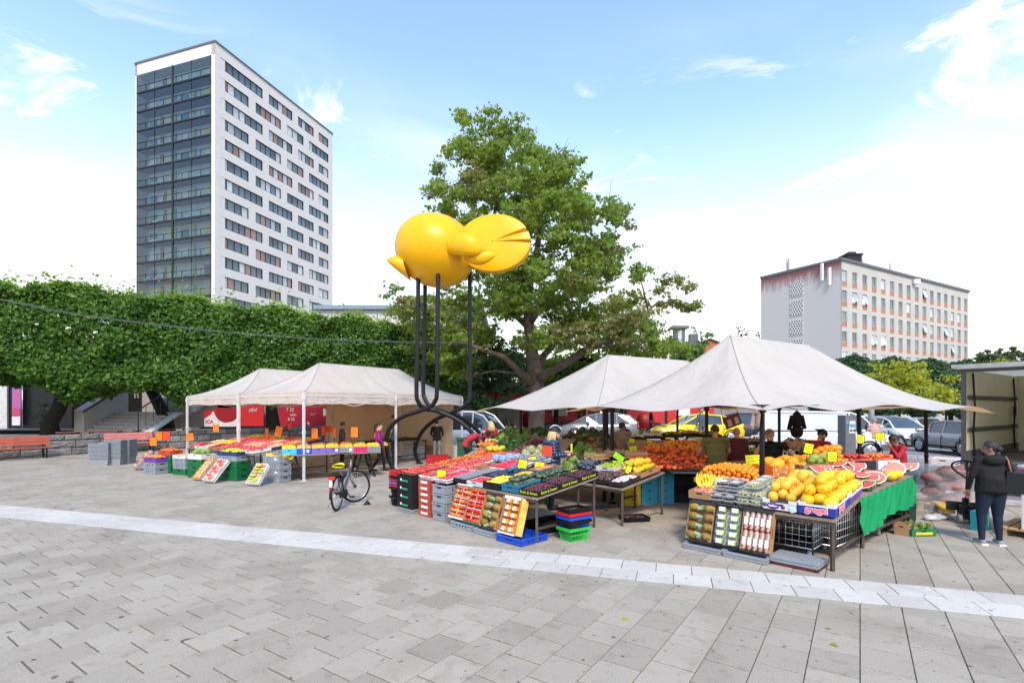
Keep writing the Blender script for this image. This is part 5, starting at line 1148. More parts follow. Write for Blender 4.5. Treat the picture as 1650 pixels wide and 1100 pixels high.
# cyclist in the helmet and quilted jacket, side view facing right
def cyc(t, HP, J, hr):
    hm = MB(); rows = []
    for i in range(8):
        th = pi*.5*i/7; rows.append([HP(.105*sin(th)*cos(2*pi*j/20), -.015+.135*sin(th)*sin(2*pi*j/20), .045+.115*cos(th)) for j in range(21)])
    hm.sheet(rows); hm.obj('helmet', mat('helmet_black', (.03,.033,.037), .35), t); v = MB()
    for q in (-.06,-.022,.022,.06): v.tube([HP(q, -.12, .10), HP(q*.9, -.04, .168), HP(q*.8, .04, .163), HP(q*.7,.10,.105)], .013, 6)
    v.obj('helmet_rib', mat('helmet_silver', (.45,.47,.49), .35), t)
    s_ = MB(); s_.tube([HP(.086,0,.05), HP(.075,.03,-.05), HP(.02,.045,-.125), HP(-.075,.03,-.05), HP(-.086,0,.05)], .007, 5); s_.obj('chin_strap', black_metal, t)
    q = MB()
    for k in range(7): z = .95+k*.075; q.tube([((.20+.012*sin(k))*cos(2*pi*j/18), .005+.150*sin(2*pi*j/18), z) for j in range(18)], .036, 8, closed=True)
    for a, b, r0 in ((J['shR'], J['elR'], .064),(J['elR'], J['wrR'], .054),(J['shL'], J['elL'], .064),(J['elL'], J['wrL'], .054)):
        for k in range(4): c = a.lerp(b, .12+k*.23); d = (b-a).normalized()*.03; q.tube([c-d, c-d*.5, c, c+d*.5, c+d], [r0*.85, r0*1.04, r0*1.1, r0*1.04, r0*.85], 10)
    q.obj('quilted_jacket', mat('quilt_navy', (.03,.05,.105), .32, var=.2, scale=5, spec=.6), t)
    MB().ell(J['wrR']+Vector((0,.12,.02)), .042, 12, 8).obj('fruit_in_hand', mat('plum_red', (.25,.03,.03), .3), t)
person('person in a bike helmet and navy quilted jacket holding fruit', G(889,10.9), D(-85), 1.74, 'light', T('navy', (.03,.05,.105)), jeans, shoe, hair='blonde', style='long', wide=1.1, hem=.84,
       pose=dict(elL=(-.22,.05,1.15), wrL=(-.13,.30,1.17), elR=(.24,.02,1.14), wrR=(.15,.29,1.14), hed=(0,.07,1.575), face=(.1,1,-.1)), extra=cyc)
# left tent
def collar(t, HP, J, hr): MB().tube([(.07*cos(a), .01+.075*sin(a), 1.455) for a in [2*pi*i/14 for i in range(14)]], .022, 6, closed=True).obj('collar', mat('collar_yellow', (.62,.44,.08), .8), t); MB().box(J['wrR']+Vector((0,.06,-.03)), (.12,.14,.08)).obj('cloth_in_hand', mat('mustard', (.5,.35,.05)), t)
person('person in a magenta jacket with a dark ponytail walking past the orange table', G(610,17.3), D(-75), 1.64, 'light', T('magenta', (.30,.012,.17)), dark_tr, shoe, style='pony', hem=.9, pose=dict(knL=(-.1,.16,.5), anL=(-.11,.20,.085), knR=(.1,.02,.49), anR=(.1,-.22,.1), elR=(.25,.0,1.14), wrR=(.17,.18,.98), elL=(-.24,.02,1.13), wrL=(-.16,.2,1.0), face=(.35,1,-.1)), extra=collar)
person('tall person in a grey t-shirt and jeans standing behind the tent pole', G(636,19.2), D(80), 1.86, 'light', T('grey_tee', (.10,.105,.11)), jeans, shoe, sleeve=.3, hair='brown', pose=dict(elL=(-.24,.03,1.13), wrL=(-.18,.27,1.08), elR=(.24,.03,1.13), wrR=(.17,.26,1.06), face=(.1,1,-.25)))
person('person in a brown jacket half hidden behind the orange price signs', G(551,18.4), D(-60), 1.62, 'tan', T('olive_brown', (.085,.07,.045)), dark_tr, shoe, hair='brown', pose=dict(face=(.3,1,-.2)))
person('person in a black sweater and grey trousers with back turned at the rear table', G(704,20.6), D(8), 1.62, 'light', T('black_sweater', (.014,.014,.016)), T('grey_sweatpants', (.20,.20,.21)), shoe, pose=dict(elR=(.25,.03,1.15), wrR=(.18,.2,1.02), elL=(-.25,.03,1.15), wrL=(-.16,.2,1.02), face=(.4,1,-.2)))
bend = dict(pel=(0,-.16,.92), wst=(0,-.06,1.05), chs=(0,.14,1.16), nck=(0,.33,1.22), hed=(0,.45,1.24), shL=(-.18,.27,1.2), shR=(.18,.27,1.2), elL=(-.2,.36,.95), wrL=(-.17,.50,.76), elR=(.2,.36,.95), wrR=(.17,.50,.76), hiL=(-.09,-.16,.90), hiR=(.09,-.16,.90), face=(0,.75,-.65))
person('person in a red t-shirt bending over crates behind the sculpture legs', G(757,16.8), D(-80), 1.74, 'tan', T('red_tee', (.36,.02,.035)), dark_tr, shoe, sleeve=.28, hair='grey', pose=bend)
person('blonde person in a red coat standing behind the bending vendor', G(791,18.2), D(15), 1.66, 'light', T('red_coat', (.42,.012,.02)), T('red_coat', (.42,.012,.02)), shoe, hair='blonde', style='long', hem=.6, wide=1.15, pose=dict(elR=(.28,-.02,1.15), wrR=(.2,.16,1.05), face=(-.2,-1,-.1)) if False else dict(elR=(.28,-.02,1.15), wrR=(.2,.16,1.05), face=(-.3,.9,-.25)))
# under the black-pole tents
person('dark-haired person in a grey-brown shirt, back turned, behind the wooden crates', G(1003,14.6), D(-15), 1.72, 'brown', T('taupe_shirt', (.24,.17,.145)), dark_tr, shoe, pose=dict(face=(.9,.5,0), elL=(-.25,.02,1.12), wrL=(-.17,.2,.98)), wide=1.1)
person('broad person in an olive green t-shirt, back turned, at the peach display', G(1153,11.3), D(5), 1.76, 'tan', T('olive_tee', (.13,.12,.035)), dark_tr, shoe, sleeve=.3, wide=1.4, pose=dict(shL=(-.24,0,1.39), shR=(.24,0,1.39), elL=(-.33,.06,1.14), wrL=(-.36,.25,1.06), elR=(.33,.06,1.14), wrR=(.25,.25,1.0), face=(-.2,1,-.35)))
person('bald person in a maroon shirt standing beside the olive t-shirt', G(1187,12.1), D(-25), 1.68, 'tan', T('maroon', (.085,.014,.022)), dark_tr, shoe, sleeve=.6, style='bald', wide=1.25, pose=dict(face=(.2,1,-.3)))
def phone(t, HP, J, hr): MB().box(HP(-.092,.035,-.02), (.012,.07,.13), hr).obj('phone', blackp, t)
person('person in a black t-shirt on the phone behind the orange melon boxes', G(1243,10.4), D(138), 1.74, 'tan', T('black_tee', (.012,.012,.013)), dark_tr, shoe, sleeve=.3, hair='short', wide=1.28, pose=dict(shL=(-.23,.04,1.38), shR=(.22,.05,1.37), nck=(0,.06,1.43), hed=(0,.12,1.56), face=(-.85,.6,-.25), elL=(-.44,.20,1.22), wrL=(-.62,.32,1.06), elR=(.22,.24,1.20), wrR=(.10,.20,1.46)), extra=None)
def capx(t, HP, J, hr):
    m = MB(); rows = []
    for i in range(7):
        th = pi*.5*i/6; rows.append([HP(.094*sin(th)*cos(2*pi*j/20), -.014+.112*sin(th)*sin(2*pi*j/20), .035+.098*cos(th)) for j in range(21)])
    m.sheet(rows); m.prism([HP(-.07,-.09,.04), HP(.07,-.09,.04), HP(.05,-.18,.02), HP(-.05,-.18,.02)], (0,0,.012)); m.obj('cap', mat('cap_black', (.025,.022,.022), .8), t)
    b = MB(); b.ell(HP(0,.03,-.075), (.068,.072,.06), 12, 8, rot=hr); b.obj('beard', hairs['black'], t)
person('person in a red shirt and black backwards cap leaning over the fruit', G(1312,10.9), D(-70), 1.74, 'tan', T('crimson_shirt', (.27,.012,.02)), dark_tr, shoe, sleeve=.3, wide=1.25, pose=dict(pel=(0,-.08,.93), chs=(0,.05,1.25), nck=(0,.12,1.40), hed=(0,.22,1.53), shL=(-.23,.1,1.36), shR=(.23,.1,1.36), elL=(-.27,.22,1.0), wrL=(-.2,.4,.9), elR=(.27,.18,1.02), wrR=(.25,.35,.86), hiL=(-.09,-.14,.9), hiR=(.09,-.14,.9), face=(.1,.8,-.6)), extra=capx)
person('dark-haired person in a red sweater behind the raised apple boxes', G(1450,10.6), D(75), 1.62, 'brown', T('red_sweater', (.36,.012,.03)), dark_tr, shoe, style='pony', wide=1.1, pose=dict(nck=(0,.05,1.42), hed=(0,.11,1.55), elL=(-.26,.14,1.2), wrL=(-.12,.22,1.42), elR=(.27,.1,1.14), wrR=(.2,.28,1.06), face=(0,.85,-.5)))
person('person in a long pale pink coat and light trousers in the car park', G(1409,21.6,.0), D(-20), 1.68, 'light', T('pale_pink', (.62,.36,.32)), T('pale_trousers', (.60,.54,.50)), shoe, hair='grey', hem=.66, wide=1.15, pose=dict(face=(-.6,.7,0), elL=(-.24,.05,1.15), wrL=(-.1,.15,1.25)))
person('person in a dark blue jacket standing beside the yellow taxi', G(1131,25.0,.3), D(10), 1.76, 'light', T('slate_jacket', (.06,.08,.11)), T('slate_trousers', (.10,.11,.13)), shoe, hair='grey')
person('person walking down the stairway, only the legs clear of the leaves', (K(216,30.4), 30.6, 2.6), D(170), 1.7, 'light', T('pale_trousers', (.60,.54,.50)), T('beige_shorts', (.4,.33,.26)), shoe)
person('person in dark clothes with a stroller far behind the yellow taxi', G(1049,36.0,.3), D(90), 1.7, 'light', T('black_sweater', (.014,.014,.016)), dark_tr, shoe)
# ---------------- bicycle with the yellow saddle cover ----------------
def bicycle(label, loc, rz, full=True, group=None, fm_=None, steer=0.9):
    t = thing('bicycle', label, 'bicycle', loc, rz, group); fr = fm_ or mat('bike_grey', (.20,.20,.21), .35, .4)
    r = .345
    def wheel(parent, loc, steer=0):
        w = MB(); w.lathe([(.02,-.05),(.03,-.02),(.03,.02),(.02,.05)], 10, rot=(pi/2,0,0)); wo = w.obj('wheel', dark_metal, parent, loc)
        ty = MB(); ty.tube([(r*cos(a),0,r*sin(a)) for a in [2*pi*i/36 for i in range(36)]], .021, 8, closed=True); ty.obj('tyre', rubber, wo)
        rm = MB(); rm.tube([(.315*cos(a),0,.315*sin(a)) for a in [2*pi*i/36 for i in range(36)]], .011, 6, closed=True)
        for i in range(28): a = 2*pi*i/28; rm.tube([(.03*cos(a+1.1),.02*(-1)**i,.03*sin(a+1.1)),(.315*cos(a),0,.315*sin(a))], .0022, 3)
        rm.obj('rim', steel, wo); return wo
    wheel(t, (0,0,r+.02)); f = MB()
    hb = Vector((.92,0,.98)); bb = Vector((.42,0,.30)); st = Vector((.24,0,.80)); ft = Vector((.86,0,.72))
    f.tube([bb, st], .02, 10); f.tube([bb, ft], .026, 10); f.tube([bb+Vector((0,0,.12)), ft+Vector((0,0,.1))], .02, 10); f.tube([ft-Vector((-.02,0,.06)), hb], .022, 10)
    for y in (-.06,.06): f.tube([bb, (0,y,r+.02)], .012, 8); f.tube([st-Vector((0,0,.12)), (0,y,r+.02)], .010, 8)
    f.obj('frame', fr, t)
    fk = thing('front_fork', None, None, (.92,0,0), steer); fk.parent = t; k = MB()
    for y in (-.055,.055): k.tube([(-.03,y,.70),(.02,y,.5),(.10,y,r+.02)], .012, 8)
    k.obj('fork_blade', fr, fk)
    # front wheel and guard turn with the bars
    wheel(fk, (.10,0,r+.02))
    gd = MB(); rows = [[(.10+(r+.045)*cos(a), y, r+.02+(r+.045)*sin(a)) for y in (-.03,-.018,.018,.03)] for a in [radians(20+i*10) for i in range(17)]]; gd.sheet(rows); gd.obj('mudguard', blackp, fk)
    hbm = MB(); hbm.tube(smooth([(-.30,-.33,1.06),(-.16,-.31,1.09),(-.02,-.16,1.12),(0,0,1.08),(-.02,.16,1.12),(-.16,.31,1.09),(-.30,.33,1.06)], 4), .012, 8); hbm.tube([(0,0,.95),(0,0,1.09)], .016, 8); hbm.obj('handlebar', dark_metal, fk)
    for y in (-.33,.33): MB().tube([(-.2,y*.96,1.08),(-.31,y,1.058)], .018, 8).obj('grip', rubber, fk)
    sd2 = MB(); rows = []
    for i in range(9):
        q = i/8; w_ = .115*(1-q)**.8+.022; rows.append([(-.13+.30*q, w_*cos(a), .02*sin(q*3)+.035*sin(a)) for a in [2*pi*j/12 for j in range(13)]])
    sd2.sheet(rows); sd2.obj('saddle', mat('saddle_cover_yellow', (.72,.66,.005), .5) if full else blackp, t, (.19,0,.93)); MB().tube([st, (.2,0,.92)], .014, 8).obj('seat_post', steel, t)
    gd = MB(); gd.sheet([[((r+.05)*cos(a), y, r+.02+(r+.05)*sin(a)) for y in (-.03,-.018,.018,.03)] for a in [radians(30+i*10) for i in range(17)]]); gd.obj('mudguard', blackp, t)
    rk = MB(); 
    for y in (-.07,.07): rk.tube([(.18,y,.78),(-.32,y,.76)], .007, 6); rk.tube([(-.18,y,.76),(0,y,r+.02)], .007, 6)
    for x in (-.3,-.1,.1): rk.tube([(x,-.07,.765),(x,.07,.765)], .007, 6)
    rk.obj('rack', dark_metal, t); MB().box((-.34,0,.73), (.03,.14,.06)).obj('rear_light', mat('reflector_red', (.6,.03,.02), .25), t); MB().box((-.385,0,.52), (.02,.05,.07)).obj('rear_reflector', mat('reflector_dark_red', (.35,.01,.02), .25), t); MB().box((-.38,0,.62), (.015,.06,.14)).obj('guard_tip', white_paint, t)
    cr = MB(); cr.lathe([(.09,-.01),(.09,.01)], 20, bb+Vector((0,-.05,0)), rot=(pi/2,0,0)); cr.bar(bb+Vector((0,-.09,0)), bb+Vector((.14,-.09,-.10)), .025,.012); cr.bar(bb+Vector((0,.09,0)), bb+Vector((-.14,.09,.10)), .025,.012); cr.obj('crank', blackp, t)
    for q, y in ((bb+Vector((.14,-.14,-.10)),0),(bb+Vector((-.14,.14,.10)),0)): MB().box(q, (.09,.1,.025)).obj('pedal', blackp, t)
    MB().box((.21,-.065,.32), (.46,.03,.1)).obj('chain_guard', blackp, t)
    if full:
        b = MB(); b.tube([(.18,.0,.60),(.30,.0,.66)], .05, 10); b.obj('battery', black_metal, t); MB().tube([(.30,.10,.36),(.22,.28,.02)], .008, 6).obj('kickstand', steel, t)
    return t
bicycle('grey city bicycle with a yellow saddle cover, front wheel turned, on the paving', (-3.66, 10.72, 0), D(90), steer=-.85)
gb = 'bicycles parked by the maple trunk'
for i, px in enumerate((815, 826, 905, 915, 925)): bicycle(('dark bicycle left of the maple trunk', 'second dark bicycle left of the maple trunk, nearer the bark', 'dark bicycle right of the maple trunk', 'middle bicycle of the three right of the maple trunk', 'rightmost bicycle beside the maple trunk')[i], G(px, 32.5+i*.2, .3), D(100+i*15), False, gb, black_metal, .3)
tag(MB().prism([(0,0,0),(.16,0,0),(.08,.03,.09)], (0,.1,0)).obj('wheel_chock', blackp, None, G(584,11.35)-Vector((0,0,0))), 'small black triangular block lying on the paving by the bicycle', 'block')
# ---------------- goods: crates, trays, fruit ----------------
plas = lambda n, c: mat('plastic_'+n, c, .5, var=.08, scale=5, obj_var=.35, spec=.4)
P_grey, P_green, P_blue, P_black, P_red = plas('grey', (.245,.27,.295)), plas('green', (.005,.15,.045)), plas('blue', (.01,.07,.45)), plas('black', (.016,.016,.018)), plas('red', (.50,.015,.02))
P_teal, P_lime, P_navy, P_pink, P_cyan, P_violet = plas('teal', (.02,.16,.25)), plas('lime', (.03,.42,.06)), plas('navy', (.015,.05,.14)), plas('pink', (.72,.02,.18)), plas('cyan', (.05,.42,.62)), plas('violet', (.17,.11,.38))
card = lambda n, c: mat('carton_'+n, c, .8, var=.08, scale=5, obj_var=.3)
C_brown, C_white, C_black, C_red, C_orange, C_amber, C_purple, C_blue, C_limeg, C_green, C_dark = card('brown', (.36,.20,.10)), card('white', (.66,.64,.61)), card('black', (.02,.02,.022)), card('red', (.42,.05,.02)), card('orange', (.75,.17,.012)), card('amber', (.76,.33,.012)), card('purple', (.14,.04,.26)), card('blue', (.015,.035,.28)), card('lime', (.12,.55,.03)), card('green', (.01,.14,.05)), card('charcoal', (.055,.05,.05))
C_cyan, C_yell = card('cyan', (.06,.40,.55)), card('yellow', (.75,.50,.02)); wood = mat('crate_wood', (.46,.29,.13), .8, var=.15, scale=4, obj_var=.5)
dark_slot = mat('dark_slot', (.012,.012,.013), .9); paperw = mat('label_white', (.70,.70,.68), .6)
_c = {}
def crate_meshes(w, d, h, m, kind='plastic'):
    key = (w, d, h, m.name, kind)
    if key in _c: return _c[key]
    b = MB(); t = .014; parts = []
    if kind == 'plastic':
        b.box((0,0,.012), (w-.02,d-.02,.02))
        for s in (-1, 1):
            b.box((s*(w/2-t),0,h/2), (t,d-.03,h-.01)); b.box((0,s*(d/2-t),h/2), (w-2*t-.008,t,h-.01))
            b.box((s*(w/2-.008),0,h-.018), (.024,d-.024,.03)); b.box((0,s*(d/2-.008),h-.0185), (w+.012,.024,.031)); b.box((0,s*(d/2-.006),.022), (w-.01,.018,.026)); b.box((s*(w/2-.006),0,.022), (.018,d-.03,.026))
            for i in range(4 if h > .12 else 0): b.box((-.16+i*.32/3 if w > .5 else -.09+i*.06, s*(d/2-.004), h*.52), (.014,.014,h*.5))
            for x in (-1, 1): b.box((x*(w/2-.03), s*(d/2-.004), h/2), (.03,.016,h-.06)); b.box((x*(w/2-.004), s*(d/2-.03), h/2), (.016,.03,h-.06))
        parts.append(('shell', b.mesh('shell', m)))
        if h > .1:
            q = MB()
            for s in (-1, 1): q.box((s*(w/2-.004),0,h*.72), (.012,d*.28,.03))
            for s in (-1, 1):
                for i in range(4): q.box((-.13+i*.26/3, s*(d/2-.003), h*.5), (.012,.008,h*.34))
            parts.append(('hand_slot', q.mesh('hand_slot', dark_slot)))
    elif kind == 'bars':                              # green harvest crate with ventilation rows
        b.box((0,0,.012), (w-.02,d-.02,.02))
        for s in (-1, 1):
            for k in range(4):
                z = h*(.1+.25*k); b.box((s*(w/2-t),0,z), (t*1.5,d-.02,h*.16)); b.box((0,s*(d/2-t),z), (w-2*t-.008,t*1.5,h*.16))
            b.box((s*(w/2-.02),0,h/2), (.008,d-.06,h*.9)); b.box((0,s*(d/2-.02),h/2), (w-.06,.008,h*.9))
            for x in (-1, 1): b.box((x*(w/2-.018), s*(d/2-.018), h/2), (.04,.04,h))
        parts.append(('shell', b.mesh('shell', m)))
        q = MB()
        for s in (-1, 1): q.box((s*(w/2+.001),0,h*.73), (.012,d*.3,.03)); q.box((0,s*(d/2+.001),h*.73), (w*.22,.012,.03))
        parts.append(('hand_slot', q.mesh('hand_slot', dark_slot)))
    elif kind == 'wood':
        for s in (-1, 1):
            for k in range(2): b.box((0,s*(d/2-.005),h*(.25+.5*k)), (w,.01,h*.4)); b.box((s*(w/2-.005),0,h*(.25+.5*k)), (.01,d-.02,h*.4))
            for x in (-1, 1): b.box((x*(w/2-.03),s*(d/2-.03),h*.55), (.03,.03,h*1.1))
        b.box((0,0,.01), (w-.02,d-.02,.012)); parts.append(('slats', b.mesh('slats', m)))
    else:                                             # cardboard tray
        b.box((0,0,.006), (w-.004,d-.004,.008))
        for s in (-1, 1):
            b.box((s*(w/2-.004),0,h/2), (.008,d-.02,h)); b.box((0,s*(d/2-.004),h/2), (w,.008,h))
            for x in (-1, 1): b.prism([(x*(w/2-.009),s*(d/2-.009),h-.02),(x*(w/2-.07),s*(d/2-.009),h-.02),(x*(w/2-.009),s*(d/2-.06),h-.02)], (0,0,.012))
        parts.append(('box', b.mesh('box', m)))
        q = MB()
        for s in (-1, 1): q.box((s*(w/2-.0005),0,h*.74), (.006,d*.26,.022)); q.box((0,s*(d/2-.0005),h*.74), (w*.16,.006,.022))
        parts.append(('hand_hole', q.mesh('hand_hole', dark_slot)))
    _c[key] = parts; return parts
def crate(name, label, M, w, d, h, m, kind='plastic', group=None, extra=(), cat='crate'):
    t = thing(name, label, cat, mat=M, group=group)
    for n, me in crate_meshes(w, d, h, m, kind):
        o = link(n, me, t)
        if n[:4] == 'hand': o['kind'] = 'stuff'
    for n, mt, mb in extra: mb.obj(n, mt, t)
    return t
def XF(x, y, z=0, a=0, tilt=None):
    M = Matrix.Translation((x, y, z)) @ Matrix.Rotation(a, 4, 'Z'); return M @ tilt if tilt is not None else M
def stack(name, desc, pos, a, w, d, h, mts, kind='plastic', group=None, jit=.008, extra=None, cat='crate', z0=0.):
    n = len(mts); z = z0
    for i, mt in enumerate(mts):
        q = extra(i) if extra else ()
        crate(name, f"{desc}, {ordn(i, n)}" if n > 1 else desc, XF(pos[0]+R.uniform(-jit, jit), pos[1]+R.uniform(-jit, jit), z, a+R.uniform(-.02,.02)), w, d, h, mt, kind, group, q, cat); z += h+.001
    return z
# fruit
def fmat(n, c1, c2, rough=.4, bump=0, sc=14): return mat('fruit_'+n, c1, rough, scale=sc, col2=c2, obj_var=1.2, isl=1.0, bump=bump, bscale=60, spec=.45)
F_or, F_mel, F_cant, F_tom, F_peach, F_mango, F_lime = fmat('orange', (.80,.20,.006), (.88,.31,.012), .42, .3), fmat('yellow_melon', (.80,.40,.005), (.84,.50,.01), .45), fmat('sand_melon', (.74,.37,.02), (.80,.48,.06), .5, .3), fmat('tomato', (.55,.03,.012), (.78,.16,.02), .3), fmat('peach', (.45,.025,.03), (.80,.25,.04), .55), fmat('mango', (.32,.38,.02), (.82,.42,.015), .4), fmat('lime', (.20,.35,.01), (.52,.55,.03), .4)
F_straw, F_black, F_blue, F_plum, F_avo, F_cherry, F_fig, F_apple, F_grape, F_pgrape, F_pot, F_sprout, F_pink, F_gold = fmat('strawberry', (.50,.02,.02), (.68,.12,.10), .35), fmat('blackberry', (.012,.01,.016), (.05,.03,.04), .3), fmat('blueberry', (.03,.035,.07), (.10,.11,.18), .5), fmat('yellow_plum', (.80,.42,.02), (.88,.60,.05), .4), fmat('avocado', (.012,.03,.016), (.09,.14,.07), .45), fmat('cherry', (.02,.008,.012), (.11,.03,.035), .15), fmat('fig', (.05,.02,.025), (.15,.085,.08), .5), fmat('apple', (.30,.012,.02), (.52,.09,.05), .3), fmat('green_grape', (.38,.40,.10), (.60,.60,.24), .25), fmat('purple_grape', (.05,.014,.03), (.15,.05,.08), .3), fmat('root', (.20,.12,.06), (.34,.24,.12), .8), fmat('sprout', (.10,.20,.03), (.30,.38,.08), .6), fmat('pale_peach', (.70,.20,.12), (.80,.45,.25), .5), fmat('gold_melon', (.80,.27,.006), (.86,.38,.012), .5, .4, 30)
F_raspberry = fmat('raspberry', (.60,.015,.05), (.75,.09,.14), .4)
FM = {}
def fruit_mesh(name, m, r, shape=(1,1,1), nu=12, nv=8, stem=None, pear=0, var=0):
    key = (name, r, var)
    if key in FM: return FM[key]
    b = MB(); b.ell((0,0,0), (r*shape[0], r*shape[1], r*shape[2]), nu, nv)
    for i, v in enumerate(b.v): z = v[2]/(r*shape[2]); q = 1-pear*max(0, z)**1.5; dz = -.18*r*max(0, 1-((v[0]**2+v[1]**2)**.5)/(r*.45)) if z > .5 and not pear else 0; b.v[i] = (v[0]*q, v[1]*q, v[2]+dz)
    if stem: b.tube([(0,0,r*shape[2]*.82),(0,.0,r*shape[2]*1.06)], r*.07, 5, m=1)
    me = b.mesh(name, [m, stem or m]); FM[key] = me; return me
stemm = mat('fruit_stem', (.12,.10,.03), .8)
MEL = fruit_mesh('yellow_melon', F_mel, .083, (.95,.95,1.22), 18, 12, stemm); CANT = fruit_mesh('sand_melon', F_cant, .072, (1,1,1.05), 16, 10, stemm); ORG = fruit_mesh('orange', F_or, .043, (1,1,.96), 12, 9, stemm); TOM = fruit_mesh('tomato', F_tom, .046, (1,1,.86), 10, 7, stemm); PCH = fruit_mesh('peach', F_peach, .041, (1,1,.95), 10, 7); MNG = fruit_mesh('mango', F_mango, .062, (.8,.95,1.25), 12, 8); GLD = fruit_mesh('gold_melon', F_gold, .108, (1,1,1.22), 18, 12, stemm); AVO = fruit_mesh('avocado', F_avo, .04, (.85,.85,1.3), 10, 8, pear=.3); APL = fruit_mesh('apple', F_apple, .042, (1,1,.92), 10, 8, stemm); SND = fruit_mesh('galia_melon', F_sprout, .08, (1,1,1.15), 14, 10, stemm)
LMN = fruit_mesh('lemon', F_lime, .034, (.85,.85,1.25), 8, 6); DAVO = fruit_mesh('dark_avocado', fmat('dark_avocado', (.008,.022,.014), (.03,.06,.035), .4), .048, (.82,.82,1.35), 10, 8)
def fruit(me, name, pos, label, cat, group, lie=False, M=None):
    o = link(name, me); e = Euler((R.uniform(1.1,1.9) if lie else R.uniform(-.5,.5), R.uniform(-.4,.4), R.uniform(0, 6.28)))
    s = R.uniform(.93, 1.08)
    o.matrix_world = Matrix.Translation(pos) @ e.to_matrix().to_4x4() @ Matrix.Diagonal((s, s, s, 1)); return tag(o, label, cat, group)
def pile(me, name, label, cat, group, M, w, d, r, layers=2, maxn=400, lie=False, mound=0., pack=1.78):
    """fruit packed by layers in the local rectangle w x d of frame M"""
    n = 0; st = r*pack
    for L_ in range(layers):
        ww, dd = w-2*r-L_*r*1.5*(mound and 1), d-2*r-L_*r*1.5*(mound and 1)
        nx, ny = max(1, int(ww/st)+1), max(1, int(dd/st)+1)
        for i in range(nx):
            for j in range(ny):
                if n >= maxn: return n
                x = (-(nx-1)/2+i)*st+(st*.5 if (L_+j) % 2 else 0)*.8+R.uniform(-.12,.12)*r; y = (-(ny-1)/2+j)*st*.96+(st*.5 if L_ % 2 else 0)*.6+R.uniform(-.12,.12)*r
                if abs(x) > w/2-r*.7 or abs(y) > d/2-r*.7: continue
                z = r*.95+L_*r*1.35+R.uniform(-.1,.15)*r+mound*(1-(2*x/w)**2)*(1-(2*y/d)**2)
                q_ = f"{label}, {('lower', 'upper', 'top')[L_] if layers > 1 else 'single'} layer, {'right' if y < -d/6 else 'left' if y > d/6 else 'middle'} {'front' if x < -w/6 else 'back' if x > w/6 else 'centre'}"
                fruit(me, name, M @ Vector((x, y, z)), q_ if len(q_.split()) < 17 else label, cat, group, lie); n += 1
    return n
HM = {}
def heap_mesh(name, m, w, d, r, n, hgt, shape=(1,1,1), nu=6, nv=4, seed=0, m2=None, mix=0):
    key = (name, w, d, seed)
    if key in HM: return HM[key]
    b = MB(); rr = random.Random(seed+1)
    base = MB(); 
    for _ in range(n):
        x, y = rr.uniform(-w/2+r, w/2-r), rr.uniform(-d/2+r, d/2-r); z = hgt*(.55+.45*(1-(2*x/w)**2)*(1-(2*y/d)**2))*rr.uniform(.75, 1.06)
        b.ell((x, y, z), (r*shape[0], r*shape[1], r*shape[2]), nu, nv, m=1 if m2 and rr.random() < mix else 0, rot=(rr.uniform(0,3), rr.uniform(0,3), 0))
    me = b.mesh(name, [m, m2 or m]); HM[key] = me; return me
def heap(name, label, cat, M, m, w, d, r, n, hgt, group=None, **k):
    o = link(name, heap_mesh(name, m, w, d, r, n, hgt, **k)); o.matrix_world = M; return tag(o, label, cat, group, 'stuff')
PN = {}
clearp = mat('clear_plastic', (.62,.64,.66), .12, var=.05, alpha=.28, spec=.8); whitep = mat('punnet_white', (.66,.58,.57), .4, var=.06)
def punnet(label, M, m, tray=None, w=.17, d=.115, h=.06, r=.016, n=26, group=None, lid=False, lab=False, name='punnet'):
    t = thing(name, label, 'punnet', mat=M, group=group); key = (m.name, w, d, lid, (tray or whitep).name, lab)
    if key not in PN:
        b = MB(); b.prism([(-w/2+.008,-d/2+.008,0),(w/2-.008,-d/2+.008,0),(w/2-.008,d/2-.008,0),(-w/2+.008,d/2-.008,0)], (0,0,.006))
        for s in (-1,1): b.bar((s*w/2,-d/2,h*.5),(s*w/2,d/2,h*.5), .006,h*.95); b.bar((-w/2,s*d/2,h*.5),(w/2,s*d/2,h*.5), h*.95,.006)
        q = [('tray', b.mesh('tray', tray or whitep))]; f = MB(); rr = random.Random(len(PN))
        for _ in range(n): f.ell((rr.uniform(-w/2+r,w/2-r), rr.uniform(-d/2+r,d/2-r), h*rr.uniform(.55,1.05)), (r,r,r*1.15), 6, 4, rot=(rr.uniform(0,3),rr.uniform(0,3),0))
        q.append(('berries', f.mesh('berries', m)))
        if lid: q.append(('lid', MB().box((0,0,h+.012), (w,d,.016)).mesh('lid', clearp)))
        if lab: q.append(('sticker', MB().box((0,0,h+.022), (w*.5,d*.62,.003)).mesh('sticker', paperw)))
        PN[key] = q
    for n_, me in PN[key]:
        o = link(n_, me, t)
        if n_ == 'berries': o['kind'] = 'stuff'
    return t
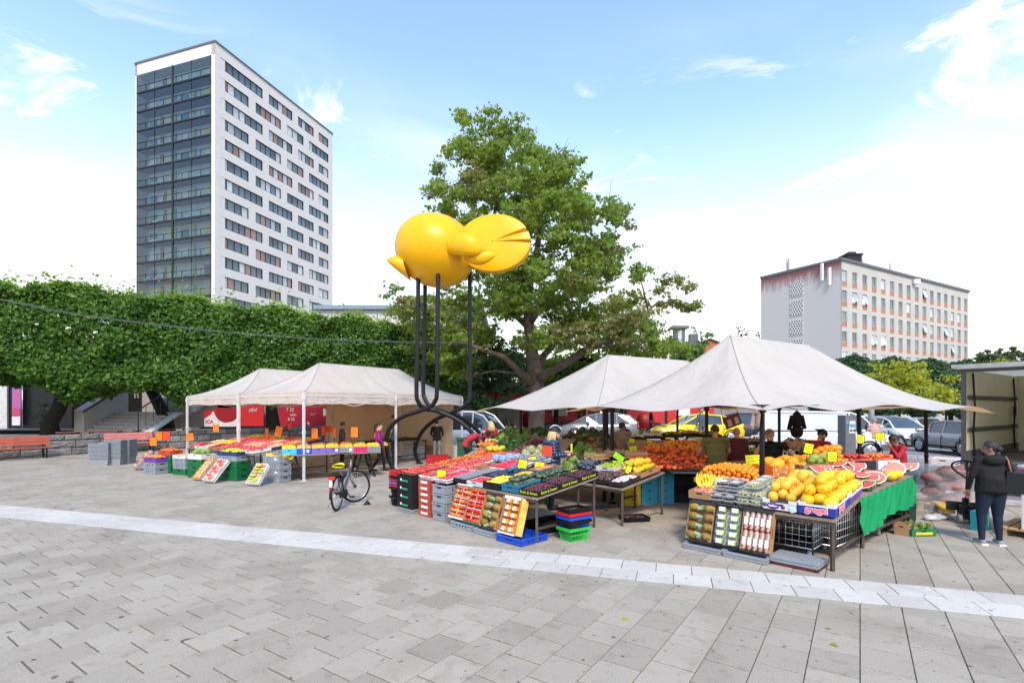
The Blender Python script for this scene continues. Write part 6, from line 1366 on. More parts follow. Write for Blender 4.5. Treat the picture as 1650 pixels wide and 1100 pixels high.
def sign(label, pos, col, w=.16, h=.2, foot=.35, az=0., tilt=0., group=None):
    t = thing('price_sign', label, 'price sign', (pos[0], pos[1], pos[2]), (0, tilt, az), group)
    fr_ = MB()
    for s in (-1, 1): fr_.box((s*w/2,0,0), (.008,.014,h+.008)); fr_.box((0,0,s*h/2), (w,.014,.008))
    MB().box((0,0,0), (w,.006,h)).obj('card', col, t); fr_.obj('card_frame', blackp, t); MB().tube([(0,.004,-h/2),(0,.004,-h/2-foot)], .007, 5).obj('stick', blackp, t)
    p = MB(); z = h*.28
    for k in range(3):
        x = -w*.34
        while x < w*.3:
            l_ = R.uniform(.012,.035); p.bar((x,-.0045,z+R.uniform(-.008,.008)),(x+l_*.7,-.0045,z+R.uniform(-.02,.02)), .010,.005); x += l_+.012
        z -= h*.26
    o = p.obj('handwriting', mat('ink', (.03,.03,.035), .7), t); o['kind'] = 'stuff'; return t
S_yel, S_or, S_lime, S_dor = [mat('sign_'+n, c, .6, var=.03) for n, c in (('yellow', (.82,.80,.005)), ('orange', (.95,.20,.008)), ('lime', (.35,.80,.02)), ('red_orange', (.85,.06,.01)))]
# leafy vegetables
veg = leaf_mat('lettuce_leaf', (.10,.20,.03), (.18,.30,.06), (.34,.44,.12), .3); vegd = leaf_mat('dark_greens_leaf', (.02,.07,.015), (.04,.12,.025), (.08,.18,.04), .2); vegw = leaf_mat('cauliflower_leaf', (.30,.38,.14), (.50,.52,.30), (.62,.60,.42), .2); vegp = leaf_mat('radicchio_leaf', (.10,.02,.04), (.18,.06,.07), (.28,.16,.12), .2); leekm = leaf_mat('leek_leaf', (.05,.09,.03), (.10,.14,.05), (.22,.24,.11), .2); husk = leaf_mat('husk_leaf', (.12,.075,.03), (.22,.15,.07), (.34,.26,.12), .2)
VM = {}
def veg_mesh(name, m, r, n=46, size=.1, core=None):
    if name in VM: return VM[name]
    d = rng.normal(size=(n,3)); d[:,2] = np.abs(d[:,2])*.8-.1; d /= np.linalg.norm(d, axis=1)[:,None]
    o = leaves(name, d*r*rng.uniform(.6,1,(n,1)), size, m, None, d*2.2, .2); me = o.data; bpy.data.objects.remove(o)
    if core:
        bm = bmesh.new(); bm.from_mesh(me); c = MB().ell((0,0,0), r*.75, 10, 7).mesh('c', []); k = len(bm.faces); bm.from_mesh(c); bm.faces.ensure_lookup_table()
        for f in bm.faces[k:]: f.material_index = 1; f.smooth = True
        bm.to_mesh(me); bm.free(); me.materials.append(core)
    VM[name] = me; return me
V_let = veg_mesh('lettuce', veg, .15, 60, .13, mat('lettuce_core', (.22,.32,.09), .6)); V_dark = veg_mesh('greens_bunch', vegd, .16, 70, .12); V_cauli = veg_mesh('cauliflower', vegw, .12, 40, .11, mat('cauliflower_head', (.62,.60,.45), .7, bump=1, bscale=60)); V_rad = veg_mesh('radicchio', vegp, .10, 40, .09, mat('radicchio_core', (.14,.03,.05), .5)); V_leek = veg_mesh('leek_bunch', leekm, .22, 60, .2); V_husk = veg_mesh('corn_husks', husk, .2, 60, .2)
def vegs(me, name, label, cat, pl, pts, group, lift=.07, s=1.0):
    for px, py in pts:
        i_ = sorted(pts).index((px, py)); q_ = label+', '+('leftmost' if i_ == 0 else 'rightmost' if i_ == len(pts)-1 else ORD[i_]+' from the left'); q_ = q_ if len(q_.split()) < 17 else label
        o = link(name, me); o.matrix_world = Matrix.Translation(pl.hit(px, py, lift)) @ Euler((R.uniform(-.3,.3), R.uniform(-.3,.3), R.uniform(0,6.28))).to_matrix().to_4x4() @ Matrix.Scale(R.uniform(.85,1.15)*s, 4); tag(o, q_, cat, group)
# pineapple
pinem = mat('pineapple_skin', (.16,.085,.02), .6, scale=30, col2=(.42,.26,.04), obj_var=.6, bump=1, bscale=55); crownl = mat('pineapple_crown', (.16,.28,.14), .5, scale=8, col2=(.36,.48,.30))
b = MB(); b.lathe([(.02,-.088),(.05,-.075),(.062,-.03),(.06,.03),(.045,.075),(.02,.088)], 14); PINE = b.mesh('fruit_body', pinem)
b = MB()
for k in range(26): a = k*2.4; r0 = .012+.0006*k; l_ = .14-.002*k; tl = .1+.05*(26-k)/6; q = Vector((cos(a),sin(a),0)); p = q*r0+Vector((0,0,.085+k*.0012)); s_ = Vector((-sin(a),cos(a),0))*.014; e = p+q*l_*min(.9,tl*.7)+Vector((0,0,l_*.85)); mdl = p.lerp(e,.5)+Vector((0,0,.012)); b.add([p-s_, p+s_, mdl+s_*.8, mdl-s_*.8, e], [(0,1,2,3),(3,2,4)])
CROWN = b.mesh('leaf_crown', crownl)
def pineapple(label, M, group):
    t = thing('pineapple', label, 'pineapple', mat=M, group=group); link('fruit_body', PINE, t); link('leaf_crown', CROWN, t); return t
# watermelon wedges
rind = bpy.data.materials.new('watermelon_rind'); rind.use_nodes = True; q = rind.node_tree; tcn = q.nodes.new('ShaderNodeTexCoord'); wv = q.nodes.new('ShaderNodeTexWave'); wv.inputs['Scale'].default_value = 9; wv.inputs['Distortion'].default_value = 4; wv.inputs['Detail'].default_value = 3; q.links.new(tcn.outputs['Object'], wv.inputs[0]); wv.bands_direction = 'Y'
cr_ = q.nodes.new('ShaderNodeValToRGB'); q.links.new(wv.outputs['Fac'], cr_.inputs[0]); cr_.color_ramp.elements[0].color = (.02,.07,.02,1); cr_.color_ramp.elements[1].color = (.22,.34,.12,1); q.links.new(cr_.outputs[0], q.nodes['Principled BSDF'].inputs['Base Color']); q.nodes['Principled BSDF'].inputs['Roughness'].default_value = .35
flesh = mat('watermelon_flesh', (.72,.06,.04), .35, var=.2, scale=16, col2=(.82,.17,.12), obj_var=.9, bump=.3); pith = mat('watermelon_pith', (.80,.78,.62), .5)
def wedge(ang, rx=.17, rr=.15):
    b = MB(); n, k = 18, max(4, int(ang/15))
    P_ = lambda f, th, s: Vector((-rx*cos(pi*f)*s, rr*sin(pi*f)*cos(th)*s, rr*sin(pi*f)*sin(th)*s))
    b.sheet([[P_(i/n, radians(ang)*j/k, 1) for j in range(k+1)] for i in range(n+1)], 0)
    for th in (0, radians(ang)):
        for s0, s1, m in ((1,.965,0),(.965,.87,1)): b.sheet([[P_(i/n, th, s0), P_(i/n, th, s1)] for i in range(n+1)], m, False)
        b.add([P_(i/n, th, .87) for i in range(n+1)], [tuple(range(n+1))], 2)
    return b.mesh('watermelon_wedge', [rind, pith, flesh])
WQ, WH = wedge(80), wedge(178, .18, .14); WS = wedge(38, .19, .16)
WW = MB().ell((0,0,0), (.2,.155,.15), 20, 14).mesh('watermelon', rind)
# bananas
banm = mat('banana_skin', (.80,.52,.015), .45, scale=9, col2=(.72,.60,.05), obj_var=.6)
def banana_mesh(n=6):
    b = MB()
    for k in range(n):
        a = (k-(n-1)/2)*.26; pts = []
        for i in range(7): f = i/6; pts.append((.02*a+a*.085*sin(pi*f*.6), .085*sin(pi*f*.9)+.022*(k % 2), .19*f))
        b.tube(pts, [.007,.018,.023,.024,.022,.015,.005], 7)
    return b.mesh('banana_bunch', banm)
BAN = banana_mesh()
# ---------------- the stalls ----------------
GA = radians(44)
T1 = Plane((.35, 8.2, .74), GA, .12); RS = Plane((4.25, 6.75, .70), GA, .10); T2 = Plane((2.01, 9.32, .70), GA, .12)
RS2 = Plane((5.2, 7.72, .82), radians(38), .05)
def PM(pl, p, d, lift=0., a=0.):
    return Matrix.Translation(pl.o) @ Matrix.Rotation(pl.ga, 4, 'Z') @ Matrix.Rotation(-math.atan(pl.slope), 4, 'Y') @ Matrix.Translation((p, d, lift)) @ Matrix.Rotation(a, 4, 'Z')
tabw = mat('table_board', (.24,.185,.14), .8, var=.2, scale=5); legm = mat('rusty_leg', (.085,.062,.048), .7, .3, var=.3, scale=9)
def table(label, pl, p0, p1, d0, d1, legs=None, drop=.03):
    t = thing('display_table', label, 'table', (pl.o.x, pl.o.y, 0)); o = Vector((pl.o.x, pl.o.y, 0))
    M = Matrix.Translation(-o) @ PM(pl, 0, 0)
    b = MB(); b.box(((p0+p1)/2,(d0+d1)/2,-drop), (p1-p0,d1-d0,.03)); q = b.obj('tabletop', tabw, t); q.matrix_local = M
    b = MB(); b.box((p0+.03,(d0+d1)/2,-drop-.04), (.035,d1-d0-.08,.05)); b.box((p1-.03,(d0+d1)/2,-drop-.04), (.035,d1-d0-.08,.05)); q = b.obj('apron', legm, t); q.matrix_local = M
    for p, d in legs or ((p0+.05,d0+.05),(p0+.05,d1-.05),(p1-.05,d0+.05),(p1-.05,d1-.05)):
        top = M @ Vector((p, d, -drop-.02)); l = MB(); l.bar((top.x, top.y, 0), top, .042); l.obj('leg', legm, t)
    a, c = M @ Vector((p0+.05,d0+.05,-drop)), M @ Vector((p1-.05,d0+.05,-drop)); l = MB(); l.bar((a.x,a.y,.22),(c.x,c.y,.22), .035); l.obj('stretcher', legm, t)
    return t
table('long wooden display table carrying berries and cherries by the baskets', T1, -.02, 1.6, -.08, 2.0)
table('display table under the strawberry trays behind the carton stacks', T1, .55, 2.5, 2.08, 4.2)
table('wooden table under the figs and mangoes in the middle', T2, -.02, 1.5, -.02, 1.1)
table('wooden table at the front corner under the blue and white melon boxes', RS, -.02, 1.7, -.02, 2.0)
table('table with a hanging green cloth under the watermelon slices', RS2, -.1, 2.6, -.05, 1.2, legs=((.2,1.1),(2.5,1.1),(2.5,.05)))
# tilted display boxes leaning on the table front
def tilted(label, pl, d, z_b, w, Lg, h, m, th=20, p=-.16, rimc=None, name='display_box'):
    base = PM(Plane((pl.o.x, pl.o.y, 0), pl.ga, 0), p, d, z_b); t_ = radians(th)
    A_ = Matrix(((0,sin(t_),-cos(t_),0),(-1,0,0,0),(0,cos(t_),sin(t_),0),(0,0,0,1)))
    M = base @ A_ @ Matrix.Translation((0, Lg/2, -h/2)); 
    ex = []
    if rimc:
        b = MB()
        for s in (-1, 1): b.box((0,s*(Lg/2+.003),h/2), (w+.01,.008,h+.004))
        b.box((0,-Lg/2+.0,h+.006), (w+.006,.03,.006)); b.box((0,Lg/2-.02,h+.006), (w+.006,.05,.006)); ex.append(('rim', rimc, b))
    crate(name, label, M, w, Lg, h, m, 'card', None, ex, 'box'); return M
# middle stall, front row
M = tilted('tilted orange and white box of small orange net packs at the table corner', T1, .42, .10, .38, .60, .13, C_brown, 17, rimc=C_white)
tag(MB().box((.235,0,.07), (.11,.60,.012), (0,.9,0)).obj('box_flap', mat('orange_print', (.80,.22,.01), .6, scale=11, col2=(.88,.55,.10)), None), 'orange printed side flap of the tilted net pack box', 'flap').matrix_world = M
for i in range(5):
    for j in range(2): 
        t = punnet('small labelled net pack of orange fruit, %s row up, %s' % (ORD[i], ('left','right')[j]), M @ Matrix.Translation((-.08+j*.16, -.23+i*.115, .075)), F_or, mat('net_orange', (.62,.20,.03), .5), .145, .1, .05, .026, 12, 'net packs in the tilted orange box', lab=True)
M = tilted('tilted brown box of pineapples beside the orange net packs', T1, .90, .10, .42, .60, .14, C_brown, 19, rimc=C_dark)
for i in range(4):
    for j in range(2): pineapple('pineapple in the tilted brown box of the middle stall, %s row up, %s' % (ORD[i], ('right','left')[j]), M @ Matrix.Translation((-.115+j*.23, -.21+i*.145, .10)) @ Matrix.Rotation((-1)**j*1.45, 4, 'Y') @ Matrix.Rotation(R.uniform(-.3,.3), 4, 'X'), 'pineapples in the middle stall box')
M = tilted('tilted box of red tomatoes with a green rim', T1, 1.34, .12, .40, .62, .12, C_brown, 21, rimc=C_green)
M2 = tilted('tilted box of peaches with a white rim next to the red tomatoes', T1, 1.76, .14, .42, .62, .12, C_brown, 22, rimc=C_white)
for MM, me, nm, lb, gr in ((M, fruit_mesh('red_tomato', fmat('red_tomato', (.62,.01,.012), (.80,.09,.02), .28), .04, (1,1,.9), 10, 7), 'tomato', 'red tomato in the tilted box with the green rim', 'tomatoes in the green-rimmed box'), (M2, PCH, 'peach', 'red and yellow peach in the tilted box with the white rim', 'peaches in the white-rimmed box')):
    st = MB()
    for k in range(1, 5): st.box((0,-.31+k*.124,.13), (.39,.012,.006))
    st.box((0,0,.128), (.012,.6,.006)); o = st.obj('divider_strip', whitep); o.matrix_world = MM; tag(o, 'white divider lattice of the tilted box of '+('tomatoes' if nm == 'tomato' else 'peaches'), 'divider')
    for i in range(7):
        for j in range(5): fruit(me, nm, MM @ Vector((-.155+j*.077+R.uniform(-.006,.006), -.265+i*.088+R.uniform(-.006,.006), .10+R.uniform(-.005,.012))), f"{lb}, {ORD[i]} row up", nm, gr)
Fl = Plane((T1.o.x, T1.o.y, 0), GA, 0)
crate('plastic_crate', 'blue plastic crate lying flat under the orange net pack box', PM(Fl, -.02, .25, 0, .0), .62, .58, .11, P_blue)
crate('plastic_crate', 'grey plastic crate lying flat under the pineapple box', PM(Fl, -.08, .92, 0, pi/2), .5, .4, .10, P_grey)
crate('plastic_crate', 'grey plastic crate lying flat under the peach and tomato boxes', PM(Fl, -.06, 1.55, 0, pi/2), .6, .4, .11, P_grey)
stack('plastic_crate', 'grey slotted crate in the stack left of the peach box', PM(Fl, .12, 2.33)@Vector(), GA, .6, .42, .172, [P_grey]*4, group='grey slotted crates by the peaches')
def redp(i):
    q = MB(); 
    for s in (-1,): q.box((-.303,0,.062), (.006,.22,.05)); q.box((0,-.203,.062), (.3,.006,.05))
    return (('print', paperw, q),)
stack('carton', 'red and white strawberry carton in the stack of six', PM(Fl, .18, 2.90)@Vector(), GA, .6, .40, .122, [C_red]*6, 'card', 'red strawberry cartons', extra=redp, cat='carton')
def blkp(i):
    q = MB(); q.box((-.303,-.02,.06), (.006,.22,.035)); q.box((0,-.203,.06), (.34,.006,.035)); c = MB().lathe([(.001,0),(.03,0),(.03,.006)], 14, (-.3,.13,.07), rot=(0,-pi/2,0)); return (('print', mat('print_green', (.02,.30,.12), .5), q), ('emblem', paperw, c))
stack('carton', 'black carton with a green print stripe in the stack of four', PM(Fl, .12, 3.52)@Vector(), GA, .6, .56, .165, [C_black]*4, 'card', 'black cartons with green stripes', extra=blkp, cat='carton', z0=.09)
crate('plastic_crate', 'grey crate lying under the black carton stack', PM(Fl, .12, 3.52, 0), .62, .58, .085, P_grey)
# goods lying on the middle table: rows of trays (p inwards, d along the front)
def tray(p, d, w, l, h, m, label, kind='card', pl=T1, lift=.0, a=0., name='fruit_tray', group=None, extra=()): M = PM(pl, p, d, lift, a); crate(name, label, M, w, l, h, m, kind, group, extra, 'tray'); return M
for i in range(3):
    tx_ = text_mesh('Dark & Sweet', .068, mat('print_yellow_green', (.55,.62,.03), .5), 'print')
    M = tray(.27+i*.53, .12, .52, .42, .09, C_black, ('front black tray of dark cherries at the table corner', 'middle black tray of dark cherries', 'rear black tray of dark cherries')[i])
    o = bpy.context.scene.objects  # lettering on the tray sides facing the aisle and the front
    root = [x for x in COL.objects if x.name.startswith('fruit_tray')][-1] if False else None
    heap('cherry_heap', ('dark cherries heaped in the front black tray', 'dark cherries heaped in the middle black tray', 'dark cherries heaped in the rear black tray')[i], 'cherries', M, F_cherry, .5, .40, .017, 420, .115, seed=i, group=None, nu=6, nv=5)
    for (mm, fx) in (((.0,-.2135,.045), 'x'), ((-.264,0,.045), 'y')):
        if fx == 'y' and i: continue
        if fx == 'x': f_ = frame(mm, (1,0,0), (0,0,1))
        else: f_ = frame(mm, (0,-1,0), (0,0,1))
        tr_ = bpy.data.objects.new('print', tx_); COL.objects.link(tr_); par = [c for c in COL.objects[-40:] if c.name.startswith('fruit_tray')][-1]; tr_.parent = par; tr_.matrix_local = f_
M = tray(.28, .56, .54, .42, .13, P_teal, 'teal plastic crate of green avocados beside the cherries', 'plastic'); pile(AVO, 'avocado', 'green avocado in the teal crate', 'avocado', 'avocados in the teal crate', M @ Matrix.Translation((0,0,.07)), .5, .38, .045, 2, 60, True, .02)
M = PM(T1, 1.05, .58, .0); pile(AVO, 'avocado', 'green avocado lying loose behind the teal crate', 'avocado', 'loose avocados behind the teal crate', M, .8, .5, .045, 2, 110, True, .05)
M = tray(.28, 1.03, .54, .44, .12, C_black, 'black tray of yellow plums'); heap('plum_heap', 'yellow plums heaped in the black tray', 'plums', M, F_plum, .5, .42, .024, 210, .15, seed=3, nu=7, nv=5)
M = tray(.86, 1.03, .5, .42, .1, P_navy, 'navy tray of small yellow plums behind the larger heap', 'plastic'); heap('plum_heap', 'small yellow plums in the navy tray', 'plums', M, F_plum, .46, .38, .022, 150, .11, seed=4)
M = tray(1.42, 1.02, .5, .42, .1, C_brown, 'brown tray of pale apricots at the back of the middle table'); heap('apricot_heap', 'pale apricots in the brown tray at the back', 'apricots', M, F_pink, .46, .38, .026, 110, .1, seed=5)
M = tray(.2, 1.50, .38, .42, .08, C_white, 'small white tray of raspberry punnets at the table front')
for i in range(2):
    for j in range(3): punnet('raspberry punnet in the small front tray', M @ Matrix.Translation((-.09+i*.18, -.13+j*.13, .02)), F_raspberry, whitep, .16, .12, group='raspberry punnets in the front tray')
M = tray(.9, 1.50, .9, .44, .09, C_dark, 'dark tray of loose blueberries'); heap('blueberry_heap', 'loose blueberries heaped in the dark tray', 'blueberries', M, F_blue, .86, .4, .014, 800, .13, seed=6, nu=6, nv=4); 
sc_ = MB(); sc_.tube([(0,0,0),(.08,0,.06),(.14,0,.13)], [.05,.035,.012], 8); sc_.tube([(.14,0,.13),(.2,0,.2)], .012, 6); tag(sc_.obj('berry_scoop', P_teal, None, PM(T1, .75, 1.35, .13) @ Vector()), 'teal green scoop standing in the blueberries', 'scoop')
def punnet_field(lab, grp, m, trayc, p0, p1, d0, d1, np_, nd, box, boxlab, lid=False, pl=T1, lift=.0, r=.016):
    M = PM(pl, (p0+p1)/2, (d0+d1)/2, lift); w, l = p1-p0, d1-d0; crate('fruit_tray', boxlab, M, w-.01, l-.01, .075, box, 'card', None, (), 'tray')
    for i in range(np_):
        for j in range(nd): punnet(lab+f", {('front','second','third','fourth','fifth')[i]} row, {('right end','second','third','fourth','left end')[j] if nd > 3 else ('right','middle','left')[j]}" if len(lab.split()) < 12 else lab+f", row {ORD[i]}".replace('row bottom','front').replace('row ','row '), M @ Matrix.Translation((-w/2+(i+.5)*w/np_, -l/2+(j+.5)*l/nd, .025+R.uniform(0,.006))) @ Matrix.Rotation(R.uniform(-.04,.04), 4, 'Z'), m, trayc, w/np_-.012, l/nd-.012, .062, r, 28, grp, lid)
dkp = mat('punnet_dark', (.03,.03,.03), .3)
punnet_field('blackberry punnet in the black tray left of the raspberries', 'blackberry punnets', F_black, dkp, .02, .85, 1.75, 2.16, 4, 3, C_dark, 'charcoal tray of blackberry punnets at the front', True)
punnet_field('red currant punnet in the pinkish tray behind the blackberries', 'red currant punnets', F_raspberry, whitep, .9, 1.6, 1.55, 2.1, 3, 4, C_white, 'pinkish tray of red currant punnets', lift=.05)
punnet_field('pale blueberry punnet in the clear tray behind the currants', 'pale blueberry punnets', F_blue, mat('punnet_clear_blue', (.42,.48,.56), .2), 1.62, 2.1, 1.45, 2.3, 3, 5, C_white, 'white tray of pale blueberry punnets', True, lift=.05)
punnet_field('raspberry punnet on the grey crate stack', 'raspberry punnets on the grey crates', F_raspberry, whitep, -.12, .62, 2.14, 2.56, 4, 3, C_white, 'white tray of raspberry punnets on the grey crate stack')
crate('carton', 'small brown carton standing between the raspberry trays', PM(T1, .95, 2.2, .03, .1), .42, .26, .11, C_brown, 'card', None, (), 'carton')
punnet_field('raspberry punnet behind the small brown carton', 'raspberry punnets behind the carton', F_straw, whitep, .68, 1.3, 2.36, 2.7, 4, 2, C_white, 'white tray of raspberry punnets behind the small carton')
for i in range(5):
    b = MB(); b.lathe([(.001,0),(.085,0),(.1,.02),(.1,.13),(.085,.15),(.001,.15)], 14); b.lathe([(.104,.05),(.104,.07)], 14); tag(b.obj('plastic_tub', mat('tub_blue', (.26,.36,.52), .18, var=.15), None, PM(T1, 1.72+.2*(i//3), 2.32+.22*(i % 3), .03) @ Vector()), ('nearest blue plastic tub behind the raspberries', 'second blue plastic tub behind the raspberries', 'blue plastic tub at the left of its row', 'blue plastic tub at the back right', 'blue plastic tub at the back left')[i], 'tub', 'blue plastic tubs')
punnet_field('strawberry punnet in the front white tray over the red cartons', 'strawberry punnets in the front white tray', F_straw, whitep, -.1, .72, 2.64, 3.1, 4, 3, C_white, 'front white tray of strawberry punnets over the red cartons')
punnet_field('strawberry punnet in the middle white tray', 'strawberry punnets in the middle white tray', F_straw, whitep, .75, 1.6, 2.74, 3.2, 4, 3, C_white, 'middle white tray of strawberry punnets')
punnet_field('strawberry punnet in the rear white tray', 'strawberry punnets in the rear white tray', F_straw, whitep, 1.63, 2.45, 2.76, 3.22, 4, 3, C_white, 'rear white tray of strawberry punnets')
brp = mat('punnet_brown', (.30,.12,.05), .5)
for k, (nm) in enumerate(('front', 'middle', 'rear')):
    punnet_field(f'small red fruit punnet in the {nm} brown tray at the left end', f'punnets in the {nm} brown tray', F_peach if k else F_straw, brp, -.12+k*.86, .70+k*.86, 3.26, 3.82, 5, 4, C_brown if k else C_black, f'{nm} brown tray of small red fruit at the left end of the table')
M = PM(T1, 2.35, 3.5, .1); pile(MNG, 'mango', 'yellow mango at the far end of the strawberry trays', 'mango', 'yellow mangoes behind the strawberry trays', M, .35, .45, .06, 1, 16, True)
# shopping baskets
def basket(label, M, m, a=.43, bq=.30, h=.21, group=None, nest=False):
    t = thing('shopping_basket', label, 'basket', mat=M, group=group); key = ('bk', m.name)
    if key not in _c:
        b = MB(); k = .86
        for s in (-1, 1):
            for i in range(13): x = -a/2+a*(i+.5)/13; b.bar((x*k, s*bq/2*k, 0), (x, s*bq/2, h-.03), .012 if i % 3 else .018,.008)
            for i in range(9): y = -bq/2+bq*(i+.5)/9; b.bar((s*a/2*k, y*k, 0), (s*a/2, y, h-.03), .008,.012)
            for z, f in ((.0,k),(.09,.93)): b.box((0,s*bq/2*f,z+.008), (a*f,.01,.014)); b.box((s*a/2*f,0,z+.008), (.01,bq*f,.014))
            b.box((0,s*(bq/2+.012),h-.02), (a+.05,.03,.045)); b.box((s*(a/2+.012),0,h-.02), (.03,bq,.045))
        b.box((0,0,.006), (a*k,bq*k,.01)); _c[key] = b.mesh('basket_body', m)
        q = MB(); q.tube([(-a/2,0,h-.012),(-a/2+.05,-bq*.36,h),(0,-bq*.42,h+.005),(a/2-.05,-bq*.36,h),(a/2,0,h-.012)], .007, 6); _c[key+('h',)] = q.mesh('handle', black_metal)
    link('basket_body', _c[key], t); link('handle', _c[key+('h',)], t); return t
p0 = at(925, 868, 0)
for i, (m, c) in enumerate(((P_lime, 'bright green'), (P_black, 'black'), (P_blue, 'blue'), (P_red, 'red'), (P_black, 'black'))): basket(f'{c} shopping basket, {ordn(i, 5)} in the stack beside the cherry table', XF(p0.x, p0.y, .0 if i == 0 else .06+.062*i, D(34)+R.uniform(-.03,.03)), m, group='stacked shopping baskets by the cherries')
p0 = PM(Fl, .2, 4.22) @ Vector()
for i, (m, c) in enumerate(((P_black, 'dark'), (P_black, 'dark'), (P_red, 'red'), (P_violet, 'violet'), (P_red, 'red'), (P_black, 'dark'), (P_red, 'red'), (P_red, 'red'))): basket(f'{c} shopping basket, {ordn(i, 8)} in the stack left of the black cartons', XF(p0.x, p0.y, .2+.062*(i-1) if i else 0, D(40)+R.uniform(-.03,.03)), m, group='stacked shopping baskets by the black cartons')
# things under the middle tables
for i, (px, py) in enumerate(((872,862),(893,858))): p = at(px, py, 0); stack('plastic_crate', ('black crate on the floor under the cherry table, by the leg', 'black crate on the floor under the cherry table, farther in')[i]+'', (p.x+.1, p.y+.35), GA, .6, .4, .2, [P_black], 'plastic')
p = at(970, 828, 0); M = XF(p.x, p.y+.15, 0, D(20)); crate('carton', 'flat brown carton with bluish wrapped goods on the floor', M, .62, .45, .12, C_brown, 'card', None, (), 'carton'); heap('wrapped_goods', 'bluish plastic wrapped goods in the flat brown carton', 'packs', M, F_blue, .56, .4, .03, 90, .13, seed=12)
p = at(1022, 838, 0); M = XF(p.x, p.y, 0, D(10)); crate('plastic_crate', 'shallow black tray of scraps on the floor before the table leg', M, .5, .34, .09, P_black); heap('scrap_heap', 'scraps of paper and fruit in the shallow black tray', 'scraps', M, F_fig, .46, .3, .025, 70, .08, seed=13)
p = at(1040, 822, 0)
for j in range(3):
    for i in range(4):
        q = MB(); q.box((-.203,0,.09), (.006,.26,.1))
        crate('carton', ('yellow cyan patterned carton', 'cyan blue carton', 'cyan carton with a yellow edge')[j]+f' under the mango table, {ordn(i, 4)}', XF(p.x-.18+j*.40, p.y+.75+j*.1, i*.172, D(12)), .38, .42, .17, (C_yell, C_cyan, C_cyan)[j], 'card', 'cyan and yellow cartons under the mango table', (('print', (C_cyan, C_blue, C_yell)[j], q),), 'carton')
for i in range(5):
    p = at(1085+i*14, 812, 0); stack('carton', 'dark carton under the peach table, stack %s the cyan cartons' % ('nearest', 'second from', 'third from', 'fourth from', 'farthest from')[i], (p.x, p.y+.4), D(10), .5, .4, .2, [C_dark, C_black, C_dark], 'card', 'dark cartons under the peach table', cat='carton')
# figs, garlic, mangoes on the second table
M = PM(T2, .36, .62, .03); crate('fruit_tray', 'dark tray of figs on the middle table', M, .66, .62, .07, C_dark, 'card', None, (), 'tray'); heap('fig_heap', 'brown purple figs heaped in the dark tray', 'figs', M, F_fig, .62, .58, .028, 240, .11, seed=20, nu=7, nv=5)
M = PM(T2, .30, .14, .03); crate('fruit_tray', 'dark tray of white garlic bags at the front corner of the middle table', M, .62, .3, .07, C_dark, 'card', None, (), 'tray'); heap('garlic_heap', 'white garlic bulbs in the corner tray', 'garlic', M, mat('garlic', (.58,.52,.50), .6, var=.2, isl=.5), .58, .28, .026, 90, .09, seed=21)
M = PM(T2, .95, .25, .05); crate('fruit_tray', 'brown open carton of green and yellow mangoes', M, .7, .55, .1, C_brown, 'card', None, (), 'tray'); pile(MNG, 'mango', 'green and yellow mango in the brown carton', 'mango', 'mangoes in the brown carton', M @ Matrix.Translation((0,0,.03)), .66, .5, .066, 2, 40, True, .05, 1.55)
M = PM(T2, 1.1, .95, .05); crate('fruit_tray', 'tray of small bright green grapes behind the figs', M, .6, .45, .09, C_white, 'card', None, (), 'tray'); heap('grape_heap', 'bright green grapes behind the figs', 'grapes', M, F_lime, .56, .42, .02, 260, .14, seed=22)
M = PM(T2, 1.0, 1.55, .02); heap('plum_heap', 'dark plums heaped right of the cyclist', 'plums', M, F_blue, .7, .6, .024, 380, .16, seed=23, nu=7, nv=5)
T2b = Plane((1.9, 11.0, .92), GA, .12); b = at(945, 748, .95)
for i in range(46):
    px, py = R.uniform(925, 1010), 0; py = R.uniform(732, 752)-(px-925)*.12
    fruit(DAVO, 'dark_avocado', T2b.hit(px, py, R.uniform(.02,.12)), 'dark green avocado in the heap before the wooden crates', 'avocado', 'dark avocados before the wooden crates', True)
table('black draped table under the dark avocados and wooden crates', Plane((1.9, 11.0, .90), GA, .1), -.3, 2.0, -.4, 1.6)
for i, (px, py, a) in enumerate(((962,740,.7),(992,735,.1),(1022,738,.05))): p = T2b.hit(px, py, .03); crate('wooden_crate', ('light wooden crate tilted before the man in the taupe shirt', 'light wooden crate behind the twin black poles', 'light wooden crate right of the twin black poles')[i], XF(p.x, p.y, p.z, a), .5, .34, .15, wood, 'wood')
# peaches and tomatoes on the long table
T3 = Plane((2.95, 11.0, .90), radians(80), .12)
table('long black table under the peaches and tomatoes', T3, -.05, 3.2, -1.7, .35)
for k, (px, py) in enumerate([(1070+14*i, 754) for i in range(6)]): pass
def field(me, name, label, cat, grp, pl, poly, n, r, lift=(0,.1), lie=False, sep=1.5):
    pts = []; tries = 0; xs = [a for a, b in poly]; ys = [b for a, b in poly]
    while len(pts) < n and tries < n*60:
        tries += 1; px, py = R.uniform(min(xs), max(xs)), R.uniform(min(ys), max(ys))
        if not inside(poly, px, py): continue
        p = pl.hit(px, py, R.uniform(*lift)+r)
        if any((p-q).length < r*sep for q in pts): continue
        pts.append(p); fx, fy = (px-min(xs))/(max(xs)-min(xs)), (py-min(ys))/(max(ys)-min(ys)); q_ = label+', '+('near','middle','far')[2-int(min(.99, fy)*3)]+' row, '+('far left','left','right','far right')[int(min(.99, fx)*4)]; fruit(me, name, p, q_ if len(q_.split()) < 17 else label, cat, grp, lie)
field(TOM, 'tomato', 'orange red tomato in the broad heap before the olive t-shirt', 'tomato', 'tomatoes in the broad heap', T3, [(1012,738),(1022,752),(1062,755),(1140,752),(1138,735),(1120,724),(1040,722)], 235, .046, (0,.14))
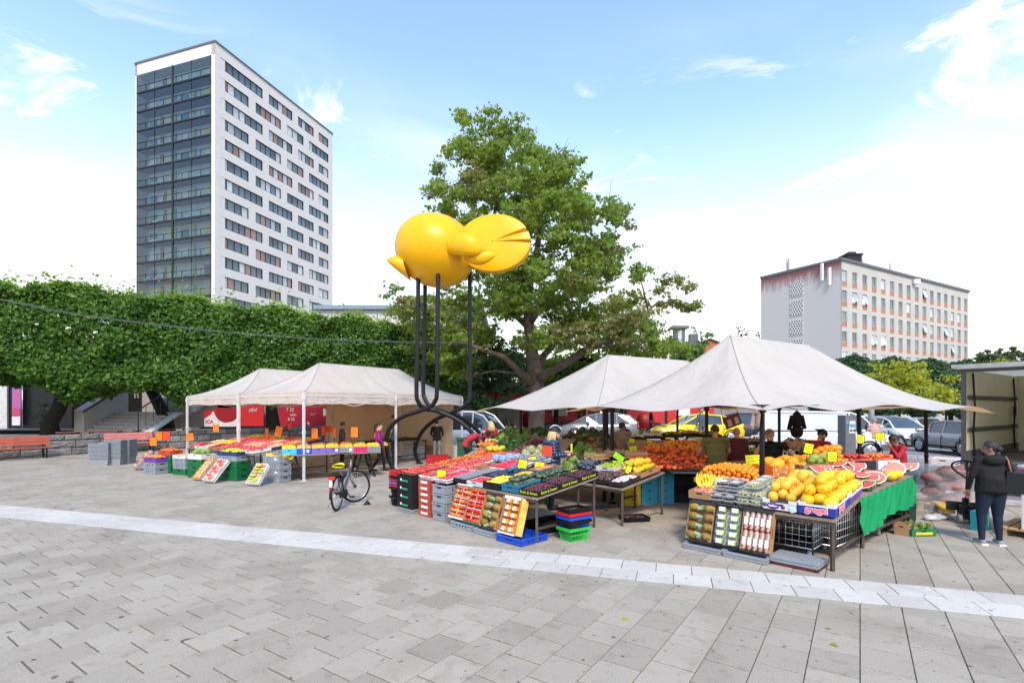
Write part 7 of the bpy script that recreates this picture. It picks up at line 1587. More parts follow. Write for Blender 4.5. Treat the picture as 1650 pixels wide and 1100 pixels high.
field(fruit_mesh('nectarine', fmat('nectarine', (.70,.16,.02), (.82,.35,.03)), .044, (1,1,.95), 10, 7), 'nectarine', 'orange nectarine in the heap behind the tomatoes', 'nectarine', 'nectarines behind the tomatoes', T3, [(1040,722),(1125,726),(1138,716),(1135,708),(1050,712)], 120, .044, (0,.1))
T5 = Plane((2.2, 14.2, .96), radians(85), .08)
table('black table at the back under the mushrooms and onions', T5, -.1, 1.8, -3.6, 1.6)
M = lambda px, py: Matrix.Translation(T5.hit(px, py, .02)) @ Matrix.Rotation(.1, 4, 'Z')
for i, (px, py, m, nm, lb) in enumerate(((1022,708,mat('mushroom', (.60,.56,.52), .7, var=.2, isl=.6), 'mushroom_heap', 'white mushrooms in the left back tray'), (1052,706,bpy.data.materials['mushroom'], 'mushroom_heap', 'white mushrooms in the middle back tray'), (1082,704,F_pot, 'onion_heap', 'brown onions behind the tomatoes'), (1112,702,fmat('onion', (.45,.20,.05), (.6,.34,.10)), 'onion_heap', 'golden onions in the right back tray'), (1210,716,F_pot, 'potato_heap', 'potatoes heaped left of the front tent pole'), (1212,732,F_lime, 'pear_heap', 'yellow green pears left of the front tent pole'), (1142,704,F_pot, 'onion_heap', 'onions beside the man in blue'))):
    crate('fruit_tray', 'dark tray under the '+lb, M(px, py), .62, .5, .09, C_dark, 'card', None, (), 'tray'); heap(nm, lb, 'vegetables', M(px, py), m, .58, .46, .032, 150, .17, seed=30+i)
# vegetables at the back left
T4 = Plane((-.4, 11.9, .86), radians(72), .13)
table('black table under the lettuces and cauliflowers at the back', T4, -.1, 3.2, -1.3, 1.1)
vegs(V_let, 'lettuce', 'pale green lettuce head in the pile left of the black pole', 'lettuce', T4, [(812,700),(820,694),(832,698),(826,705),(842,694),(850,699),(838,706),(808,708),(848,706)], 'lettuces left of the black pole')
vegs(V_dark, 'greens_bunch', 'bunch of dark greens behind the radishes', 'greens', T4, [(800,708),(812,716),(822,722),(806,724),(818,730),(832,716),(858,697),(868,694),(876,700)], 'dark green bunches', .05)
vegs(V_cauli, 'cauliflower', 'cauliflower beside the cyclist', 'cauliflower', T4, [(846,730),(856,724),(866,730),(850,740),(862,739),(872,722),(838,738),(874,734)], 'cauliflowers beside the cyclist', .06)
vegs(V_rad, 'radicchio', 'dark red radicchio in the row at the middle of the vegetables', 'radicchio', T4, [(838,724),(828,728),(820,734),(834,733),(778,704),(786,700),(792,705),(855,716),(868,714)], 'radicchios', .05)
for i, (px, py, m, nm) in enumerate(((786,718,mat('carrot', (.75,.22,.02), .5, var=.1), 'carrots'), (796,712,mat('parsnip', (.62,.48,.22), .6), 'parsnips'), (868,712,mat('rhubarb', (.30,.05,.04), .5, var=.3), 'rhubarb stalks'))):
    b = MB()
    for k in range(18): x = R.uniform(-.2,.2); b.tube([(x,R.uniform(-.25,-.1),R.uniform(.02,.1)),(x+R.uniform(-.06,.06),R.uniform(.15,.3),R.uniform(.02,.1))], [.022,.008], 6)
    o = b.obj('root_bundle', m, None, T4.hit(px, py, .03)); o.rotation_euler = (.1,0,R.uniform(-.8,.2)); tag(o, ('bunch of orange carrots left of the greens', 'bunch of pale parsnips beside the carrots', 'dark red rhubarb stalks behind the cauliflowers')[i], 'vegetables', None, 'stuff')
field(TOM, 'tomato', 'pale red tomato in the crates by the sculpture foot', 'tomato', 'tomatoes by the sculpture foot', T4, [(772,722),(790,722),(800,738),(784,745),(770,738)], 40, .046, (0,.1))
vegs(V_dark, 'greens_bunch', 'green bunch under the yellow signs in front of the cyclist', 'greens', T4, [(852,752),(860,748),(870,752),(846,748)], 'green bunches in front of the cyclist', .0)
vegs(V_leek, 'leek_bunch', 'dark leek bunch on the back table right of the helmet', 'leeks', T5, [(940,700),(955,698),(968,704),(950,708),(918,712),(932,716),(974,712)], 'leek bunches', .1)
vegs(V_husk, 'corn_husks', 'brown husked corn on the back table before the grey taxi', 'corn', T5, [(925,706),(938,712),(952,716),(966,718),(945,722),(915,718),(960,726)], 'husked corn heaps', .05)
vegs(V_let, 'lettuce', 'pale lettuce beside the wooden crates', 'lettuce', T2b, [(938,722),(946,728),(930,730),(952,732),(916,752),(922,745)], 'lettuces beside the wooden crates', .08)
# ---- right stall
M = tilted('tilted box of pineapples at the left end of the melon stall', RS, 1.78, .10, .41, .60, .13, C_brown, 16, rimc=C_dark)
for i in range(4):
    for j in range(2): pineapple('pineapple in the tilted box of the melon stall, %s row up, %s' % (ORD[i], ('right','left')[j]), M @ Matrix.Translation((-.125+j*.25, -.215+i*.145, .095)) @ Matrix.Rotation((-1)**j*1.4, 4, 'Y') @ Matrix.Rotation(R.uniform(-.3,.3), 4, 'X'), 'pineapples of the melon stall')
M = tilted('tilted black box of packed yellow green pears between pineapples and pink nets', RS, 1.36, .10, .40, .60, .13, C_dark, 16, rimc=C_black)
for i in range(5):
    for j in range(2): punnet('clear pack of yellow green pears in the tilted box, %s row up, %s' % (ORD[i], ('left','right')[j]), M @ Matrix.Translation((-.095+j*.19, -.235+i*.118, .07)), F_lime, clearp, .175, .105, .05, .028, 11, 'packs of pears in the tilted black box', lab=True)
M = tilted('tilted box of pink fruit tubes with white labels', RS, .94, .10, .41, .60, .13, C_brown, 16, rimc=C_dark)
for i in range(2):
    for j in range(5):
        t = thing('fruit_tube', 'long pack of pink fruit with a white label, %s row, %s' % (('lower','upper')[i], ('leftmost','second from left','middle','second from right','rightmost')[j]), 'fruit pack', mat=M @ Matrix.Translation((-.156+j*.078, -.145+i*.29, .10)), group='long packs of pink fruit')
        if 'tube' not in _c:
            b = MB(); rr = random.Random(3)
            for k in range(16): b.ell((rr.uniform(-.016,.016), -.12+k*.016, rr.uniform(-.01,.014)), .024, 7, 5)
            _c['tube'] = b.mesh('berries', F_pink); _c['tube2'] = MB().tube([(0,-.135,0),(0,-.12,0),(0,.12,0),(0,.135,0)], [.012,.036,.036,.012], 10).mesh('wrap', clearp); _c['tube3'] = MB().box((0,-.02,.037), (.05,.11,.004)).mesh('sticker', paperw)
        o = link('berries', _c['tube'], t); o['kind'] = 'stuff'; link('wrap', _c['tube2'], t); link('sticker', _c['tube3'], t)
FR = Plane((RS.o.x, RS.o.y, 0), GA, 0)
crate('plastic_crate', 'flat grey crate on the ground under the pineapples and pears', PM(FR, -.14, 1.66, 0, pi/2), .6, .4, .085, P_grey); crate('plastic_crate', 'flat grey crate on the ground under the pink fruit box', PM(FR, -.14, 1.04, 0, pi/2), .6, .4, .085, P_grey)
crate('plastic_crate', 'flat dark red tray underneath the upturned grey crate', PM(FR, .0, .44, 0, pi/2), .6, .42, .03, plas('wine', (.10,.015,.02)))
b = MB(); 
for i in range(7):
    for j in range(10): b.box((-.16+i*.053,-.24+j*.053,.088), (.03,.03,.012))
o = crate('plastic_crate', 'upturned grey crate with a studded base lying at the corner of the melon stall', PM(FR, .0, .44, .032, pi/2), .6, .4, .085, P_grey); MB().box((0,0,.08), (.58,.38,.01)).obj('base_panel', P_grey, o); q = b.obj('stud', P_grey, o); q.rotation_euler = (0,0,pi/2); q['kind'] = 'stuff'
# table goods
def gbox(label, M, w, l, h, m, txt=None, tm=None, extra=()):
    t = crate('melon_box', label, M, w, l, h, m, 'card', None, extra, 'box')
    b = MB()
    for x in (-1,1):
        for y in (-1,1): b.box((x*(w/2-.05),y*(l/2+.0005),h+.02), (.09,.012,.05)); b.box((x*(w/2+.0005),y*(l/2-.05),h+.02), (.012,.09,.05))
    b.obj('corner_tab', C_white, t)
    return t
gm_ = PM(RS, .36, .21, .02); t = gbox('blue and white box of yellow melons at the front corner of the table', gm_, .72, .44, .12, C_blue)
b = MB(); b.box((-.364,0,.128), (.008,.44,.03)); b.box((0,-.224,.128), (.72,.008,.03)); b.obj('rim_stripe', C_white, t)
pinkt = mat('print_pink', (.80,.16,.24), .5)
for f_, sz in ((frame((-.370,0,.068), (0,-1,0), (0,0,1)), .115), (frame((-.05,-.230,.068), (1,0,0), (0,0,1)), .115)):
    text('gregal', sz, paperw, t, f_, bold=.010); text('gregal', sz, pinkt, t, f_ @ Matrix.Translation((0,0,.003)), bold=.003)
pm_ = PM(RS, 1.12, .21, .03); t = gbox('purple melon box behind the blue and white one', pm_, .72, .44, .11, C_purple); b = MB(); b.box((0,-.224,.1), (.72,.008,.03)); b.obj('rim_stripe', C_white, t)
wm_ = PM(RS, .30, .68, .02); t = gbox('white melon box with a purple oval emblem left of the blue box', wm_, .60, .44, .10, C_white)
b = MB(); b.ell((-.302,.08,.055), (.006,.085,.05), 16, 8); b.ell((-.302,-.05,.045), (.006,.03,.03), 4, 4); b.ell((-.302,.19,.06), (.006,.03,.03), 4, 4); b.obj('emblem', C_purple, t)
b = MB(); b.ell((-.302,-.17,.03), (.005,.05,.05), 10, 6); b.obj('print', mat('print_pale_blue', (.5,.66,.74), .6), t)
text('Bellino', .04, paperw, t, frame((-.312,.08,.055), (0,-1,0), (0,0,1)), bold=.002)
pile(MEL, 'yellow_melon', 'yellow honeydew melon heaped in the blue and white box', 'melon', 'yellow melons at the front corner', gm_ @ Matrix.Translation((0,0,.05)), .78, .48, .09, 3, 60, True, .07, 1.5)
pile(MEL, 'yellow_melon', 'yellow honeydew melon heaped in the purple box', 'melon', 'yellow melons in the purple box', pm_ @ Matrix.Translation((0,0,.05)), .74, .46, .09, 2, 40, True, .03, 1.55)
pile(CANT, 'sand_melon', 'sandy yellow round melon in the white box', 'melon', 'sandy yellow melons', wm_ @ Matrix.Translation((.06,0,.03)), .74, .48, .075, 2, 60, False, .13, 1.6)
pile(CANT, 'sand_melon', 'sandy yellow round melon behind the white box', 'melon', 'sandy yellow melons behind the white box', PM(RS, .95, .66, .06), .7, .48, .075, 2, 50, False, .12, 1.6)
# grapes and bananas
clamw = mat('punnet_clear', (.55,.58,.55), .15, var=.05, alpha=.45)
for k in range(2):
    for i in range(5):
        for j in range(2): punnet('clear box of green grapes left of the melons, %s layer, %s row, %s' % (('lower','upper')[k], ('front','second','third','fourth','back')[i], ('right','left')[j]), PM(RS, .10+i*.2+.05*k, 1.0+j*.2, .02+k*.09) @ Matrix.Rotation(R.uniform(-.12,.12), 4, 'Z'), F_grape, clamw, .19, .17, .075, .016, 46, 'boxes of green grapes', lab=(i+j+k) % 3 == 0, lid=True)
for i in range(3): punnet('clear box of green grapes on top of the pile', PM(RS, .25+i*.25, 1.1, .22) @ Matrix.Rotation(R.uniform(-.2,.2), 4, 'Z'), F_grape, clamw, .19, .17, .075, .016, 46, 'top boxes of green grapes', lab=True, lid=True)
for k in range(3):
    for i in range(4-k):
        for j in range(2): punnet('clear box of dark purple grapes, %s layer, %s row, %s' % (('lower','middle','top')[k], ('front','second','third','back')[i], ('right','left')[j]), PM(RS, .10+i*.21+.1*k, 1.40+j*.19, .02+k*.085) @ Matrix.Rotation(R.uniform(-.1,.1), 4, 'Z'), F_pgrape if (i+j) % 4 else F_black, clamw, .2, .17, .072, .016, 40, 'boxes of dark purple grapes', lab=(i+k) % 2 == 0, lid=True)
M = PM(RS, .22, 1.86, .02); crate('fruit_tray', 'brown carton with small pink fruit under the bananas', M, .42, .36, .12, C_brown, 'card', None, (), 'tray'); heap('nectarine_heap', 'small pink fruit in the carton under the bananas', 'fruit', M, F_pink, .38, .32, .026, 80, .14, seed=41)
for i, (p, d, r0) in enumerate(((.25,1.92,.2),(.32,1.84,-.2),(.40,1.92,.5),(.45,1.80,.1),(.33,2.0,.8))):
    o = link('banana_bunch', BAN); o.matrix_world = PM(RS, p, d, .14) @ Euler((-.45-.2*(i % 2), .2*(i-2)*.5, r0-2.0)).to_matrix().to_4x4() @ Matrix.Scale(1.15, 4); tag(o, 'bunch of yellow bananas at the left end of the melon stall', 'bananas', 'banana bunches of the melon stall')
for i in range(2): tag(MB().ell((0,0,0), (.1,.05,.09), 10, 7, jit=.1).obj('plastic_bag', mat('thin_bag', (.62,.62,.60), .35, alpha=.75), None, PM(RS, .45+.12*i, 1.72+.3*i, .2) @ Vector()), ('pale plastic bag behind the bananas', 'pale plastic bag left of the bananas')[i], 'bag')
# oranges
M = PM(RS, 1.36, 1.86, .04); crate('fruit_tray', 'wide brown tray under the orange heap', M, .75, 1.15, .07, C_brown, 'card', None, (), 'tray'); pile(ORG, 'orange', 'ripe orange in the heap left of the front tent pole', 'orange', 'oranges left of the front tent pole', M @ Matrix.Translation((0,0,.02)), .75, 1.12, .044, 3, 230, False, .10, 1.95)
table('black trestle under the orange heap and the orange melon boxes', Plane((RS.o.x, RS.o.y, .72), GA, .09), 1.72, 2.5, .3, 2.4)
# orange boxes with big golden melons, raised
B6 = Plane((4.40, 8.62, .98), D(22), .06)
for i, (m, lb) in enumerate(((C_orange, 'orange carton of big golden melons by the tent pole'), (C_amber, 'amber carton of big golden melons right of the orange one'))):
    M = PM(B6, .18+i*.40, .2, .0); t = crate('melon_carton', lb, M, .39, .42, .20, m, 'card', None, (), 'carton')
    b = MB()
    for x, z in ((-.12,.13),(.13,.14),(-.08,.05),(.1,.06),(-.02,.15)): b.ell((x,-.213,z), (.018,.004,.026), 8, 5)
    b.obj('print', paperw, t); b = MB(); b.ell((.02,-.213,.06), (.07,.004,.03), 12, 6); b.obj('emblem', C_brown, t)
    pile(GLD, 'gold_melon', 'big golden orange melon in the '+('orange' if i == 0 else 'amber')+' carton', 'melon', 'golden melons in cartons', M @ Matrix.Translation((0,0,.08)), .42, .5, .12, 1, 3, True)
for i, (px, py) in enumerate(((1262,745),(1285,743),(1300,741),(1246,748))): fruit(GLD, 'gold_melon', atY(px, py, 9.2+.1*i), ('golden orange melon on top, second from the left', 'golden orange melon on top beside the sign stick', 'golden orange melon on top at the right', 'golden orange melon on top at the left')[i], 'melon', 'golden melons on top', True)
table('black shelf board under the golden melon cartons', Plane((4.40, 8.62, .97), D(22), .06), -.05, 1.2, -.02, .9)
for i, (px, py) in enumerate(((1312,738),(1318,742),(1324,736),(1306,742))): fruit(SND, 'galia_melon', atY(px, py, 9.25), 'sage green netted melon between the golden melons and the wedges', 'melon', 'sage green netted melons', True)
p = atY(1298, 756, 8.75); crate('carton', 'brown carton with dark print right of the amber carton', XF(p.x, p.y, p.z-.06, D(10)), .3, .3, .15, C_brown, 'card', None, (('print', C_dark, MB().box((.0,-.153,.09), (.16,.006,.05))),), 'carton')
# watermelons
cutp = [(1316,752,'q',.9,8.6),(1326,748,'s',.6,8.8),(1338,757,'q',1.2,8.5),(1348,744,'q',.2,9.0),(1356,753,'s',.5,8.7),(1366,742,'q',1.0,9.1),(1362,761,'q',-.4,8.3),(1372,751,'q',.4,8.7),(1380,745,'q',.8,9.0),(1386,760,'q',-.3,8.5),(1398,766,'q',.7,8.5),(1343,769,'q',.9,8.2),(1376,770,'q',-.5,8.2),(1392,779,'q',-.2,8.2),(1408,781,'h',.3,8.5),(1412,770,'q',.1,8.8),(1428,776,'q',.4,9.0),(1440,772,'h',.5,9.3),(1452,766,'q',.2,9.6),(1462,762,'s',.5,9.8),(1420,765,'s',.6,9.1),(1330,766,'q',.3,8.3),(1402,757,'s',-.3,8.9)]
wn = ('far left','second from the far left','third from the left','upper left','left centre','upper centre','lower centre','centre','top centre','right centre','right of centre','lower left','lower centre behind the melons','front centre','front half','right','front right','right half','far right','rightmost','back right','lower left end','back centre')
for i, (px, py, k, a, Y) in enumerate(cutp):
    o = link('watermelon_wedge', {'q': WQ, 's': WS, 'h': WH}[k]); p = atY(px, py, Y); p.z = max(p.z, RS2.z(p.x, p.y)+.13)
    o.matrix_world = Matrix.Translation(p) @ Matrix.Rotation(a-.7, 4, 'Z') @ Matrix.Rotation(radians({'q': 216, 's': 232, 'h': 228}[k])+R.uniform(-.2,.2), 4, 'X') @ Matrix.Rotation(R.uniform(-.2,.2), 4, 'Y') @ Matrix.Scale(R.uniform(.92,1.12), 4)
    tag(o, {'q': 'red watermelon quarter on the green cloth table, ', 's': 'thin red watermelon slice on the green cloth table, ', 'h': 'watermelon half on the green cloth table, '}[k]+wn[i], 'watermelon', 'cut watermelon pieces')
for i, (px, py, Y) in enumerate(((1322,772,8.75),(1350,772,8.85),(1378,772,8.95),(1395,775,9.2))): p = atY(px, 770, Y); z = RS2.z(p.x, p.y); crate('carton', ('leftmost','second','third','rightmost')[i]+' dark carton hidden below the watermelon heap', XF(p.x, p.y, z+.01, D(38)), .36, .34, max(.06, p.z-z-.06), C_dark, 'card', None, (), 'carton')
for i, (px, py) in enumerate(((1424,755),(1318,772),(1300,770))):
    o = link('watermelon', WW); o.matrix_world = Matrix.Translation(atY(px, py, (9.5,8.7,8.5)[i])) @ Euler((0,.1,.3+i)).to_matrix().to_4x4(); tag(o, ('whole dark striped watermelon behind the red halves', 'whole striped watermelon behind the yellow melons', 'striped watermelon lying under the golden melon cartons')[i], 'watermelon')
for i, (px, py) in enumerate(((1434,766),(1445,764))): fruit(MEL, 'yellow_melon', RS2.hit(px, py, .09), ('yellow melon beside the whole watermelon', 'second yellow melon at the right end of the watermelon table')[i], 'melon', None, True)
# green cloth
gc = cloth('green_cloth', (.004,.30,.10), (.004,.26,.09), .15); b = MB(); rows = []
for k in range(9):
    r_ = []
    for i in range(61):
        f = i/60; p = -.12+f*2.66; out = -.07-.05*(k/8)*(.6+.5*sin(f*26+.5))-.02*sin(f*61+k); z = -.012-(.52+.05*sin(f*9)-.06*f)*k/8
        v = Matrix.Translation(RS2.o) @ Matrix.Rotation(RS2.ga, 4, 'Z') @ Vector((p, out, z+RS2.slope*p)); r_.append(v)
    rows.append(r_)
b.sheet(rows); tag(b.obj('green_cloth', gc), 'bright green cloth hanging from the watermelon table', 'cloth')
# wire trolley below
def trolley(label, M, p0, p1, d0, d1, z0, z1):
    t = thing('wire_trolley', label, 'trolley', mat=M)
    for nm, a, c in (('side_panel',(p0,d0),(p1,d0)),('side_panel',(p0,d1),(p1,d1)),('end_panel',(p0,d0),(p0,d1)),('end_panel',(p1,d0),(p1,d1))):
        b = MB(); A_ = Vector((a[0],a[1],0)); B_ = Vector((c[0],c[1],0)); n = max(3, int((B_-A_).length/.085))
        for i in range(n+1): q = A_.lerp(B_, i/n); b.tube([q+Vector((0,0,z0)), q+Vector((0,0,z1))], .0055 if 0 < i < n else .014, 5)
        for k in range(6): z = z0+(z1-z0)*k/5; b.tube([A_+Vector((0,0,z)), B_+Vector((0,0,z))], .0055 if 0 < k < 5 else .011, 5)
        b.obj(nm, steel, t)
    for x in (p0+.08, p1-.08):
        for y in (d0+.06, d1-.06):
            w = MB(); w.lathe([(.012,-.03),(.062,-.025),(.068,0),(.062,.025),(.012,.03)], 14, (x,y,.068), rot=(pi/2,0,0)); wo = w.obj('caster', mat('caster_grey', (.30,.30,.30), .5), t); f = MB(); f.box((x,y-.04,.12), (.05,.006,.14)); f.box((x,y+.04,.12), (.05,.006,.14)); f.box((x,y,.185), (.07,.1,.012)); f.obj('fork', dark_metal, wo)
    MB().box(((p0+p1)/2,(d0+d1)/2,z0+.01), (p1-p0,d1-d0,.015)).obj('base', dark_metal, t); return t
F2 = Plane((RS2.o.x, RS2.o.y, 0), RS2.ga, 0)
trolley('galvanised wire mesh trolley standing under the green cloth', PM(F2, 0, 0), -.62, 1.45, .06, .80, .16, .70)
trolley('galvanised wire cage trolley under the melon boxes', PM(FR, 0, 0), .35, 1.2, .35, 1.25, .16, .60)
p = PM(F2, 1.9, .35) @ Vector(); stack('plastic_crate', 'black crate beside the green bin at the end of the cloth', p, D(38), .6, .4, .2, [P_black]*3, group='black crates at the end of the cloth')
p = PM(F2, 2.95, .25) @ Vector(); t = thing('waste_bin', 'dark green bin standing behind the watermelon table', 'bin', (p.x, p.y, 0), D(38)); b = MB(); b.prism([(-.22,-.2,.03),(.22,-.2,.03),(.22,.2,.03),(-.22,.2,.03)], (0,0,.83)); b.obj('body', mat('bin_green', (.008,.06,.045), .5), t); b = MB(); b.box((0,0,.87), (.48,.44,.03)); b.obj('rim', mat('bin_green', (.008,.06,.045)), t)
p = PM(F2, 1.75, .0) @ Vector(); crate('carton', 'brown carton standing at the end of the trolley', XF(p.x+.1, p.y-.05, 0, D(40)), .2, .2, .2, C_brown, 'card', None, (), 'carton')
p = at(1475, 860, 0); M = XF(p.x, p.y, 0, D(5)); crate('produce_box', 'small green box of leafy trimmings on the paving before the bin', M, .45, .34, .12, C_green, 'card', None, (('print', C_yell, MB().box((0,-.173,.05), (.3,.006,.04))),), 'box')
o = leaves('leafy_trimmings', rng.uniform(-1,1,(70,3))*np.array([.2,.15,.05])+np.array([0,0,.13]), .1, veg, None, None, .6); o.matrix_world = M; tag(o, 'leafy green trimmings in the small green box', 'trimmings', None, 'stuff')
# raised shelf with green, dark and blue boxes
B7 = Plane((5.55, 9.05, 1.0), D(14), .0)
table('black raised shelf under the lime green and dark fruit boxes', B7, -.1, 1.75, -.05, .7)
for i, (x, m, lb, me, nm, fl) in enumerate(((.3, C_limeg, 'lime green box of oranges on the raised shelf', ORG, 'orange', 'orange in the lime green box'), (.85, C_dark, 'charcoal box of dark red apples on the raised shelf', APL, 'apple', 'dark red apple in the charcoal box'), (1.4, C_white, 'white box with blue print on the raised shelf', PCH, 'peach', 'pink peach in the white and blue box'))):
    M = PM(B7, x, .2, .03, 0); ex = ()
    if i == 2: q = MB(); q.prism([(-.2,-.213,.01),(.22,-.213,.01),(.2,-.213,.09),(.12,-.213,.07),(.06,-.213,.1),(-.02,-.213,.06),(-.1,-.213,.09),(-.15,-.213,.04)], (0,-.004,0)); ex = (('print', mat('print_sky_blue', (.03,.25,.55), .5), q),)
    if i == 0: q = MB(); q.ell((.05,-.213,.09), (.035,.004,.06), 10, 6); q.box((-.12,-.213,.08), (.08,.006,.03)); ex = (('print', paperw, q),)
    crate('fruit_box', lb, M, .5, .42, .17, m, 'card', None, ex, 'box'); pile(me, nm, fl, nm, 'fruit: '+fl, M @ Matrix.Translation((0,0,.11)), .48, .4, .05 if i == 0 else .042, 2, 46, False, .05)
for px, py in ((1314,728),(1322,724),(1332,722),(1342,722),(1348,728),(1338,728),(1328,729),(1350,722)): fruit(ORG, 'orange', atY(px, py, 9.6), 'large orange behind the yellow sign over the wedges', 'orange', 'large oranges behind the yellow sign').scale *= 1.7
for i in range(5): o = link('paper_bundle', veg_mesh('paper_bundle', mat('brown_paper', (.40,.26,.15), .8, var=.3), .13, 26, .16)); o.matrix_world = Matrix.Translation(atY(1268+i*7, 722-6*(i % 2), 11.2)); tag(o, 'crumpled brown paper between the two vendors', 'paper', 'crumpled paper between the vendors')
table('black back table behind the vendors', Plane((5.6, 11.2, .95), D(14), .0), -.6, 2.0, -.05, .7)
# price signs on sticks
sg = 'price signs on sticks'
for px, py, Y, c, w, h, az, tl, lb in ((742+25,736,12.4,S_yel,.17,.17,.3,.25,'yellow price sign beside the blue tubs'), (711,763,9.9,S_yel,.17,.15,.4,.1,'yellow price sign lying between the strawberry trays'), (842,748,10.0,S_yel,.17,.19,.2,.15,'yellow price sign left of the cyclist'), (858,742,10.6,S_yel,.17,.17,.1,-.2,'yellow price sign behind its twin beside the cyclist'), (869,752,10.1,S_yel,.19,.2,.1,.15,'largest yellow price sign against the quilted jacket'), (882,726,10.2,S_dor,.2,.2,0,.05,'red orange price sign in front of the quilted jacket'), (927,762,9.8,S_yel,.17,.14,.3,-.15,'yellow price sign on the dark plums'), (921,721,11.8,S_yel,.05,.2,0,0,'narrow yellow sign seen edge-on behind the hands'), (997,736,10.9,S_lime,.25,.13,.3,.6,'lime green price sign tilted beside the tomatoes'), (1020,722,12,S_yel,.18,.12,.2,-.15,'yellow price sign right of the wooden crates'), (1018,710,13.2,S_yel,.15,.13,.2,.2,'dim yellow sign beside the brown shirt'), (1047,712,13.4,S_yel,.15,.12,.1,0,'yellow sign before the white mushrooms'), (1216,742,9.0,S_yel,.30,.22,-.4,-.1,'big yellow sign behind the front tent pole'), (1303,722,9.0,S_yel,.14,.18,-.2,.2,'yellow sign in front of the red shirt'), (1341,735,8.9,S_yel,.15,.18,-.1,-.03,'yellow sign standing over the watermelon wedges'), (1387,707,9.3,S_yel,.11,.16,-.3,.1,'yellow sign on the leaning tent pole'), (1418,703,9.6,S_yel,.15,.15,-.3,-.12,'yellow sign over the dark red apples'), (1013,756,9.9,S_yel,.10,.16,0,.3,'small yellow sign behind the mangoes')):
    p = atY(px, py, Y); sign(lb, p, c, w, h, .3, az-.2, tl, sg)
# ---- left stall
LA = D(24); LT = Plane((-6.62, 14.72, .80), LA+pi/2, .05)      # local p inwards, d = -x along the front
Lm = lambda x, y, z=0., a=0.: Matrix.Translation((-6.62, 14.72, .0)) @ Matrix.Rotation(LA, 4, 'Z') @ Matrix.Translation((x, y, z)) @ Matrix.Rotation(a, 4, 'Z')
t = thing('display_table', 'trestle table carrying the blue and pink boxes of yellow fruit', 'table', mat=Lm(0, 0)); MB().box((1.35,.62,.77), (2.9,1.3,.03)).obj('tabletop', tabw, t)
for x in (.25, 2.35):
    for y in (.18, 1.1):
        for s in (-1, 1): MB().bar((x+s*.30,y,0),(x+s*.10,y,.755), .06,.05).obj('trestle_leg', mat('trestle_green_black', (.02,.028,.026), .5), t)
    for s in (-1, 1): b = MB(); b.bar((x+s*.22,.18,.3),(x+s*.22,1.1,.3), .05); b.obj('trestle_brace', mat('trestle_green_black', (.02,.028,.026)), t)
    b = MB(); b.bar((x-.22,.18,.28),(x+.22,.18,.28), .05); b.bar((x-.16,.18,.5),(x+.16,.18,.5), .04); b.obj('trestle_brace', mat('trestle_green_black', (.02,.028,.026)), t); MB().box((x,.1,.74), (.06,.05,.03)).obj('trestle_tip', S_dor, t)
for i, (m, c) in enumerate(((P_cyan,'cyan'),(P_blue,'blue'),(P_violet,'violet, nearer the cyan one,'),(P_violet,'violet, nearer the pink one,'),(P_grey,'grey'),(P_pink,'bright pink'),(P_grey,'grey, at the right end,'))):
    M = Lm(.2+i*.40, .24, .787); crate('fruit_crate', f'{c} crate of yellow fruit on the trestle table', M, .39, .42, .17, m, 'card' if i < 4 else 'plastic', 'coloured fruit crates on the trestle table', (('sticker', paperw, MB().box((.1,-.2135,.09), (.07,.006,.08))),) if i in (1, 3, 4) else ())
    pile(CANT if i % 3 else MEL, 'yellow_melon' if i % 3 == 0 else 'sand_melon', 'yellow melon in the coloured crates on the trestle table', 'melon', 'yellow melons on the trestle table', M @ Matrix.Translation((0,0,.09)), .4, .44, .07, 1, 14, False, .03, 1.65)
    if i < 6: M = Lm(.2+i*.42, .72, .83); crate('fruit_crate', f'brown box of oranges in the second row, behind the {c.split(",")[0]} crate', M, .41, .42, .14, C_brown, 'card', 'orange boxes in the second row'); pile(ORG, 'orange', 'orange in the second row behind the coloured crates', 'orange', 'oranges in the second row of the left stall', M @ Matrix.Translation((0,0,.09)), .4, .4, .043, 1, 18, False, .03)
    if i < 6:
        M = Lm(.2+i*.42, 1.14, .86); heap('fruit_heap', f'heap of mixed red fruit at the back, behind the {c.split(",")[0]} crate', 'fruit', M, (F_tom, F_apple, F_or, F_pot, F_tom, F_pot)[i], .4, .4, .035, 60, .17, 'mixed fruit at the back of the trestle table', seed=50+i)
pos = at(443, 777, 0); zt = stack('plastic_crate', 'grey crate in the stack below the bananas', (pos.x, pos.y+.15), UA-pi/2+.25, .62, .44, .19, [P_grey]*4, group='grey crates below the bananas', extra=lambda i: (('sticker', paperw, MB().box((.16,-.223,.11), (.09,.006,.06))),) if i % 2 else ())
for i in range(7): o = link('banana_bunch', BAN); o.matrix_world = XF(pos.x-.25+i*.085, pos.y+.15, zt-.02+.03*(i % 2), .8*i) @ Euler((-1.2,.2,0)).to_matrix().to_4x4() @ Matrix.Scale(1.1, 4); tag(o, 'bunch of bananas on top of the grey crate stack', 'bananas', 'bananas on the grey crate stack')
pos = at(371, 774, 0); zt = stack('plastic_crate', 'green ventilated crate in the stack under the blue tray', (pos.x, pos.y+.2), UA-pi/2+.2, .82, .5, .19, [P_green]*3, 'bars', 'green ventilated crates under the blue tray')
crate('plastic_crate', 'grey slotted crate between the green stack and the blue tray', XF(pos.x, pos.y+.2, zt, UA-pi/2+.2), .8, .48, .16, P_grey); M = XF(pos.x, pos.y+.2, zt+.165, UA-pi/2+.2); crate('fruit_tray', 'blue plastic tray of small yellow fruit on the green crate stack', M, .82, .5, .12, P_navy, 'plastic', None, (), 'tray'); heap('yellow_fruit_heap', 'small yellow fruit in the blue tray on the green stack', 'fruit', M, F_plum, .76, .44, .03, 130, .18, seed=60, nu=7, nv=5)
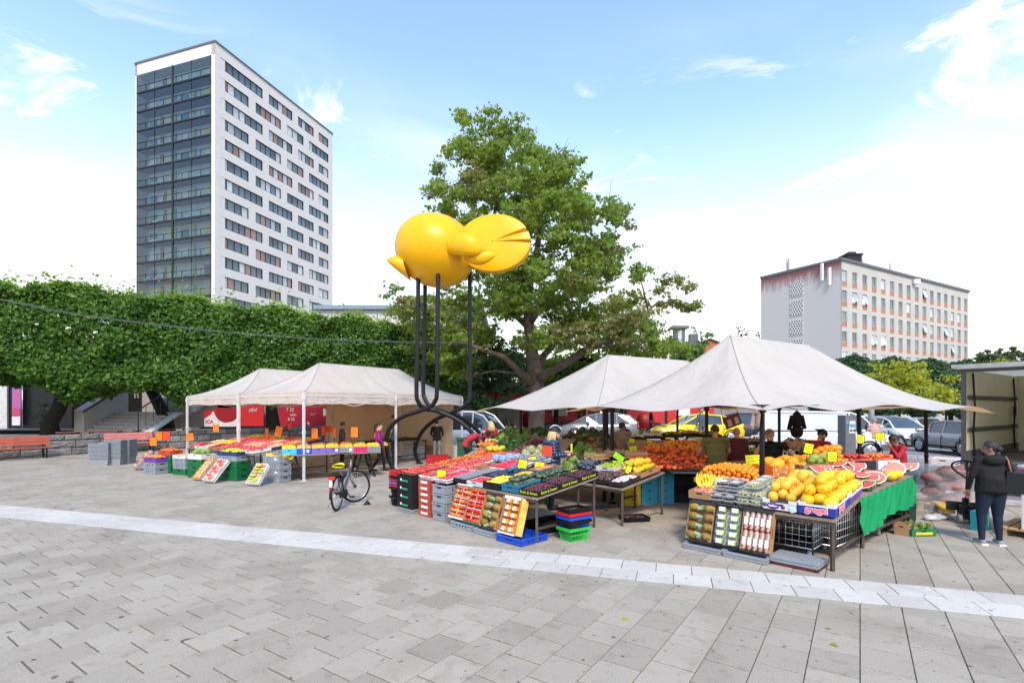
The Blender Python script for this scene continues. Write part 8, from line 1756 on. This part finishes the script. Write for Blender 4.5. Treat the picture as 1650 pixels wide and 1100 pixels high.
def lean(label, px, py, az, w, Lg, h, m, fm_, r, th=38, lids=True, rimc=C_white):
    p = at(px, py, 0); t_ = radians(th); B_ = Matrix.Translation((p.x, p.y, .02)) @ Matrix.Rotation(az, 4, 'Z'); A_ = Matrix(((1,0,0,0),(0,sin(t_),-cos(t_),0),(0,cos(t_),sin(t_),0),(0,0,0,1))); M = B_ @ A_ @ Matrix.Translation((0, Lg/2, 0))
    b = MB()
    for s in (-1,1): b.box((0,s*(Lg/2+.003),h/2), (w+.01,.008,h))
    crate('display_box', label, M, w, Lg, h, m, 'card', None, (('rim', rimc, b),), 'box'); ny = 6; nx = 2
    for i in range(ny):
        for j in range(nx): punnet('fruit punnet in the '+label.split(' leaning')[0]+', '+ORD[i]+' row'+(' right' if j else ' left'), M @ Matrix.Translation((-w/2+(j+.5)*w/nx, -Lg/2+(i+.5)*Lg/ny, h-.065)), fm_[(i+j) % len(fm_)], whitep, w/nx-.01, Lg/ny-.01, .05, r, 12, 'punnets in the '+label.split(' leaning')[0])
lean('pale tilted box of mixed fruit leaning on the grey crate stack', 409, 783, -.35, .40, .62, .13, C_white, [F_pink, F_lime, F_plum], .03)
lean('tilted box of pink fruit leaning on the green crates', 338, 778, -.45, .42, .72, .13, C_white, [F_pink, F_straw], .03, 42)
lean('tilted brown-edged box of apricots leaning on the green crates', 320, 774, -.45, .36, .72, .12, C_brown, [F_cant, F_pink], .03, 42, rimc=C_amber)
lean('grey tilted box of peach punnets leaning at the left end of the stall', 222, 757, -.75, .42, .72, .15, P_grey, [F_pink, F_peach], .03, 42, rimc=P_grey)
for px, py, a, w, d, n, m, kd, ds, top in ((318,770,.2,.6,.45,3,P_green,'bars','green ventilated crate in the stack behind the tilted apricot box',(C_white,SND,'galia_melon','green melon in the white carton over the green stack')), (292,765,.2,.6,.42,1,P_green,'bars','single green ventilated crate under two grey ones',None), (268,762,.2,.62,.42,3,P_green,'bars','green ventilated crate in the left green stack',(C_red,fruit_mesh('red_pepper', F_tom, .05, (1,1,1.1), 8, 6),'red_pepper','red pepper in the box over the left green stack')), (245,764,.2,.58,.42,2,P_grey,'plastic','grey crate under the purple carton of oranges',(C_purple,ORG,'orange','orange in the purple carton at the left end'))):
    p = at(px, py, 0); zt = stack('plastic_crate', ds, (p.x, p.y+.2), UA-pi/2+a, w, d, .19, [m]*n, kd, 'crates: '+ds)
    if n == 1: zt = stack('plastic_crate', 'grey crate on top of the single green one', (p.x, p.y+.2), UA-pi/2+a, w, d, .17, [P_grey]*2, 'plastic', 'grey crates on the single green one', z0=zt); M = XF(p.x, p.y+.2, zt, UA-pi/2+a); crate('fruit_tray', 'white tray of pale fruit over the grey pair of crates', M, w, d, .1, C_white, 'card', None, (), 'tray'); heap('pale_fruit_heap', 'pale fruit in the white tray over the grey pair', 'fruit', M, F_pink, w-.05, d-.05, .03, 60, .12, seed=61)
    if top: M = XF(p.x, p.y+.2, zt, UA-pi/2+a); crate('fruit_tray', {'galia_melon': 'white carton of green melons', 'red_pepper': 'red and white box of red peppers', 'orange': 'purple carton of oranges'}[top[2]]+' on its crate stack', M, w, d, .16, top[0], 'card', None, (), 'tray'); r_ = .08 if top[2] == 'galia_melon' else .045; pile(top[1], top[2], top[3], top[2].replace('_', ' '), 'fruit: '+top[3], M @ Matrix.Translation((0,0,.10)), w-.03, d-.03, r_, 1, 40, False, .05)
# rows of trays rising behind
LB = Plane((-8.15, 15.35, .80), UA, .10)
table('long trestle table under the strawberry trays of the left stall', LB, 0, 2.6, -.7, 3.4)
kinds = [(F_straw, 'strawberries', 'strawberry_heap', .024), (F_pink, 'pale peaches', 'peach_heap', .034), (F_raspberry, 'raspberries', 'raspberry_heap', .02), (F_apple, 'red apples', 'apple_heap', .036), (F_plum, 'yellow plums', 'plum_heap', .028), (F_pgrape, 'dark grapes', 'grape_heap', .02), (F_lime, 'limes', 'lime_heap', .03), (F_or, 'oranges', 'orange_heap', .042)]
rowsn = ('front', 'second', 'third', 'back')
for i in range(4):
    for j in range(9):
        k = R.choices(range(8), (6,6,3,2,1,1.4,.6,1.2))[0] if i < 3 else R.choice((3,7,4,1,0,6)); m, nm, on, r_ = kinds[k]; M = PM(LB, .3+i*.62, -.45+j*.44, .0, 0)
        crate('fruit_tray', f'shallow tray of {nm} in the {rowsn[i]} row of the left stall', M, .6, .42, .085, R.choice((C_white, C_white, C_brown, C_purple, P_navy)), 'card', 'fruit trays rising behind the green crates', (), 'tray'); heap(on, f'{nm} heaped in the {rowsn[i]} row of the left stall', nm.split()[-1], M, m, .55, .38, r_, int(13/r_**1.35*.05)+30, .12, 'fruit heaps rising behind the green crates', seed=70+k, nu=6, nv=4)
LC = Plane((-5.6, 17.6, .85), UA, .05); table('rear table with vegetables along the tan tent wall', Plane((-5.0, 19.3, .82), UA, 0), -.6, 2.6, .0, .8)
for i in range(6): M = PM(Plane((-5.0, 19.3, .82), UA, 0), -.4+i*.5, .35, 0); crate('fruit_tray', ('first','second','third','fourth','fifth','sixth')[i]+' dark tray from the left on the rear table', M, .48, .4, .1, C_dark, 'card', 'dark trays on the rear table', (), 'tray'); heap('vegetable_heap', ('green','red','brown','dark green','red','green')[i]+' vegetables in the rear table tray, '+('first','second','third','fourth','fifth','sixth')[i]+' from the left', 'vegetables', M, (F_sprout, F_tom, F_pot, F_avo, F_apple, F_lime)[i], .44, .36, .03, 60, .14, seed=80+i)
for i, px in enumerate((650, 668, 690, 728)): p = at(px, 742, 0); b = MB(); tag(crate('carton', ('pale grey box under the rear table, leftmost', 'pale grey box under the rear table, behind the thin legs', 'brown box under the rear table by the grey trousers', 'white box at the right end of the rear table')[i], XF(p.x, p.y+1.2, 0, UA), .5, .45, .55, (C_white, C_white, C_brown, C_white)[i], 'card', None, (), 'carton'))
crate('plastic_crate', 'red plastic crate behind the strawberry trays by the sculpture foot', XF(*(at(705, 735, .35).xy), .0, .2), .8, .5, .4, P_red)
# nested grey totes before the pink bench
for px, py, n, w, d, lb in ((159,750,12,.62,.5,'left'),(182,749,14,.5,.5,'middle'),(198,747,14,.42,.5,'right')):
    p = at(px, py, 0); z = 0
    for i in range(n):
        t = thing('nested_tote', f'grey nested plastic tote, {ordn(i, n) if i < 10 or i == n-1 else ("upper middle")}, in the {lb} stack before the pink bench', 'tote', (p.x, p.y+.2, z), D(8), 'grey nested totes before the pink bench')
        key = ('tote', w)
        if key not in _c:
            b = MB(); k = .88; h = .3; ring = lambda s, zz, o=0: [(-w/2*s-o,-d/2*s-o,zz),(w/2*s+o,-d/2*s-o,zz),(w/2*s+o,d/2*s+o,zz),(-w/2*s-o,d/2*s+o,zz)]
            rr_ = [ring(k,0), ring(1,h-.035), ring(1,h-.028,.03), ring(1,h,.03), ring(.97,h), ring(k-.03,.02)]
            b.sheet([r+r[:1] for r in rr_], sm=False); b.add(rr_[0], [(3,2,1,0)]); b.add(rr_[-1], [(0,1,2,3)]); _c[key] = b.mesh('shell', P_grey)
        link('shell', _c[key], t); z += .048
# orange price signs of the left stall
for px, py, Y, c, w, h, az, tl, lb in ((247,711,16.9,S_or,.24,.28,0,0,'orange price sign at the far left end of the left stall'), (256,703,17.6,S_or,.2,.28,.3,0,'light orange price sign behind the far left one'), (268,702,17.4,S_dor,.25,.30,0,.03,'red orange price sign above the peppers'), (306,704,17.5,S_or,.22,.26,.3,-.1,'orange price sign beside the white tent pole'), (348,690,18.6,S_or,.22,.26,0,0,'orange price sign before the granite wall'), (430,698,17.8,S_or,.12,.36,.2,0,'narrow orange price sign left of the tilted one'), (449,695,17.2,S_or,.24,.34,0,.25,'tilted orange price sign below the poster hours'), (467,686,18.6,S_dor,.16,.26,0,0,'small red price sign hanging at the back'), (507,698,15.9,S_or,.2,.32,0,0,'orange price sign right of the corner tent pole'), (521,694,17.6,S_dor,.14,.32,.4,0,'red price sign left of the square one'), (530,691,17.8,S_dor,.22,.2,0,0,'square red price sign between its neighbours'), (539,697,17.2,S_or,.12,.34,.3,0,'narrow orange price sign beside the brown jacket'), (571,696,16.2,S_or,.22,.32,0,0,'orange price sign right of the brown jacket'), (605,701,17.4,S_or,.08,.2,0,0,'small price sign by the magenta jacket')):
    sign(lb, atY(px, py, Y), c, w, h, .45, az, tl, 'orange price signs')
# ---- pallet truck corner at the right
p = at(1562, 848, 0); t = thing('pallet_truck', 'black hand pallet truck with a looped handle in front of the truck', 'pallet truck', (p.x, p.y, 0), D(-30))
b = MB(); b.tube(smooth([(0,.12,.85),(-.2,.1,1.02),(-.21,.08,1.14),(0,.04,1.2),(.21,.08,1.14),(.2,.1,1.02),(0,.12,.85)], 6), .017, 8); b.obj('handle_loop', black_metal, t)
b = MB(); b.tube([(0,.25,.22),(0,.06,1.16)], .026, 10); b.box((0,.08,1.1), (.09,.06,.16)); b.obj('tiller', black_metal, t)
b = MB(); b.box((0,.3,.22), (.2,.2,.26)); b.tube([(0,.25,.2),(0,.25,.48)], .055, 12); b.box((0,.42,.30), (.5,.1,.16)); b.obj('pump', mat('pump_black', (.03,.03,.03), .4), t)
for x in (-.085,.085): b = MB(); b.lathe([(.02,-.03),(.085,-.03),(.095,-.02),(.095,.02),(.085,.03),(.02,.03)], 18, (x,.25,.095), rot=(0,pi/2,0)); b.obj('wheel', mat('wheel_grey', (.28,.28,.27), .6), t)
for x in (-.19,.19): b = MB(); b.box((x,1.0,.17), (.16,1.15,.06)); b.obj('fork', mat('fork_yellow', (.62,.38,.02), .5), t)
def pallet(label, M):
    t = thing('wooden_pallet', label, 'pallet', mat=M); q = MB().box((0,0,0), (1.2,.11,.02)).mesh('board', wood); bl = MB().box((0,0,0), (.1,.1,.08)).mesh('block', wood)
    for i in range(6): link('board', q, t, (0,-.34+i*.137,.134))
    for i in range(3): link('board', q, t, (0,-.34+i*.34,.012))
    for x in (-.54,0,.54):
        for y in (-.34,0,.34): link('block', bl, t, (x,y,.064))
        MB().box((x,0,.114), (.1,.8,.018)).obj('bearer', wood, t)
p = at(1535, 826, 0); M0 = XF(p.x+.35, p.y+.55, 0, D(40)); pallet('wooden pallet under the wrapped red net sacks', M0)
b = MB(); netr = mat('red_net_sack', (.27,.115,.095), .7, var=.35, scale=24, bump=1, bscale=70, obj_var=.4)
for i in range(5):
    for j in range(3):
        c = MB(); c.ell((0,0,.09), (.24,.25,.115), 14, 8, jit=.05); o = c.obj('net_sack', netr); o.matrix_world = M0 @ Matrix.Translation((-.38+.38*j, -.14+.28*(i % 2), .13+.15*i)); tag(o, f'red net sack on the wrapped pallet, {ordn(i, 5)}', 'sack', 'red net sacks on the wrapped pallet')
crate('carton', 'white and blue carton on top of the red net sacks', M0 @ Matrix.Translation((-.15,0,.94)), .55, .4, .14, C_white, 'card', None, (('print', C_blue, MB().box((0,-.203,.04), (.5,.006,.03))),), 'carton')
film = mat('stretch_film', (.66,.68,.70), .18, var=.1, alpha=.22, bump=1, bscale=9, spec=.9); rows = []
for k in range(10):
    f = k/9; r_ = []
    for i in range(40): a = 2*pi*i/39; fl = max(0, 1-f*2.0); x = (.68+.10*fl+.03*sin(a*7+k))*cos(a)*1.0-.35*fl**1.5*(1 if cos(a) < 0 else 0); y = (.50+.2*fl+.03*sin(a*9+k*2))*sin(a)-.25*fl**2*(1 if sin(a) < 0 else 0); r_.append(M0 @ Vector((x, y, .02+.85*f+.02*sin(a*5+k))))
    rows.append(r_)
b = MB(); b.sheet(rows); tag(b.obj('stretch_film', film), 'loose transparent stretch film round the red net sacks', 'film')
for i in range(16):
    a = i*.4; pass
b = MB()
for i in range(5): q0 = at(1500+i*12, 838-i*2, 0); b.ell((q0.x, q0.y, .05), (.14,.12,.06), 9, 6, jit=.25)
tag(b.obj('film_heap', mat('crumpled_film', (.66,.66,.67), .3, alpha=.7), None), 'crumpled white film lying on the paving before the pallet', 'film', None, 'stuff')
p = at(1580, 853, 0); t = thing('shopping_bag', 'blue green shopping bag standing beside the jeans', 'bag', (p.x, p.y, 0), D(30)); b = MB(); b.prism([(-.16,-.08,0),(.16,-.08,0),(.18,.08,0),(-.18,.08,0)], (0,.01,.34)); b.obj('bag_body', mat('bag_turquoise', (.008,.20,.26), .45, var=.15), t); MB().box((.05,-.09,.16), (.02,.006,.2)).obj('print', C_limeg, t); b = MB(); b.tube([(-.08,0,.34),(-.05,0,.43),(.05,0,.43),(.08,0,.34)], .008, 6); b.obj('handle', mat('bag_turquoise', (.008,.2,.26)), t)
M1 = XF(9.0, 8.75, 0, D(35)); pallet('wooden pallet under the fruit cartons at the right edge', M1)
for i in range(5): crate('carton', f'white and blue fruit carton on the right pallet, {ordn(i, 5)}', M1 @ Matrix.Translation((-.28,-.1,.148+i*.13)), .56, .42, .128, C_white, 'card', 'white and blue cartons on the right pallet', (('print', C_blue, MB().box((-.0,-.213,.05), (.5,.006,.06))), ('emblem', pinkt, MB().box((0,-.2165,.055), (.3,.005,.035)))), 'carton')
for i in range(3):
    t = crate('carton', f'dark red printed carton at the right edge, {ordn(i, 3)}', M1 @ Matrix.Translation((.3,-.15,.148+i*.25)), .56, .42, .24, card('wine', (.24,.012,.02)), 'card', 'dark red cartons at the right edge', (), 'carton'); text('Asia', .13, mat('print_gold', (.6,.42,.16), .5), t, frame((0,-.216,.12), (1,0,0), (0,0,1)))
crate('carton', 'bright red carton behind the dark hair', M1 @ Matrix.Translation((-.1,.3,.80)), .6, .4, .22, card('bright_red', (.62,.02,.03)), 'card', None, (), 'carton')
b = MB(); b.lathe([(.001,0),(.3,0),(.31,.02),(.31,.2),(.33,.2),(.33,.26),(.001,.27)], 24); tag(b.obj('white_tub', mat('tub_white', (.68,.69,.70), .4), None, M1 @ Vector((.12,-.05,.90))), 'round white lidded tub on top of the cartons at the right edge', 'tub')
# hanging things
b = MB(); b.ell((0,0,-.22), (.13,.09,.26), 14, 10); b.ell((0,0,-.5), (.16,.10,.16), 14, 8); b.tube([(-.12,0,-.08),(-.19,.02,-.45)], [.05,.055], 8); b.tube([(.12,0,-.08),(.18,-.02,-.42)], [.05,.055], 8); b.tube([(0,0,0),(0,0,.06)], .01, 5); tag(b.obj('hanging_jacket', T('black_sweater', (.014,.014,.016)), None, atY(1284, 664, 13.0)), 'dark jacket hanging from the tent frame before the white van', 'jacket')
t = thing('menu_board', 'dark red board with pale print hanging askew under the tent', 'board', atY(1180, 678, 12.6), (0,-.35,.1)); MB().box((0,0,0), (.42,.03,.3)).obj('board', mat('board_wine', (.13,.01,.02), .5), t)
for x in (-.09,.1): MB().box((x,-.018,-.02), (.1,.01,.17)).obj('print', mat('board_print', (.5,.42,.38), .6), t)
for x in (-.2,.2): MB().tube([(x,0,.15),(x*.8,0,.5)], .006, 5).obj('cord', black_metal, t)
for i, (px, py, Y) in enumerate(((1213,672,8.55),(1222,668,8.56))): b = MB(); b.tube([(0,0,.08),(.01,0,0),(-.01,0,-.12),(0,0,-.2)], [.01,.03,.035,.02], 8); tag(b.obj('tied_cloth', mat('cloth_strip', (.55,.38,.30), .8), None, atY(px, py, Y)), ('pale cloth strip tied to the front tent pole', 'second pale cloth strip tied to the front tent pole')[i], 'cloth')
t = thing('wheelie_bin', 'dark green wheeled bin beside the bending vendor', 'bin', (*G(748, 17.6).xy, 0), 0); MB().prism([(-.22,-.25,.05),(.22,-.25,.05),(.26,.28,.05),(-.26,.28,.05)], (0,0,1.0)).obj('body', mat('bin_green2', (.008,.09,.03), .5), t); MB().box((0,0,1.08), (.56,.62,.05)).obj('lid', mat('bin_green2', (.008,.09,.03)), t)
# litter and fallen leaves on the paving
for i, (px, py) in enumerate(((428,838),(1345,1038),(1007,998),(640,745),(382,742),(95,742),(905,935),(1335,1012))):
    o = leaves('fallen_leaf', np.zeros((1,3)), .07, gold, None, None, 3.0); o.location = at(px, py, .006); tag(o, 'small fallen yellow leaf on the paving', 'leaf', 'fallen leaves on the paving')
